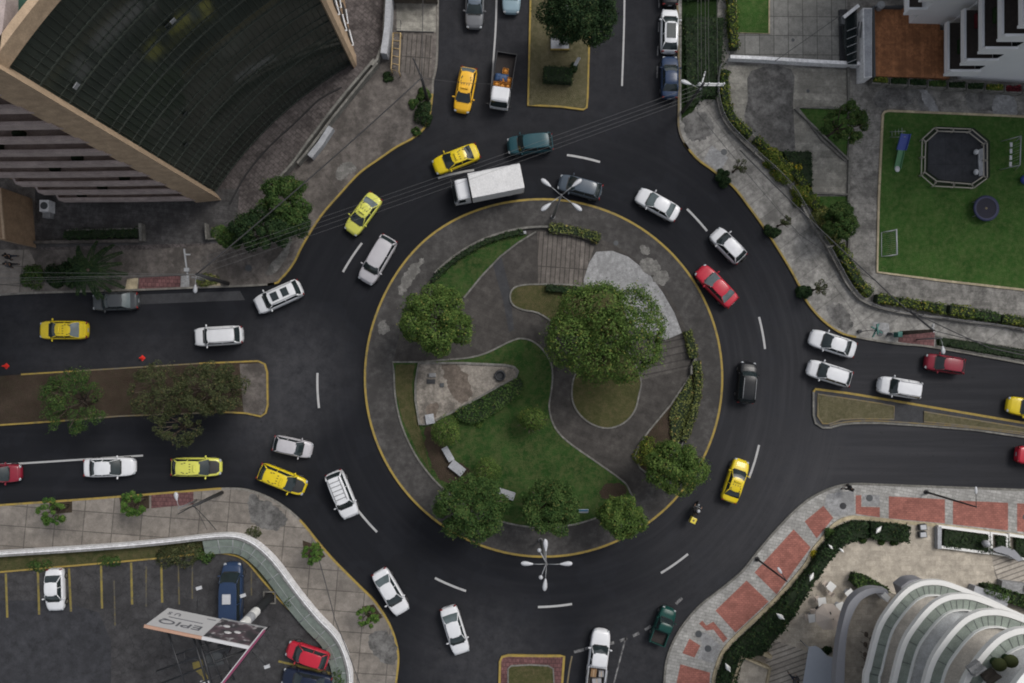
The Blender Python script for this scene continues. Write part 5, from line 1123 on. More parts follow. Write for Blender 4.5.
for i, (px, py, l, wd, rz, lb) in enumerate(((457, 468, 1.35, .75, -38, 'grey stone block beside the lower left trees'), (448, 454, 1.3, .5, -60, 'darker stone slab just above the grey block'), (506, 494, 1.5, .65, -18, 'grey stone block right of the wide dark tree'), (430, 419, .7, .8, 10, 'small grey block at the bottom corner of the sandy triangle'))):
    c = W(px, py, .5); b = MB(); b.box((0, 0, .2), (l, wd, .4)); b.box((0, 0, .42), (l + .06, wd + .06, .06)); b.box((l * .3, 0, .46), (l * .3, wd * .5, .04)); o = b.build('stone_block', M['greywall']); o.location = (c.x, c.y, PZ + .06); o.rotation_euler = (0, 0, R(rz)); m_ = o.modifiers.new('bevel', 'BEVEL'); m_.width = .02; tag(o, lb, 'stone block')
ZT = PZ + .14
c = W(500, 375.5, ZT); b = MB(); n = 20
b.rings([[(q * math.cos(2 * math.pi * i / n), q * math.sin(2 * math.pi * i / n), z_) for i in range(n)] for q, z_ in ((.5, 0), (.5, .3), (.36, .34), (.3, .1), (.28, .02))], 0); o = b.build('fire_pit', M['black']); o.location = (c.x, c.y, ZT); tag(o, 'round black ring at the pointed end of the sandy triangle', 'fire pit')
for px, py, l, wd, h, mt, lb, nm, ct in ((432.5, 375, .6, .35, .25, 'lightcon', 'white box on the sandy triangle', 'stone_box', 'box'), (431, 381.5, .75, .4, .06, 'stone_lid', 'grey lid lying below the white box', 'stone_slab', 'lid'), (442, 385, .35, .35, .12, 'iron', 'small dark cap in the middle of the sandy triangle', 'drain_cap', 'drain')):
    if mt == 'stone_lid': mt = 'patch'
    c = W(px, py, ZT); b = MB(); b.box((0, 0, h / 2), (l, wd, h)); b.box((0, 0, h + .015), (l * .8, wd * .8, .03)); o = b.build(nm, M[mt]); o.location = (c.x, c.y, ZT); tag(o, lb, ct)
c = W(582, 511, .9); b = MB(); t = thing('sign_board', 'small blue and white board on posts between the two lower trees', 'sign', (c.x, c.y, PZ))
b.box((0, 0, .8), (1.1, .08, .5), tilt=(-.7, 0)); b.build('board', M['lampwhite'], t); b = MB(); b.box((0, .07, .93), (1.0, .06, .22), tilt=(-.7, 0)); M['bluesign'] = plain('blue_sign', (.05, .16, .28), .5); b.build('blue_band', M['bluesign'], t)
for s_ in (-1, 1): b = MB(); b.tube([(s_ * .4, 0, 0), (s_ * .4, 0, .75)], .03, 6); b.build('post', M['pole'], t)

# ---------------------------------------------------------------- manholes, cones
for i, (px, py, r, lb, mt) in enumerate(((698.6, 634, .3, 'upper dark manhole cover of the pair by the lower brick pavement', 'iron'), (708, 648.6, .3, 'lower dark manhole cover of the pair by the lower brick pavement', 'iron'), (843, 506, .3, 'grey manhole cover on the pale panel by the right hand road', 'patch'), (869.5, 498, .3, 'dark manhole cover framed by pale paving and brick', 'iron'), (880, 333, .3, 'dark manhole cover beside the teal signpost', 'iron'), (724, 152, .28, 'dark manhole cover on the pale pavement panel above the kerbside bush', 'iron'), (1026, 517, .3, 'dark manhole cover cut by the right edge', 'iron'), (616, 243, .22, 'dark drain on the top right of the island paving', 'iron'), (248.5, 268, .3, 'dark manhole cover on the old pavement below the tree clump', 'iron'), (793, 40, .15, 'small dark drain on the courtyard plates', 'iron'), (808, 91, .15, 'small dark drain in the pale courtyard', 'iron'))):
    zz = PZ + .012 if i not in (9, 10, 11, 7) else (Z2 + .012 if i != 11 else .004)
    if i == 7: zz = PZ + .012
    c = W(px, py, zz); b = MB(); b.cyl((0, 0), r, -.01, .012, 24); b.cyl((0, 0), r * .8, .012, .018, 20); b.cyl((0, 0), r * .25, .018, .024, 10); o = b.build('manhole_cover', M[mt]); o.location = (c.x, c.y, zz); tag(o, lb, 'manhole cover')
for i, (px, py, lb) in enumerate(((4.5, 366, 'red traffic cone at the left edge above the median'), (141, 358, 'red traffic cone on the road above the middle of the left median'))):
    c = W(px, py, .3); t = thing('traffic_cone', lb, 'traffic cone', (c.x, c.y, 0), R(45)); b = MB(); b.box((0, 0, .03), (.38, .38, .05)); b.build('base', M['redplastic'], t); b = MB(); b.cyl((0, 0), .17, .05, .65, 16, r2=.035); b.build('cone', M['redplastic'], t)

# ---------------------------------------------------------------- lamps, poles, cables
def head(t, a, dist, z, L_=.95, wd=.2):
    arm = MB(); ca, sa = math.cos(a), math.sin(a)
    arm.tube([(0, 0, z - .25), (ca * dist * .6, sa * dist * .6, z - .02), (ca * dist, sa * dist, z)], .025, 6); ar = arm.build('arm', M['steel'], t)
    b = MB(); rg = []
    for u, w_ in ((0, .05), (.12, .09), (.4, .17), (.7, .2), (.9, .15), (1, .05)):
        rg.append([((dist + u * L_) * ca - y * wd * w_ * 5 * sa, (dist + u * L_) * sa + y * wd * w_ * 5 * ca, z + zz * .5 * w_ + .02) for y, zz in ((-1, 0), (-.6, .7), (0, 1), (.6, .7), (1, 0), (0, -.5))])
    b.rings(rg, 0); b.build('lamp_head', M['lampwhite'], ar)
def lamp(bx, by, h, angs, label, dist=1.0, r=.09, z=PZ, name='street_lamp', polemat='pole', L_=.95):
    c = W(bx, by, z); t = thing(name, label, 'street lamp', (c.x, c.y, z)); b = MB(); b.cyl((0, 0), .2, 0, .12, 12); b.tube([(0, 0, 0), (0, 0, h * .5), (0, 0, h)], [r * 1.4, r * 1.1, r * .8], 10); b.build('pole', M[polemat], t)
    for a in angs: head(t, R(a), dist if not isinstance(a, tuple) else a[1], h, L_)
    return t
lamp(553, 217, 9.2, (142, 38, -142, -38), 'four headed street lamp at the top of the island kerb', 1.05)
t = lamp(540.5, 540, 8.6, (93, 3, 176, -95), 'four headed white street lamp at the bottom of the island kerb', 1.05)
for a, z_ in ((118, 8.0), (-112, 8.1)):
    b = MB(); x, y = 1.15 * math.cos(R(a)), 1.15 * math.sin(R(a)); b.tube([(0, 0, z_), (x, y, z_ + .1)], .03, 6); b.ell((x, y, z_ + .1), (.17, .17, .15)); b.build('floodlight', M['lampwhite'], t)
lamp(561, 44, 6.2, (93,), 'single headed lamp on the white base of the upper median', .2, L_=.5, z=.4)
c = W(559.5, 44); b = MB(); b.box((0, 0, .15), (1.6, 1.2, .3)); b.box((0, -.62, .16), (1.7, .06, .3), m=1); b.box((0, .0, .32), (.6, .6, .06)); tag(b.build('plinth', [M['greywall'], M['yellow']]), 'pale concrete plinth under the lamp on the upper median', 'plinth').location = (c.x, c.y, .12)
c = W(577, 62, 1.5); t = thing('sign_board', 'narrow white board on a post on the upper median', 'sign', (c.x, c.y, .12), R(62)); b = MB(); b.box((0, 0, 1.5), (.8, .08, .3), tilt=(.9, 0)); b.build('board', M['lampwhite'], t); b = MB(); b.tube([(0, 0, 0), (0, 0, 1.5)], .04, 6); b.build('post', M['pole'], t)
def upole(bx, by, tx, ty, label, r=.14, z=PZ, mat='darkpole', cross=()):
    """utility pole whose top is seen at tx,ty"""
    bw = W(bx, by, z)
    # height where the vertical through the base projects nearest to tx,ty
    best = min(((lambda hh: (math.dist(proj(bw.x, bw.y, hh), (tx, ty)), hh))(hh) for hh in np.arange(3, 14, .1)))[1]
    t = thing('utility_pole', label, 'utility pole', (bw.x, bw.y, z)); b = MB(); b.tube([(0, 0, -.1), (0, 0, best - z)], [r * 1.15, r * .8], 10); b.build('pole', M[mat], t)
    for (a, l, dz) in cross:
        q = Vector((math.cos(R(a)), math.sin(R(a)), 0)); b = MB(); b.box((q.x * l * .3, q.y * l * .3, best - z - dz), (l, .1, .1), R(a)); ca_ = b.build('crossarm', M['steel'], t)
        for u in (-.15, .2, .55, .75):
            b = MB(); b.cyl((q.x * l * u, q.y * l * u), .05, best - z - dz + .05, best - z - dz + .22, 8); b.build('insulator', M['lampwhite'], ca_)
    return t, Vector((bw.x, bw.y, best)), best
def proj(x, y, z):
    v = _Q.inverted() @ Vector((x, y, z - CAMH)); return (CX + FOC * v.x / -v.z, CY - FOC * v.y / -v.z)
pNE, tNE, hNE = upole(682.5, 112, 703, 83, 'utility pole with steel crossarms beside the parked dark blue sedan', cross=((0, 2.2, .1), (0, 2.2, .5), (75, 1.6, .8)))
head(pNE, R(160), .8, hNE - 1.2, .9)
pN, tN, hN = upole(428, 102, 421, 78, 'dark utility pole at the upper left kerb among the bushes')
pW, tW, hW = upole(228, 283.5, 197, 273, 'dark utility pole on the corner of the upper left pavement', r=.16)
pSW, tSW, hSW = upole(222, 492.5, 194, 506, 'dark utility pole on the lower left pavement', r=.15)
pE, tE, hE = upole(902, 333, 934, 331, 'brown wooden pole on the right pavement above the white cars', r=.17, mat='bark', cross=((90, .7, .2),))
for t_, px, py, z_, lb in ((pNE, 0, 0, 0, 0),): pass
for bx, by, tx, ty, hd, lb in ((196, 276, 196, 289, 270, 'white lamp head reaching over the road from the upper left pavement'), (179, 508, 177, 496, 90, 'grey lamp head reaching over the road by the pink paving'), (941, 338, 942, 350, 270, 'white lamp head above the dark red car')):
    # short bracket lamps
    hh = 4.0; c = W(bx, by, hh); c.z = 0; t = thing('street_lamp', lb, 'street lamp', (c.x, c.y, PZ)); b = MB(); b.tube([(0, 0, 0), (0, 0, hh)], .06, 8); b.build('pole', M['pole'], t)
    q = W(tx, ty, hh) - c; a = math.atan2(q.y, q.x); d_ = max(.15, math.hypot(q.x, q.y) - .35); head(t, a, d_, hh, .7)
c = W(161, 0)
t, top_, hh = upole(187, 279, 187, 279, 'short grey post with transformer brackets by the pink paving', r=.1, mat='pole') if False else (None, None, None)
t = thing('service_post', 'grey steel bracket post beside the pink paving panel', 'post', W(206, 281, PZ)); b = MB(); b.tube([(0, 0, 0), (0, 0, 3.2)], .08, 8); b.build('post', M['pole'], t); b = MB(); b.box((-.5, 1.1, 3.2), (.12, 2.6, .1), R(8)); b.box((-.4, 1.9, 3.25), (.5, .12, .1)); b.box((-.4, .6, 3.25), (.4, .3, .3)); b.build('bracket', M['steel'], t)
def mast(bx, by, h, tx, ty, label, armto=None):
    c = W(bx, by, PZ); t = thing('street_lamp', label, 'street lamp', (c.x, c.y, PZ)); b = MB(); b.cyl((0, 0), .22, 0, .1, 12); b.tube([(0, 0, 0), (0, 0, h)], [.1, .06], 8); b.build('pole', M['black'], t)
    if armto:
        q = W(*armto, h) - c; a = math.atan2(q.y, q.x); L_ = math.hypot(q.x, q.y); b = MB(); b.tube([(0, 0, h - .05), (q.x, q.y, h)], .03, 6); ar = b.build('arm', M['black'], t); b = MB(); b.ell((q.x, q.y, h), (.32, .12, .07), a); b.build('lamp_head', M['lampwhite'], ar)
    return t
mast(926, 492, 7.4, 973, 506, 'tall dark lamp post with a thin arm on the red brick pavement', (975, 490))
mast(757, 559, 7.2, 787, 582, 'tall dark lamp post leaning over brick between the two pavement panels', (779, 570))
lamp(1012, 166, 3.0, (), 'x') if False else None
def cable(pts, r, label, mat='wire', sag=.5, group=None, name='overhead_cable'):
    A = []
    for p, q in zip(pts, pts[1:]):
        for i in range(16): u = i / 16; A.append(p.lerp(q, u) - Vector((0, 0, sag * 4 * u * (1 - u))))
    A.append(pts[-1]); b = MB(); b.tube(A, r, 5); o0 = A[0]; return tag(b.build(name, M[mat], origin=o0), label, 'cable', group)
G1 = 'thin cables crossing the ring from the upper right pole'
for i, (a_, b_) in enumerate((((700, 84), (190, 262)), ((701, 88), (186, 268)), ((702, 92), (182, 274)), ((703, 95), (180, 281)))):
    cable([W(*a_, hNE - .2 - i * .1), W(*b_, 7.0)], .010, 'thin grey cable crossing the ring from the steel crossarm pole', 'wire_lt', .5, G1)
for i, (x0, x1) in enumerate(((698, 700), (701.5, 703), (706, 706.5), (709, 710), (718, 718))):
    cable([W(x0, 82 + i % 2, hNE), W(x1, -140, hNE)], .010, 'thin cable running up from the crossarms over the dark planting', 'wire_lt', .3, 'cables running up over the dark planting')
cable([tNE, W(697, 112, 4.5)], .02, 'short drop cable below the steel crossarm pole', 'wire_lt', .05)
cable([tN, tW], .055, 'thick black cable bundle crossing the upper left corner', 'wire', .5); cable([tN, W(424, -150, 8)], .03, 'thin black cable running up from the upper left pole', 'wire', .4)
cable([tN, W(492, 84, 6.0)], .02, 'thin black cable reaching over the orange taxi', 'wire', .3)
cable([tN, W(413, 58, 7.0)], .07, 'short black stub cable above the upper left pole', 'wire', .05)
cable([tW, W(229, 282, 6)], .12, 'thick short cable coil right of the corner pole', 'wire', .05) if False else None
for i, (y, x) in enumerate(((269, 0), (279, 0), (283, 0), (289, 0))):
    cable([tW + Vector((0, 0, -.1 * i)), W(-120, y + 1, 7.0)], .018 if i % 2 else .013, 'long cable running left from the corner pole over the palm', 'wire_lt' if i != 3 else 'wire', .3, 'cables running left over the palm')
for i, (a_, b_) in enumerate((((178, 514), .04), ((180, 511), .03), ((216, 530), .03), ((207, 530), .02))): cable([tSW, W(*a_, 5.0 - i * .5)], b_, ('thickest', 'second', 'longest thin', 'thin right')[i] + ' short cable fanning out from the lower left pole', 'wire', .1)
cable([tE, W(876, 281, 7), W(740, 150, 7)], .05, 'black cable from the brown pole up across the hedge', 'wire', .3); cable([tE, W(911, 311, 6)], .09, 'thick black cable stub at the top of the brown pole', 'wire', .1)
cable([tE, W(1024, 352, 7), W(1200, 380, 7)], .035, 'black cable from the brown pole to the right edge, lower one', 'wire', .2)
cable([W(911, 311, 6), W(990, 348, 6), W(1100, 370, 6)], .05, 'black cable passing right of the brown pole, upper one', 'wire', .2)
cable([W(775, 61, 6.5), W(842, 14, 6.5)], .03, 'thin black cable above the courtyard plates', 'wire', .1)
cable([W(697, 112, 5), W(800, 235, 5), W(876, 281, 7)], .02, 'thin dark cable following the fence on the upper right', 'wire', .2)
cable([W(319, 560, 5), W(335, 620, 5), W(362, 690, 5)], .035, 'black cable over the lower left pavement', 'wire', .1)
# teal signpost
c = W(859, 331.5, PZ); t = thing('signpost', 'teal crossed sign plates on a leaning looking thin post by the yellow kerb', 'signpost', (c.x, c.y, PZ)); t['label'] = 'thin signpost with crossed teal plates beside the manhole cover'
b = MB(); b.cyl((0, 0), .17, 0, .25, 12); b.tube([(0, 0, 0), (0, 0, 2.6)], .03, 6); b.build('post', M['black'], t); M['teal'] = plain('teal_plate', (.02, .12, .1), .5)
for i, a in enumerate((65, -30, 95)): b = MB(); b.box((.45, .05 * i, 2.2 + .15 * i), (1.3 - .2 * i, .1, .16), R(a)); b.build('sign_plate', M['teal'], t)
b = MB(); b.tube([(0, 0, 2.2), (.5, 0, 2.3)], .02, 5); b.build('arm', M['black'], t)
for i, (px, py, lb) in enumerate(((890, 334, 'small dark bollard left of the teal box'),)): c = W(px, py, .4); b = MB(); b.cyl((0, 0), .16, 0, .7, 14, r2=.13); b.ell((0, 0, .7), (.13, .13, .08)); o = b.build('bollard', M['iron']); o.location = (c.x, c.y, PZ); tag(o, lb, 'bollard')
c = W(897, 334.5, .4); b = MB(); b.box((0, 0, .4), (.34, .45, .8)); b.box((0, 0, .83), (.4, .5, .05)); b.box((0, -.23, .45), (.24, .02, .5)); o = b.build('utility_cabinet', M['teal']); o.location = (c.x, c.y, PZ); tag(o, 'small teal utility box at the foot of the brown pole', 'utility box')
# ---------------------------------------------------------------- NW office building
bc = W(220, 200); B0 = thing('office_building', 'tall tan office building with curved dark glass front and stacked balconies', 'building', (0, 0, 0))
HT = 31.2
p1 = Vector(P2([(214, 195)])[0]); p2 = Vector(P2([(351, 65)])[0])
ch = p2 - p1; nrm = Vector((ch.y, -ch.x)).normalized()   # towards the roundabout
if nrm.dot(Vector(P2([(512, 360)])[0]) - p1) < 0: nrm = -nrm
sag_ = 1.0; NA = 38
arcp = [p1 + ch * (i / NA) - nrm * sag_ * (1 - (2 * i / NA - 1) ** 2) for i in range(NA + 1)]
plan = [tuple(p) for p in arcp] + P2([(355, 66), (355.5, 55), (350, 33), (347, 13), (335, -60), (60, -90), (-40, 100), (40, 190), (66, 193), (198, 193)])
b = MB(); ins = [tuple(p - nrm * .6) for p in arcp]
b.prism(ins + P2([(355, 66), (355.5, 55), (350, 33), (347, 13), (335, -60), (60, -90), (-40, 100), (40, 190), (66, 191.5), (198, 191.5)]), 0, HT - 1.0, 0, 1); part('wall', b, [M['tan'], M['greenroof']], B0)
# curved glass, one pane row per floor
nf = 10; fh = (HT - 1.6) / nf
b = MB(); vs = []; NZ = nf
for j in range(NZ + 1):
    for p in arcp: vs.append((p.x, p.y, .3 + j * fh))
b.add(vs, [(j * (NA + 1) + i, j * (NA + 1) + i + 1, (j + 1) * (NA + 1) + i + 1, (j + 1) * (NA + 1) + i) for j in range(NZ) for i in range(NA)], 0, True)
gl = part('glass_front', b, M['facade'], B0)
b = MB()
for j in range(NZ + 1):
    b.strip([tuple(p + nrm * .03) for p in arcp], .10, .3 + j * fh + .05, z0=.3 + j * fh - .05)
    if j < NZ: b.strip([tuple(p + nrm * .02) for p in arcp], .06, .3 + j * fh + 1.05, z0=.3 + j * fh + 1.0)
for i in range(0, NA + 1):
    p = arcp[i] + nrm * .03; b.box((p.x, p.y, .3 + NZ * fh / 2), (.03, .06, NZ * fh), math.atan2(ch.y, ch.x))
part('mullion', b, M['mull'], B0)['kind'] = 'stuff'
rnd = random.Random(5)
for k in range(7):     # opened window vents
    i = rnd.randrange(2, NA - 3); j = rnd.randrange(2, 9); p = arcp[i] + nrm * .12; q = arcp[i + 1] - arcp[i]
    b = MB(); b.box((p.x, p.y, .3 + j * fh + .5), (q.length * .9, .04, .7), math.atan2(q.y, q.x), tilt=(.3, 0)); part('open_vent', b, M['greywall'] if k < 3 else M['glass_dark'], B0)
# curved coping on top
b = MB(); b.prism([tuple(p + nrm * .35) for p in arcp] + [tuple(p - nrm * .1) for p in arcp[::-1]], HT - 1.15, HT, 0); part('parapet', b, M['tan_lt'], B0)
b = MB(); b.strip(P2([(40, 190), (66, 192), (198, 192)]), .5, HT, z0=HT - 1.6); b.strip(P2([(-40, 100), (40, 190)]), .5, HT, z0=HT - 1.6); part('parapet', b, M['pinkish'], B0)
b = MB(); b.prism(P2([(222, 200.5), (197, 203), (194, 197), (216, 193)]), 0, HT + .15); part('corner_fin', b, M['tan_lt'], B0)
b = MB(); b.prism(P2([(-60, -60), (6, -40), (6, 0), (0, 48), (-40, 40)], HT), HT - 1.0, HT); part('roof_house', b, M['pinkish'], B0)
b = MB(); b.prism(P2([(350, 63.5), (354.5, 69), (357, 66), (356.5, 56), (353, 52)]), 0, HT + .1); part('corner_fin', b, M['tan_lt'], B0)
wl = P2([(356.3, 55), (350.7, 33), (347.7, 13), (335.7, -60)])
for j in range(1, 10):
    for k in range(3):
        a = Vector(wl[0 if k == 0 else 1 if k == 1 else 2]); e = Vector(wl[k + 1]); m_ = (a + e) / 2; d = e - a; b = MB(); b.box((m_.x, m_.y, j * 3.05 - .9), (min(1.5, d.length * .6), .12, 1.5), math.atan2(d.y, d.x)); wn = part('window', b, M['glass_dark'], B0)
        b = MB(); b.box((m_.x, m_.y, j * 3.05 - 1.72), (min(1.7, d.length * .7), .22, .08), math.atan2(d.y, d.x)); o = b.build('sill', M['whitewall'], wn)
for j in range(0, nf):    # balconies of the south side
    z = 1.2 + j * 3.0; b = MB(); s_ = [(66 - 0 * j, 192), (72, 204.5), (150, 204), (200, 203), (200, 192)]
    b.prism(P2(s_), z - .25, z); fl = part('balcony', b, M['pinkish'], B0)
    b = MB(); b.strip(P2([(66.5, 193), (72, 204), (150, 203.5), (199, 202.5)]), .22, z + .95, z0=z); o = b.build('balustrade', M['pinkish'], fl)
    b = MB()
    for k in range(9): q = P2([(74 + k * 13.6, 190.6)])[0]; b.box((q[0], q[1], z + 1.35), (1.0, .14, 2.1), .02)
    part('window_row', b, M['glass_dark'], B0)
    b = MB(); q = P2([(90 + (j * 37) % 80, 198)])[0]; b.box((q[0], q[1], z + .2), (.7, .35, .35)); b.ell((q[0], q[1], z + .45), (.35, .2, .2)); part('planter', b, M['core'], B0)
# low tan wall block
tb = thing('gate_block', 'low tan rendered wall block with slanted top at the left of the office building', 'building', W(24, 225)); b = MB(); b.prism(P2([(11, 196), (33, 199), (37, 248), (17, 244)]), 0, 4.5); part('wall', b, M['tan'], tb)
b = MB(); b.strip(P2([(11.5, 197), (32.5, 200), (36.5, 247), (17.5, 243), (11.5, 197)]), .2, 4.65, z0=4.5); part('coping', b, M['tan_lt'], tb)
c = W(45, 206, 1); t = thing('air_unit', 'white rooftop style cooling unit between tan block and balconies', 'cooling unit', (c.x, c.y, PZ)); t['label'] = 'white boxed cooling unit between the tan block and the balconies'
b = MB(); b.box((0, 0, .5), (.8, 1.0, 1.0)); b.build('casing', M['whitewall'], t); b = MB(); b.cyl((0, 0), .32, 1.0, 1.04, 16); b.build('fan_grille', M['iron'], t)
c = W(45, 214, 1); b = MB(); b.box((0, 0, .3), (.6, .55, .6)); b.box((0, 0, .63), (.66, .6, .06)); o = b.build('storage_box', M['lightcon']); o.location = (c.x, c.y, PZ); tag(o, 'small grey box below the cooling unit', 'box')
wallobj('planter_wall', [(70, 231.5), (143, 229.5)], .12, .5, 'thin planter wall above the clipped hedge strip', 'low wall', 'edge'); wallobj('planter_wall', [(36, 243), (145, 241.5)], .25, .35, 'low kerb wall below the clipped hedge strip', 'low wall', 'walk_nw'); wallobj('planter_wall', [(144.5, 225), (145.5, 242)], .25, .8, 'short pale pier at the end of the clipped hedge strip', 'low wall', 'edge')
wallobj('planter_wall', [(209, 225), (210, 241)], .12, .8, 'thin pale post wall at the left of the dark tree clump', 'low wall', 'edge'); wallobj('planter_wall', [(210, 240), (228, 238.5)], .12, .4, 'thin low wall under the tree clump', 'low wall', 'edge')
wallobj('boundary_wall', [(387.5, -200), (387.5, 0), (385, 46), (379, 64), (374, 70)], .22, 1.0, 'pale boundary wall left of the ribbed driveway', 'wall', 'edge')
wallobj('boundary_wall', [(391.5, -200), (391.5, 0), (389.5, 36), (386, 60)], .55, 1.4, 'blue-grey wall next to the yellow gate frame', 'wall', 'greywall')
wallobj('boundary_wall', cr([(376, 64), (352, 92), (331, 118), (310, 146), (294, 168), (280, 182)], 3), .2, 1.0, 'long pale wall descending from the driveway to the tree clump', 'wall', 'edge')
wallobj('boundary_wall', cr([(379, 67), (356, 95), (335, 121), (314, 149), (300, 166)], 3), .2, .9, 'second long wall parallel to the pale one', 'wall', 'edge')
wallobj('wall_capping', [(333, 130), (322, 147), (312, 159)], .5, .8, 'smooth grey ramp slab beside the long pale walls', 'ramp', 'greywall')
wallobj('curb_step', cr([(342, 88), (320, 100), (298, 121), (268, 149), (246, 176), (230, 205)], 3), .12, .1, 'dark kerb step at the foot of the curved glass', 'kerb', 'darkin')
t = thing('metal_gate', 'yellow metal gate frame lying open beside the ribbed driveway', 'gate', W(396, 52, PZ)); b = MB(); z_ = 1.3
b.tube([W(393, 33, z_), W(400.5, 33, z_), W(399, 72, z_), W(391, 69, z_), W(393, 33, z_)], .05, 6)
for k in range(1, 5): b.tube([W(393 - .5 * k, 33 + 7.5 * k, z_), W(400.5 - .4 * k, 33 + 8 * k, z_)], .03, 5)
for q in ((393, 33), (400.5, 33), (399, 72), (391, 69)): b.tube([W(*q, z_), (W(*q, z_).x, W(*q, z_).y, PZ)], .05, 6)
M['gateyel'] = plain('cream_yellow_metal', (.36, .26, .12), .5); part('frame', b, M['gateyel'], t)
b = MB()
for k in range(3): b.box(tuple(W(396 - .6 * k, 41 + 11 * k, z_ - .1)), (.5, .8, .05), .1)
part('panel', b, M['walk_nw'], t)
c = W(398, 26, .6); t = thing('metal_rack', 'small dark metal frame at the top of the ribbed driveway', 'rack', (c.x, c.y, PZ)); b = MB()
for s_ in (-1, 1): b.tube([(s_ * .25, -.4, 0), (s_ * .25, -.4, .8), (s_ * .25, .4, .8), (s_ * .25, .4, 0)], .02, 6)
b.tube([(-.25, -.4, .8), (.25, -.4, .8)], .02, 6); b.tube([(-.25, .4, .8), (.25, .4, .8)], .02, 6); b.build('frame', M['darkpole'], t)
wallobj('gate_rail', [(397, 32), (434, 33)], .06, .1, 'dark sliding rail above the ribbed driveway', 'rail', 'darkpole'); wallobj('gate_rail', [(392, 3), (438, 4)], .12, 1.6, 'wooden beam fence across the driveway at the very top', 'fence', 'wood')

# ---------------------------------------------------------------- NE walls, fence, tower
wallobj('garden_wall', [(727, 61), (760, 62.5), (800, 65), (858, 68)], .3, .8, 'long white topped wall between plates courtyard and stained courtyard', 'wall', 'whitewall', Z2)
def fence(path, h, label, sp=2.2, mat='walkway'):
    pw = [Vector(p) for p in P2(cr(path, 5) if len(path) > 2 else path)]; o0 = pw[0]; t = thing('fence', label, 'fence', (o0.x, o0.y, PZ)); b = MB(); b.strip([tuple(p) for p in pw], .13, PZ + .4, z0=PZ - .01); part('base_wall', b, M[mat], t)
    b = MB(); b.tube([(p.x, p.y, PZ + h) for p in pw], .025, 5); b.tube([(p.x, p.y, PZ + h * .7) for p in pw], .015, 5); part('rail', b, M['pole'], t)
    d = 0; last = None
    for p, q in zip(pw, pw[1:]):
        L_ = (q - p).length; 
        while d < L_:
            r_ = p.lerp(q, d / L_); b = MB(); b.box((r_.x, r_.y, PZ + h / 2 + .05), (.07, .07, h + .1)); part('post', b, M['pole'], t); d += sp
        d -= L_
    return t
fence(FB[:-1], 1.1, 'grey steel fence on a low wall following the hedge around the upper right corner'); 
wallobj('path_wall', [(846, 64), (847, 110), (847.5, 162), (846.5, 194), (847, 243), (846, 256)], .2, .25, 'thin kerb wall between courtyard and walkway', 'low wall', 'edge', Z2)
wallobj('path_wall', [(811, 194), (846, 195.5)], .15, .25, 'thin kerb wall above the small lawn', 'low wall', 'edge', Z2)
wallobj('path_wall', [(806, 152), (822, 150)], .12, .2, 'short thin kerb near the yellow bush', 'low wall', 'edge', Z2) if False else None
wallobj('path_wall', [(846, 161), (793, 110)], .16, .32, 'slanting kerb wall of the triangular bed', 'low wall', 'edge', Z2)
pb = thing('planter_row', 'long row of planter boxes below the terracotta deck', 'planter', W(940, 83, Z2)); 
px0 = 872
for k, (a, c_) in enumerate([(872, 888), (890, 907), (909, 926), (928, 946), (948, 965), (967, 983), (985, 1003), (1005, 1021), (1023, 1060)]):
    y0 = 76.5 + (a - 872) * .065; y1 = 76.5 + (c_ - 872) * .065; b = MB(); o_ = [(a, y0), (c_, y1), (c_, y1 + 6.5), (a, y0 + 6.5), (a, y0)]; b.strip(P2(o_, .9), .13, .95, z0=Z2); bx = part('box', b, M['edge'], pb)
    rng = np.random.default_rng(k); q = P2([(a + 1, y0 + 1)], .9)[0]; r2 = P2([(c_ - 1, y1 + 5.5)], .9)[0]; n = 420; C = np.stack([rng.uniform(q[0], r2[0], n), rng.uniform(r2[1], q[1], n), rng.uniform(.75, 1.15, n)], 1) - np.array(pb.location)
    M.setdefault('leaf_red', leaf_mat('leaf_red', (.03, .008, .01), (.09, .015, .02), (.2, .03, .04)))
    me = quads_mesh('foliage', C, rng.normal(size=(n, 3)) * .5 + [0, 0, 1], rng.uniform(.06, .13, n), rng, [M['leaf_red' if k == 7 else ('leaf_hedge', 'leaf_dark', 'leaf_dark', 'leaf_mid', 'leaf_dark', 'leaf_dark', 'leaf_hedge', 'leaf_mid', 'leaf_mid')[k]]]); o = bpy.data.objects.new('foliage', me); COL.objects.link(o); o.parent = pb
    if k == 7: o['label'] = 'red leaved plants'
pav = thing('entrance_pavilion', 'white walled entrance pavilion with glass canopy beside the terracotta deck', 'building', W(862, 50, 0))
b = MB(); b.prism(P2([(863, 8), (872, 8), (872, 77), (864, 78)], 1.7), 0, 1.7); part('wall', b, M['whitewall'], pav)
b = MB(); b.prism(P2([(864, 9), (871.5, 9), (871.5, 76), (865, 77)], 1.72), 1.7, 1.74); part('coping', b, M['greywall'], pav)
b = MB(); b.prism(P2([(843, 16), (857, 6), (857, 64), (848, 64), (843, 40)], 1.2), 1.1, 1.2); part('canopy', b, M['glass_dark'], pav)
b = MB(); b.strip(P2([(844, 17), (859, 5)], 1.5), .3, 1.5, z0=1.3); part('canopy_edge', b, M['whitewall'], pav)
for k in range(5): b = MB(); b.strip(P2([(847, 31 + k * 8), (857, 27 + k * 8)], 1.25), .05, 1.25, z0=1.2); part('canopy_bar', b, M['teal'] if False else M['steel'], pav)
b = MB(); b.strip(P2([(861, 20), (859.5, 27), (859.5, 34)], 1.8), .08, 1.5, z0=1.4); b.strip(P2([(863.5, 20), (862, 36)], 1.8), .08, 1.5, z0=1.4); part('skylight_frame', b, M['iron'], pav)
b = MB(); b.box(tuple(W(842, 21, 1.2)), (.35, .7, .4)); part('gutter', b, M['iron'], pav)
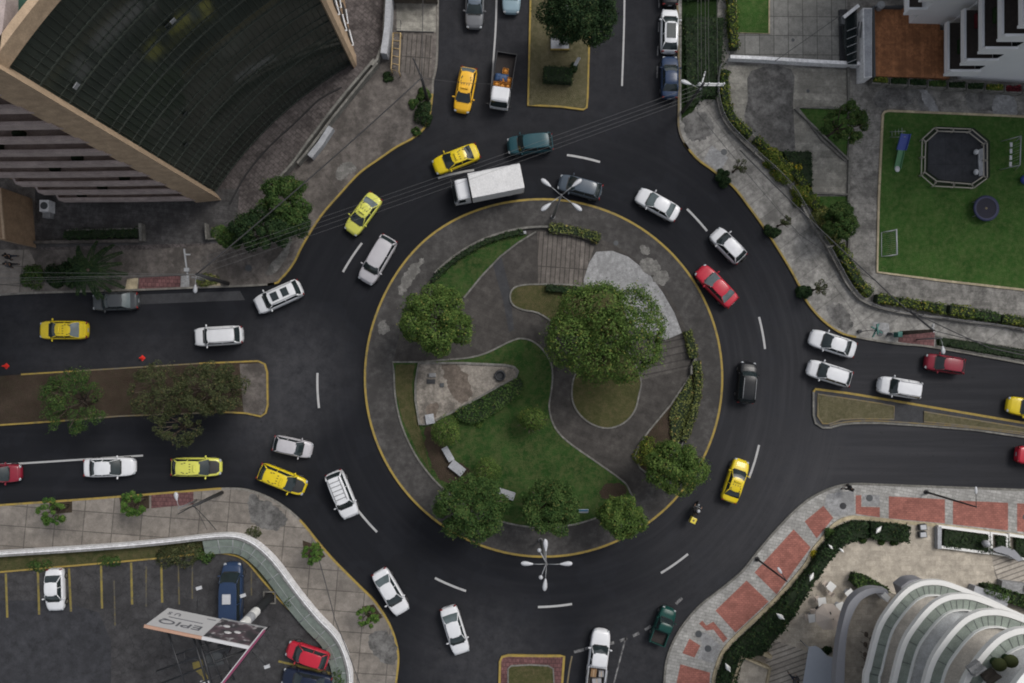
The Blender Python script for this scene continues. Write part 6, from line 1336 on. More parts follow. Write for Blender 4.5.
wallobj('ledge', [(841, 12), (842, 62)], .7, .3, 'dark ledge strip beside the glass canopy', 'ledge', 'patch', Z2)
wallobj('ledge', [(857, 80.5), (875, 82), (1040, 92)], .3, .5, 'dark wall line under the planter boxes', 'low wall', 'wood', Z2)
b = MB(); b.prism(P2([(873, 6), (940, 6), (940, 30), (950, 30), (950, 78), (873, 76)], 1.2), 0, 1.2); st('terracotta_deck', b, M['terr'])
b = MB(); b.strip(P2([(874, 77), (873, 7), (903, 7)], 1.5), .22, 1.6, z0=1.0); tag(b.build('deck_edge', M['iron']), 'dark gutter edge around the terracotta deck', 'gutter')
c = W(880, 6, 1.5); b = MB(); b.cyl((0, 0), .35, 1.2, 1.75, 18); b.cyl((0, 0), .22, 1.75, 1.85, 14); o = b.build('roof_vent', M['steel']); o.location = (c.x, c.y, 0); tag(o, 'round grey vent at the top corner of the terracotta deck', 'vent')
tw = thing('apartment_tower', 'pale grey apartment tower with stacked white balconies in the upper right corner', 'building', (0, 0, 0)); TH = 27
b = MB(); b.prism(P2([(956, 80), (1300, 100), (1300, -90), (940, -90), (940, 31), (956, 33)]), 0, TH); part('wall', b, M['towergrey'], tw)
b = MB(); b.prism(P2([(902, 29), (940, 30), (940, -90), (902, -90)]), 0, TH); part('wing_wall', b, M['towergrey'], tw)
M['baldark'] = plain('dark_balcony_floor', (.05, .04, .035), .8, var=.4)
def bal(poly, lines, z, x_win):
    b = MB(); b.prism(P2(poly), z - .28, z); f = part('balcony', b, M['baldark'], tw)
    b = MB(); b.strip(P2(lines[:2]), .2, z + .3, z0=z - .2); q1, q2 = P2(lines[1:]); b.strip([(q1[0] - .1, q1[1]), q2], .2, z + .75, z0=z - .35); b.build('parapet', M['towerbal'], f)
    b = MB()
    for k in range(4):
        q0 = P2([(x_win, lines[0][1] + (lines[-2][1] - lines[0][1]) * (k + .5) / 4)])[0]; b.box((q0[0], q0[1], z + 1.3), (.1, .9, 2.1))
    part('balcony_door', b, M['glass_dark'], tw)
for j in range(10):
    z = 2.8 + j * 2.45
    bal([(928, 36), (957, 36), (957, 86), (928, 86)], [(929, 36), (929, 85), (957, 85)], z, 955.3)
    bal([(886, -80), (903, -80), (903, 30), (886, 30)], [(887, -80), (887, 29), (903, 29)], z + .6, 901.3)
    b = MB(); q = W(941, 60 - (j * 13) % 20, 0); b.box((q.x, q.y, z + .25), (.4, 1.2, .4)); b.ell((q.x, q.y, z + .6), (.3, .6, .3)); part('potted_plant', b, M[('leaf_dark', 'leaf_red', 'leaf_dark', 'soil', 'leaf_dark', 'leaf_red', 'leaf_dark', 'leaf_dark', 'leaf_dark', 'leaf_dark')[j]], tw)

# ---------------------------------------------------------------- playground
ZP = Z2 + .06
c = W(955, 158, ZP); t = thing('ball_court', 'octagonal dark floored play court ringed by double white rails', 'play court', (c.x, c.y, ZP)); o8 = [(938, 131), (969, 132), (984, 144), (984, 176), (972, 184), (937, 181), (925, 172), (926, 142)]
o8o = [(935, 127.5), (972, 129), (987.5, 142), (987.5, 178), (974, 188), (934, 186), (921.5, 175), (922.5, 139)]
M['mat_dark'] = concrete('dark_play_floor', (0.034, 0.036, 0.042), .6, joints=(1.5, 6), jd=.75, stain=.6)
b = MB(); b.prism(P2(o8), ZP, ZP + .12); part('floor', b, M['mat_dark'], t); b = MB(); b.prism(P2(o8o), ZP - .01, ZP + .06); part('border', b, M['core'], t)
M['railwhite'] = plain('cream_rail', (.3, .28, .24), .6)
ra, ro = P2(o8, .8), P2(o8o, .8)
for k in range(8):
    a1, a2 = Vector(ra[k]), Vector(ra[(k + 1) % 8]); b1, b2 = Vector(ro[k]), Vector(ro[(k + 1) % 8]); nn_ = 2 if (a1 - a2).length > 2 else 1
    for s_ in range(nn_):
        f0, f1 = (s_ + .03) / nn_, (s_ + .97) / nn_; q = [a1.lerp(a2, f0), a1.lerp(a2, f1), b1.lerp(b2, f1), b1.lerp(b2, f0)]; b = MB(); b.tube([(p.x, p.y, .75) for p in q + [q[0]]], .055, 6)
        for p in q: b.tube([(p.x, p.y, ZP), (p.x, p.y, .75)], .035, 6)
        part('rail_panel', b, M['railwhite'], t)
b = MB(); b.prism(P2([(978, 150), (983, 148), (983.5, 176), (979, 176)], .5), ZP, .55); part('bench', b, M['greywall'], t)
b = MB(); b.ell(tuple(W(976, 152, .7)), (.22, .25, .22)); b.ell(tuple(W(976, 172, .7)), (.22, .28, .22)); part('cushion', b, M['lampwhite'], t)
c = W(984, 209, .6); t = thing('trampoline', 'round dark blue trampoline on the lawn', 'trampoline', (c.x, c.y, ZP)); n = 32
M['navypad'] = plain('navy_pad', (.014, .018, .06), .6); M['net'] = plain('dark_mat', (.008, .008, .02), .8)
b = MB(); b.rings([[(q * math.cos(2 * math.pi * i / n), q * math.sin(2 * math.pi * i / n), z_) for i in range(n)] for q, z_ in ((.92, .66), (1.15, .68), (1.17, .6), (.9, .6), (.92, .66))], 0, cap=False); b.build('pad', M['navypad'], t)
b = MB(); b.cyl((0, 0), .95, .6, .63, 32); ma = b.build('jumping_mat', M['net'], t); b = MB(); b.ell((0, 0, .64), (.12, .12, .01)); b.build('mat_mark', M['yellow_dull'], ma)
for k in range(5): a = k * 1.257; b = MB(); b.tube([(1.08 * math.cos(a), 1.08 * math.sin(a), 0), (1.08 * math.cos(a), 1.08 * math.sin(a), .62)], .03, 6); b.build('leg', M['steel'], t)
M['blueplastic'] = plain('blue_plastic', (.03, .055, .25), .4); M['greenplastic'] = plain('green_plastic', (.06, .18, .08), .4)
t = thing('slide', 'blue and green playground slide', 'slide', W(901, 145, ZP)); top = W(905.5, 134, 1.5); lo_ = W(897, 169, .25); mid = top.lerp(lo_, .45) - Vector((0, 0, .1)); d = (lo_ - top); s2 = Vector((d.y, -d.x, 0)).normalized() * .27
def chute(a, c_, m_, nm, w0=1.0):
    b = MB(); q = s2 * w0; b.add([a - q * 1.0 + Vector((0, 0, .15)), a - q, a + q, a + q + Vector((0, 0, .15)), c_ - q + Vector((0, 0, .15)), c_ - q, c_ + q, c_ + q + Vector((0, 0, .15))], [(0, 1, 5, 4), (1, 2, 6, 5), (2, 3, 7, 6)]); o = part(nm, b, m_, t); sf = o.modifiers.new('thick', 'SOLIDIFY'); sf.thickness = .04
chute(top, mid, M['blueplastic'], 'upper_chute', 1.5); chute(mid, lo_, M['greenplastic'], 'lower_chute'); b = MB(); b.ell(tuple(lo_ + Vector((0, 0, .05))), (.25, .3, .08)); part('slide_lip', b, M['lampwhite'], t)
b = MB(); e = top + Vector((-.3, .3, 0))
for s_ in (-1, 1): b.tube([tuple(Vector((e.x - .5, e.y + s_ * .25, ZP))), tuple(Vector((top.x, top.y + s_ * .25, 1.5)))], .03, 6)
for k in range(4): b.tube([(e.x - .45 + k * .15, e.y - .25, ZP + .3 + k * .3), (e.x - .45 + k * .15, e.y + .25, ZP + .3 + k * .3)], .02, 6)
part('ladder', b, M['steel'], t)
t = thing('goal', 'small white football goal frame on the lawn', 'goal', W(889, 243, ZP)); b = MB(); z_ = .9
b.tube([W(896.5, 229.5, z_), W(897, 254.5, z_)], .06, 8); 
for y0, y1 in ((229.5, 232.5), (254.5, 256.5)):
    a = W(896.8, y0, z_); b.tube([a, (a.x, a.y, ZP)], .05, 8); b.tube([a, W(881.5, y1, ZP + .05)], .03, 6); b.tube([(a.x, a.y, ZP + .04), W(881.5, y1, ZP + .05)], .03, 6)
b.tube([W(881.5, 232.5, ZP + .05), W(881.5, 256.5, ZP + .05)], .03, 6); part('frame', b, M['lampwhite'], t)
b = MB()
for k in range(1, 12): a = W(896.6, 229.5 + k * 2.1, z_); b.tube([a, W(881.5, 232.5 + k * 2.0, ZP + .05)], .006, 3)
part('net', b, M['greywall'], t)
t = thing('swing_set', 'swing frame with white seats near the right edge of the lawn', 'swing set', W(1018, 152, ZP)); b = MB(); z_ = 2.0; A, B_ = W(1021, 136, z_), W(1020, 165, z_); b.tube([A, B_], .05, 8)
for q in (A, B_):
    for s_ in (-1, 1): b.tube([q, (q.x + s_ * .7, q.y, ZP)], .04, 6)
part('frame', b, M['steel'], t)
for k in range(4): q = A.lerp(B_, (k + .7) / 4.4); b = MB(); b.box((q.x, q.y, .7), (.22, .42, .04)); b.tube([(q.x, q.y - .18, .7), (q.x, q.y - .18, z_)], .01, 4); b.tube([(q.x, q.y + .18, .7), (q.x, q.y + .18, z_)], .01, 4); part('seat', b, M['lampwhite'], t)
c = W(1024.5, 180, .5); b = MB(); b.ell((0, 0, .35), (.45, .45, .35)); b.ell((.05, 0, .62), (.22, .22, .12)); o = b.build('play_dome', M['blueplastic']); o.location = (c.x, c.y, ZP); tag(o, 'blue dome toy cut by the right edge', 'toy')

# ---------------------------------------------------------------- SE: plaza, terrace, curved tower
ZQ = Z2
M['canvas'] = plain('beige_canvas', (.5, .43, .37), .8, var=.08)
def table(px, py, label, rz=0):
    c = W(px, py, .75); t = thing('table', label, 'table', (c.x, c.y, ZQ), rz, 'white square plaza tables'); b = MB(); b.box((0, 0, .74), (.72, .72, .04)); tp = b.build('table_top', M['bandwhite'], t); m_ = tp.modifiers.new('bevel', 'BEVEL'); m_.width = .05; m_.segments = 3
    b = MB(); b.tube([(0, 0, .05), (0, 0, .72)], .04, 8); b.build('leg', M['steel'], t); b = MB(); b.cyl((0, 0), .24, 0, .05, 16); b.build('base', M['steel'], t); return t
def chair(px, py, label, rz):
    c = W(px, py, .5); t = thing('chair', label, 'chair', (c.x, c.y, ZQ), rz); b = MB(); b.box((0, 0, .44), (.42, .42, .04)); b.build('seat', M['canvas'], t); b = MB(); b.box((-.2, 0, .68), (.03, .4, .34)); b.build('backrest', M['canvas'], t)
    for i in (-1, 1):
        for j in (-1, 1): b = MB(); b.tube([(i * .18, j * .18, 0), (i * .18, j * .18, .44)], .016, 6); b.build('leg', M['steel'], t)
for i, (px, py, lb, rz) in enumerate(((829.8, 586, 'white square table farthest up the plaza, beside the planting', .9), (821, 601, 'white square table touching the beige parasol', .15), (811.5, 617.5, 'white square table lowest on the left of the parasol', .15), (849, 593, 'white square table partly under the grey curved terrace', .7), (839.5, 606, 'white square table between parasol and grey terrace', .4))): table(px, py, lb, rz)
for i, (px, py, rz, lb) in enumerate(((824.5, 583, .9, 'grey chair left of the farthest plaza table'), (829, 592, 2.4, 'grey chair below the farthest plaza table'), (816, 598, .2, 'grey chair left of the table touching the parasol'), (820, 607.5, 1.6, 'grey chair below the table touching the parasol'), (806, 616, .2, 'grey chair left of the lowest plaza table'), (812, 610.5, -1.4, 'grey chair above the lowest plaza table'))): chair(px, py, lb, rz)
c = W(828.5, 617, 2.4); t = thing('parasol', 'beige octagonal parasol on the plaza', 'parasol', (c.x, c.y, ZQ)); M['canvas'] = plain('beige_canvas', (.5, .43, .37), .8, var=.08); b = MB(); n = 8; r_ = 1.18
vs = [(0, 0, 2.6)] + [(r_ * math.cos(R(22.5 + 45 * i)), r_ * math.sin(R(22.5 + 45 * i)), 2.15) for i in range(8)] + [(r_ * math.cos(R(22.5 + 45 * i)), r_ * math.sin(R(22.5 + 45 * i)), 2.0) for i in range(8)]
b.add(vs, [(0, i + 1, (i + 1) % 8 + 1) for i in range(8)] + [(i + 1, i + 9, (i + 1) % 8 + 9, (i + 1) % 8 + 1) for i in range(8)]); b.build('canopy', M['canvas'], t); b = MB(); b.tube([(0, 0, 0), (0, 0, 2.58)], .03, 8); b.build('pole', M['steel'], t); b = MB(); b.cyl((0, 0), .28, 0, .08, 16); b.build('base', M['iron'], t)
b = MB()
for i in range(8): b.tube([(0, 0, 2.55), (r_ * .97 * math.cos(R(22.5 + 45 * i)), r_ * .97 * math.sin(R(22.5 + 45 * i)), 2.14)], .012, 4)
b.build('rib', M['steel'], t)
b = MB(); b.box((.05, .42, 2.47), (.1, .22, .012), .3, tilt=(-.35, 0)); b.box((.28, -.08, 2.5), (.07, .1, .012), .4, tilt=(0, .3)); b.build('printed_mark', M['trim'], t)
for i, (px, py, rz, lb) in enumerate(((878, 529.5, 135, 'white leaf-shaped garden ornament in the clipped hedge block'), (811, 576.5, 120, 'white leaf-shaped garden ornament near the farthest plaza table'), (780, 616, 35, 'white leaf-shaped garden ornament in the middle of the planting bed'), (727.5, 667, 60, 'white leaf-shaped garden ornament near the beige planter box'), (830, 546.5, 50, 'small white leaf-shaped ornament at the bend of the planting bed'), (841, 550, 45, 'pale curved kerb ornament beside the bend of the planting bed'))):
    c = W(px, py, 1.4); sc = 1 if i < 4 else .6; t = thing('garden_ornament', lb, 'garden ornament', (c.x, c.y, ZQ), R(-rz)); b = MB(); b.tube([(0, 0, 0), (0, 0, 1.25)], .03, 6); b.build('post', M['steel'], t)
    b = MB(); rg = []
    for u, w_ in ((-1, .01), (-.6, .1), (-.1, .2), (.3, .19), (.6, .08), (.95, .015)): rg.append([(u * .42 * sc, y * w_ * sc, 1.3 + .1 * u + zz * .04) for y, zz in ((-1, 0), (0, 1), (1, 0), (0, -1))])
    b.rings(rg, 0); b.build('leaf_panel', M['bandwhite'], t)
t = thing('planter_box', 'large beige walled planter box at the bottom of the plaza', 'planter', W(750, 680, ZQ)); pbp = [(741.5, 657), (770, 669), (764, 700), (728, 700)]
b = MB(); b.prism(P2(pbp, .8), ZQ - .01, .8); part('fill', b, M['plaza'], t); b = MB(); b.strip(P2([(728, 700), (741.5, 657), (770, 669), (764, 700)], 1.0), .25, 1.05, z0=ZQ); part('rim', b, M['cream'], t)
wallobj('stub_wall', [(760, 650), (768, 653.5)], .3, .8, 'short beige stub wall between planter box and steps', 'low wall', 'cream', ZQ)
t = thing('canvas_canopy', 'pale blue-grey fabric canopy at the foot of the grey terrace', 'canopy', W(820, 670, ZQ)); M['canopyblue'] = plain('pale_blue_canvas', (.37, .4, .45), .7, var=.06); b = MB(); cp = [(809, 647), (815.6, 646), (821, 649), (827, 656), (834, 658), (834, 720), (801, 720), (803, 683)]
b.prism(P2(cp, 2.7), 2.64, 2.7); part('sheet', b, M['canopyblue'], t)
for q in ((811, 650), (803, 690), (832, 660), (832, 700)): p = W(*q, 2.6); b = MB(); b.tube([(p.x, p.y, ZQ), (p.x, p.y, 2.64)], .04, 6); part('post', b, M['steel'], t)
c = W(828, 651, .6); shrub(828, 652, 6, 'dark potted shrub between canopy and grey terrace', M['leaf_dark'], .8, 4, 140, 500, z=ZQ)
def planter(poly, label, seed):
    q = W(*poly[0]); t = thing('planter', label, 'planter', (q.x, q.y, ZQ)); b = MB(); b.strip(P2(poly, .6), .24, .62, z0=ZQ - .01, closed=True); part('rim', b, M['bandwhite'], t)
    h = hedge(None, 0, .42, None, M['leaf_dark'], poly=[(a + (2 if a < sum(p[0] for p in poly) / 4 else -2), c_ + (2 if c_ < sum(p[1] for p in poly) / 4 else -2)) for a, c_ in poly], seed=seed, z=ZQ, n_m2=70, name='planting', wav=.5)
    del h['category']; h.parent = t; h.location = h.location - t.location
planter([(939, 526.5), (989, 533), (989, 553), (937.5, 546.5)], 'white rimmed planter left of the grey dome', 1); planter([(991.5, 533), (1007, 535), (1007, 556), (991.5, 553)], 'white rimmed planter second from the right edge', 2); planter([(1009.5, 535), (1080, 545), (1080, 566), (1009.5, 557)], 'white rimmed planter running out of the right edge', 3)
wallobj('ledge', [(935, 525), (935, 547)], .35, .5, 'grey ledge at the left end of the white rimmed planters', 'ledge', 'greywall', ZQ)
c = W(984, 543, .9); t = thing('garden_ornament', 'pale grey faceted lantern on the first white rimmed planter', 'lantern', (c.x, c.y, ZQ)); b = MB(); b.ell((0, 0, .95), (.36, .36, .4), nu=6, nv=4); b.build('lantern_body', M['greywall'], t); b = MB(); b.tube([(0, 0, 0), (0, 0, .6)], .04, 6); b.build('post', M['steel'], t)
c = W(1005, 552, .9); b = MB(); b.prism([(-1.2, .3), (-.3, .55), (.8, .2), (1.6, -.7), (1.1, -.8), (.2, -.25), (-.9, .05)], 0, .12); b.box((0, .15, -.3), (.1, .1, .6)); o = b.build('stone_slab', M['podband']); o.location = (c.x, c.y, ZQ + .65); tag(o, 'dark grey curved slab across the planters near the right edge', 'slab')
t = thing('display_case', 'pair of white framed floor panels on the plaza near the brick pavement', 'display case', W(922.5, 531, ZQ)); 
for y0 in (524, 531.5): b = MB(); b.prism(P2([(919.5, y0 + .7), (926.5, y0), (927.5, y0 + 6), (920, y0 + 6.5)], .6), ZQ, .6); part('case', b, M['iron'], t); b = MB(); b.prism(P2([(920.5, y0 + 1.3), (926, y0 + .8), (926.7, y0 + 5.4), (920.8, y0 + 5.6)], .62), .6, .63); part('top_panel', b, M['lampwhite'], t)
# grey terrace podium
pod = thing('terrace', 'grey rimmed curved terrace beside the tower', 'terrace', W(860, 640, 0)); zp = 9.0
po = cr([(832, 760), (832.5, 683), (834.5, 655), (838, 630), (844, 607), (851, 596), (861, 589), (872, 586.5), (884, 588)], 5); pi_ = cr([(889, 594), (880, 593), (870, 595), (859, 603), (850, 622), (846, 645), (844.5, 683), (844, 760)], 5)
b = MB(); b.prism(P2([(x_ + 3.0, y_ + 1.5) for x_, y_ in po], zp) + P2(pi_, zp), zp - .8, zp); part('parapet', b, M['podband'], pod)
b = MB(); b.prism(P2([(x_ - 2, y_ - 1) for x_, y_ in pi_] + [(925, 760), (915, 600)], zp - 1.0), zp - 1.4, zp - 1.0); part('deck', b, M['plaza'], pod)
rr_ = random.Random(8)
for k in range(14):
    x, y = 858 + rr_.uniform(-2, 5) + (650 - k * 4) * 0, 632 + k * 5; q = W(x + 4, y, zp - .9); b = MB(); b.tube([(q.x, q.y, zp - 1), (q.x + .1, q.y, zp - .4)], .02, 5); b.ell((q.x + .1, q.y, zp - .35), (.16, .22, .14)); part('potted_twig', b, M['bark'], pod)
b = MB(); b.prism(P2([(881, 596), (887, 602), (890, 597), (885, 592)], zp), zp - 1, zp + .1); part('pillar', b, M['bandwhite'], pod)
b = MB(); b.prism(P2(cr([(901, 587), (909, 581), (916, 579.5), (925, 580.5), (930, 590)], 4) + [(905, 600)], 8.5), 7.2, 8.5); part('rear_parapet', b, M['podband'], pod)
# tower with curved bands
M['deck_a'] = concrete('warm_deck', (.55, .51, .45), .85, stain=.4); M['deck_b'] = concrete('cool_deck', (.5, .52, .53), .85, stain=.4)
tw2 = thing('curved_tower', 'modern tower with stacked curved white balcony bands in the lower right corner', 'building', (0, 0, 0))
c1 = [(866, 900), (863, 760), (863.5, 683), (866.8, 664.7), (876.7, 627.4), (890, 605.4), (905, 589), (918.4, 581.7), (930, 579.8), (942, 580.5), (955.7, 584.6), (977.7, 593.4), (999.6, 603.3), (1024, 616), (1100, 655), (1300, 770)]
zs = [12.0, 15.5, 19.0, 22.5, 26.0]
cw = [Vector((W(a, c_, 12.0).x, W(a, c_, 12.0).y)) for a, c_ in cr(c1, 5)]
def off(path, d):
    out = []
    for i in range(len(path)):
        t_ = (path[min(i + 1, len(path) - 1)] - path[max(i - 1, 0)]).normalized(); out.append(path[i] + Vector((t_.y, -t_.x)) * d)
    return out
far_ = [Vector((W(1300, 900, 12).x, W(1300, 900, 12).y))]
M['winglass'] = plain('tower_window_glass', (.02, .028, .03), .08, var=.4)
SB = 0.0; b = MB(); b.prism([tuple(p) for p in off(cw, 3.4)] + [tuple(p) for p in far_], 7.6, zs[0] - .4); b.prism([tuple(p) for p in off(cw, 6.5)] + [tuple(p) for p in far_], 0, 7.6); part('lower_wall', b, M['winglass'], tw2)
for j, z in enumerate(zs):
    d0 = 0.0; b = MB(); b.prism([tuple(p) for p in off(cw, .05 + SB * j)] + [tuple(p) for p in far_], z - .22, z - .02); sl_ = part('floor_slab', b, M['deck_a'] if j % 2 == 0 else M['deck_b'], tw2)
    b = MB(); b.strip([tuple(p) for p in off(cw, .17 + SB * j)], .36, z + .12, z0=z - .25); part('white_band', b, M['bandwhite'], tw2)
    b = MB(); b.strip([tuple(p) for p in off(cw, .72 + SB * j)], .64, z + .06, z0=z - .0); part('glass_strip', b, M['tiles'], tw2)
    b = MB(); q1, q2 = off(cw, .42 + SB * j), off(cw, 1.04 + SB * j)
    for i in range(0, len(cw), 3): b.strip([tuple(q1[i]), tuple(q2[i])], .035, z + .075, z0=z + .05)
    part('glass_joint', b, M['iron'], tw2)
    b = MB(); b.strip([tuple(p) for p in off(cw, 1.08 + SB * j)], .07, z + .3, z0=z); part('railing', b, M['bandwhite'], tw2)
    if z < zs[-1] + 1:
        b = MB(); b.prism([tuple(p) for p in off(cw, 4.6 + SB * j)] + [tuple(p) for p in far_], z, z + 3.4); part('window_wall', b, M['winglass'], tw2)
q = W(975, 668, zs[3] + .3)
for k, (a, c_, mt) in enumerate(((0, 0, 'lightcon'), (.9, -.5, 'wood'), (1.3, .3, 'leaf_dark'), (2.0, .5, 'leaf_dark'))):
    b = MB()
    if k < 2: b.box((q.x + a, q.y + c_, zs[3] + .3), (.8, .6, .4), .6); b.box((q.x + a, q.y + c_, zs[3] + .7), (.8, .12, .4), .6)
    else: b.cyl((q.x + a, q.y + c_), .25, zs[3], zs[3] + .4, 12, r2=.3); b.ell((q.x + a, q.y + c_, zs[3] + .6), (.45, .4, .3))
    part('balcony_chair' if k < 2 else 'potted_plant', b, M[mt], tw2)
wallobj('step_slab', [(966, 588), (1000, 598)], 1.0, .9, 'pale grey slab against the tower beside the long wedge hedge', 'slab', 'greywall', ZQ); wallobj('step_slab', [(995, 583), (1050, 590)], .9, .7, 'pale slab between the two hedges at the right edge', 'slab', 'lightcon', ZQ)

# ---------------------------------------------------------------- SW: walls, car park, billboard
gaps = [i for i in range(0, len(wal), 9)]
pw = P2(wal); b = MB(); b.strip(pw, .36, PZ + .9, z0=PZ - .01); o0 = (pw[12][0], pw[12][1], PZ)
bw_ = tag(b.build('boundary_wall', M['walltop'], origin=o0), 'long white painted wall around the lower left car park', 'wall')
b = MB(); pf = [(p[0], p[1]) for p in pw]; pv = [Vector(p) for p in pw]; of = off(pv, -.2)
if (of[10] - Vector((0, 0))).length > pv[10].length: of = off(pv, .2)
b.strip([tuple(p) for p in of], .05, PZ + .93, z0=PZ); b.v = [tuple(Vector(v) - Vector(o0)) for v in b.v]; b.build('painted_face', M['whitewall'], bw_)
b = MB(); of2 = [p + (Vector(p) * 0) for p in pv]
b.strip([tuple(p + (q - p) * .4) for p, q in zip(pv, of)], .1, PZ + .95, z0=PZ + .88); b.v = [tuple(Vector(v) - Vector(o0)) for v in b.v]; b.build('coping', M['whitewall'], bw_)
i0 = min(range(len(wal)), key=lambda i: abs(wal[i][0] - 205)); cu = pv[i0:]
inn2 = off(cu, .2 + .95) if (off(cu, 1)[3]).length > cu[3].length else off(cu, -.2 - .95)
t = thing('panel_canopy', 'greenish glass panel strip inside the curved white wall', 'canopy', (cu[8].x, cu[8].y, PZ)); b = MB(); vs = []
M['gpanel'] = concrete('green_panel', (.17, .2, .175), .8, .3, stain=.5); sg = (inn2[0] - cu[0]).normalized()
L1_, L2_ = [c_ + (q - c_).normalized() * .25 for c_, q in zip(cu, inn2)], [c_ + (q - c_).normalized() * 1.55 for c_, q in zip(cu, inn2)]
n = len(cu); b.add([(p.x, p.y, .95) for p in L1_] + [(p.x, p.y, .55) for p in L2_] + [(p.x, p.y, .85) for p in L1_] + [(p.x, p.y, .45) for p in L2_], [(i, i + 1, i + 1 + n, i + n) for i in range(n - 1)] + [(i + 2 * n, i + 3 * n, i + 1 + 3 * n, i + 1 + 2 * n) for i in range(n - 1)] + [(i + n, i + n + 1, i + 3 * n + 1, i + 3 * n) for i in range(n - 1)]); part('panel', b, M['gpanel'], t)
for i in range(2, n, 4): b = MB(); b.tube([(L1_[i].x, L1_[i].y, .98), (L2_[i].x, L2_[i].y, .58)], .035, 5); part('panel_joint', b, M['steel'], t)
b = MB(); b.tube([((p.x + q.x) / 2, (p.y + q.y) / 2, .78) for p, q in zip(L1_, L2_)], .02, 5); part('rail', b, M['steel'], t)
# billboard
ZL = lotz
bb = thing('billboard', 'double sided billboard on a white column beside the blue van', 'billboard', W(270, 597, ZL))
zb, zt = 8.0, 11.9
def quad_panel(a, c_, th, m_, nm, z0=zb, z1=zt):
    A, C = Vector((W(*a, z0).x, W(*a, z0).y)), Vector((W(*c_, z0).x, W(*c_, z0).y)); d = (C - A).normalized(); q = Vector((-d.y, d.x)) * th; b = MB(); b.prism([tuple(A), tuple(C), tuple(C + q), tuple(A + q)], z0, z1); return part(nm, b, m_, bb), A, C
a_, c_ = (168, 608), (265, 628)
A, C = Vector((*W(*a_, zb).xy, 0)), Vector((*W(*c_, zb).xy, 0)); d = (C - A).normalized(); nr = Vector((-d.y, d.x, 0))
if nr.dot(Vector((0, 0, 0)) - A) < 0: nr = -nr
LL = (C - A).length
def slab(u0, u1, z0, z1, o0_, o1_, m_, nm, par=None):
    p = [A + d * u0 + nr * o0_, A + d * u1 + nr * o0_, A + d * u1 + nr * o1_, A + d * u0 + nr * o1_]; b = MB(); b.prism([(q.x, q.y) for q in p], z0, z1)
    return part(nm, b, m_, bb) if par is None else part(nm, b, m_, par)
M['signwhite'] = plain('sign_white', (.5, .5, .51), .6, var=.05); M['pinkedge'] = plain('salmon_edge', (.4, .24, .17), .6); M['magenta'] = plain('magenta_edge', (.2, .04, .09), .5)
g = NG('billboard_photo', .6); f1 = g.ramp(g.noise(.75, 3, .5, dist=1.0), .42, .62); f2 = g.ramp(g.noise(1.6, 3, .5), .56, .66); M['adphoto'] = g.out(g.mix(f2, g.mix(f1, (.045, .045, .05), (.12, .085, .1)), (.38, .37, .38)))
slab(0, LL * .55, zb, zt, -.12, 0, M['signwhite'], 'white_panel'); slab(LL * .552, LL, zb, zt, -.12, 0, M['adphoto'], 'picture_panel')
slab(-.05, LL * .55, zt, zt + .1, -.2, .02, M['pinkedge'], 'top_edge'); slab(LL * .55, LL + .05, zt, zt + .12, -.2, .04, M['signwhite'], 'top_edge'); slab(LL, LL + .14, zb - .1, zt, -.1, .05, M['signwhite'], 'side_edge'); slab(LL * .55, LL, zb - .14, zb, -.1, .05, M['steel'], 'bottom_edge')
def text(body, u, z, size, m_, sx=1.5):
    cu_ = bpy.data.curves.new('lettering', 'FONT'); cu_.body = body; cu_.size = size; cu_.extrude = .01; cu_.align_x = 'CENTER'; cu_.align_y = 'CENTER'; cu_.materials.append(m_)
    o = bpy.data.objects.new('lettering', cu_); COL.objects.link(o); o.parent = bb; P = A + d * u + nr * .03; P.z = z
    ex = -d; ez = Vector((0, 0, 1)); ey = ez; nrm_ = nr
    dg_ = bpy.context.evaluated_depsgraph_get(); me = bpy.data.meshes.new_from_object(o.evaluated_get(dg_)); bpy.data.objects.remove(o); o = bpy.data.objects.new('lettering', me); COL.objects.link(o); o.parent = bb
    if not me.materials: me.materials.append(m_)
    Mx = Matrix((ex * sx, ey, nrm_)).transposed().to_4x4(); Mx.translation = P - bb.location; o.matrix_local = Mx; return o
M['signdark'] = plain('sign_dark', (.11, .115, .13), .6)
text('EPIQ', LL * .27, zt - 1.25, 1.15, M['signdark'], 1.4)
slab(LL * .1, LL * .44, zt - 2.3, zt - 2.2, 0, .02, M['signdark'], 'strapline'); text('U S', LL * .12, zb + .95, .7, M['signdark'], 1.0)
slab(LL * .43, LL * .52, zb + .5, zb + .6, 0, .02, M['signdark'], 'small_print')
for u, z_ in ((.72, 10.3), (.8, 9.9), (.66, 9.2)): b = MB(); P = A + d * LL * u; b.ell((P.x + nr.x * .01, P.y + nr.y * .01, z_), (.28, .05, .22), math.atan2(d.y, d.x)); part('printed_shape', b, M['signwhite'], bb)
# white column and footing
b = MB(); q = W(270, 597, ZL); b.cyl((q.x, q.y), .38, ZL, zb - .3, 20); part('column', b, M['bandwhite'], bb); b = MB(); b.cyl((q.x, q.y), .385, 5.5, 6.6, 20); part('column_band', b, M['greywall'], bb)
b = MB(); b.strip([(q.x - .5, q.y - .5), (q.x + .5, q.y - .5), (q.x + .5, q.y + .5), (q.x - .5, q.y + .5)], .12, ZL + .25, z0=ZL, closed=True); part('footing_frame', b, M['edge'], bb)
b = MB(); b.cyl((q.x, q.y), .4, ZL, 4.2, 20); part('column_base', b, M['black'], bb)
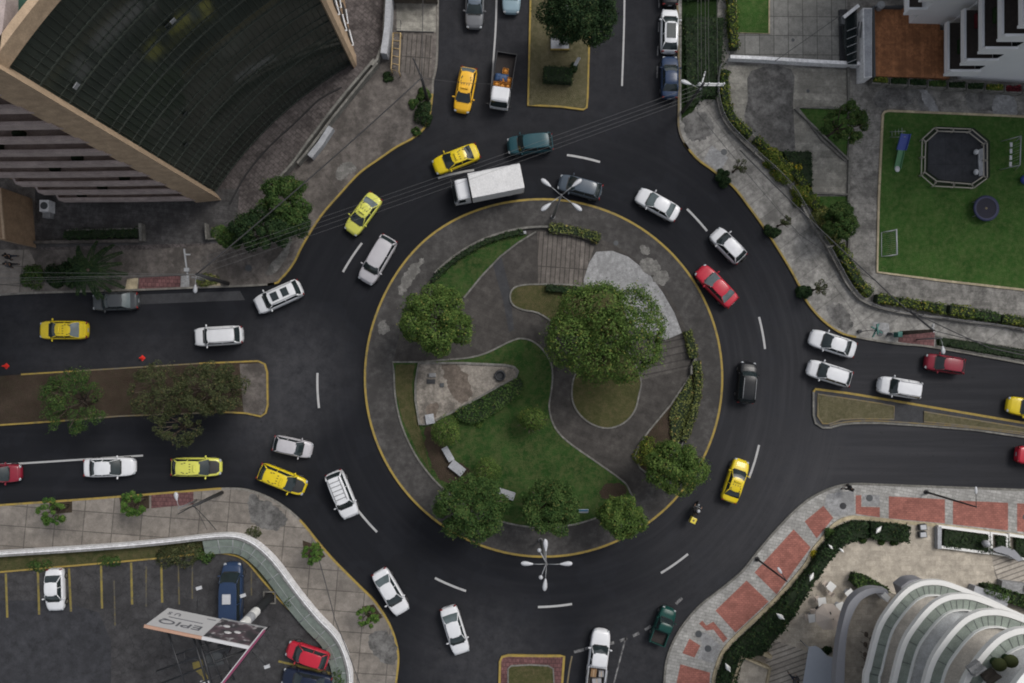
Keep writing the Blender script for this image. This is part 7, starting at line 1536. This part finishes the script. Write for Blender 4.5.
# second face, seen edge-on, and steel frame between
E1 = W(265, 630, zt); E2 = W(218, 690, zt); b = MB(); dd = (E2 - E1).normalized(); qn = Vector((-dd.y, dd.x, 0)) * .12; b.prism([tuple(p.xy) for p in (E1, E2, E2 + qn, E1 + qn)], zt - 1.0, zt); part('rear_panel', b, M['black'], bb); b = MB(); b.strip([tuple(E1.xy), tuple(E2.xy)], .14, zt + .15, z0=zt); part('magenta_edge', b, M['magenta'], bb); b = MB(); b.strip([tuple((E1 - qn).xy), tuple((E2 - qn).xy)], .06, zt + .17, z0=zt - .1); part('edge_tube', b, M['signwhite'], bb)
zf = 10.5
for a1, a2, r_ in (((168, 632), (190, 700), .09), ((193, 636), (212, 700), .1), ((199, 640), (216, 700), .12), ((205, 640), (226, 690), .07), ((224, 652), (234, 680), .09), ((176, 655), (212, 642), .06), ((157, 671), (240, 642), .08), ((160, 684), (246, 650), .08), ((184, 652), (186, 664), .05), ((186, 657), (200, 661), .04), ((160, 700), (236, 668), .06)):
    b = MB(); b.tube([W(*a1, zf), W(*a2, zf)], r_ * .95, 6); part('frame_beam', b, M['black'], bb)
b = MB(); b.prism(P2([(203, 652), (222, 650), (224, 664), (206, 668)], zf - .4), zf - .6, zf - .4); part('service_deck', b, M['iron'], bb)
b = MB(); b.prism(P2([(217, 646), (232, 644), (228, 654), (219, 652)], zf), zf - .5, zf); part('junction_box', b, M['black'], bb)
M['mustard'] = plain('mustard_paint', (.25, .17, .03), .7, var=.3)
sheet('yellow_marking', [(193, 662), (203, 659), (206, 672), (214, 683), (222, 700), (212, 700), (203, 676), (194, 668)], 'ylot', lotz + .012)
for a1, a2 in (((197, 608), (199, 588)), ((240, 618), (243, 595.5)), ((252, 652), (267, 666.5))):
    b = MB(); p, q2 = W(*a1, zb), W(*a2, zb - .3); b.tube([p, q2], .035, 5); fa = part('floodlight_arm', b, M['black'], bb); b = MB(); b.box(tuple(q2), (.42, .25, .14), .3); b.v = [tuple(Vector(v) - bb.location) for v in b.v]; b.build('floodlight', M['lampwhite'], fa)
c = W(206, 682, ZL); b = MB(); b.box((0, 0, .1), (.9, .3, .15)); b.box((0, 0, .2), (.8, .2, .05)); o = b.build('parking_stop', M['signwhite']); o.location = (c.x, c.y, ZL); tag(o, 'white parking stop block below the billboard frame', 'parking stop')

# give every plain pavement detail its place; drop stray parts without a thing
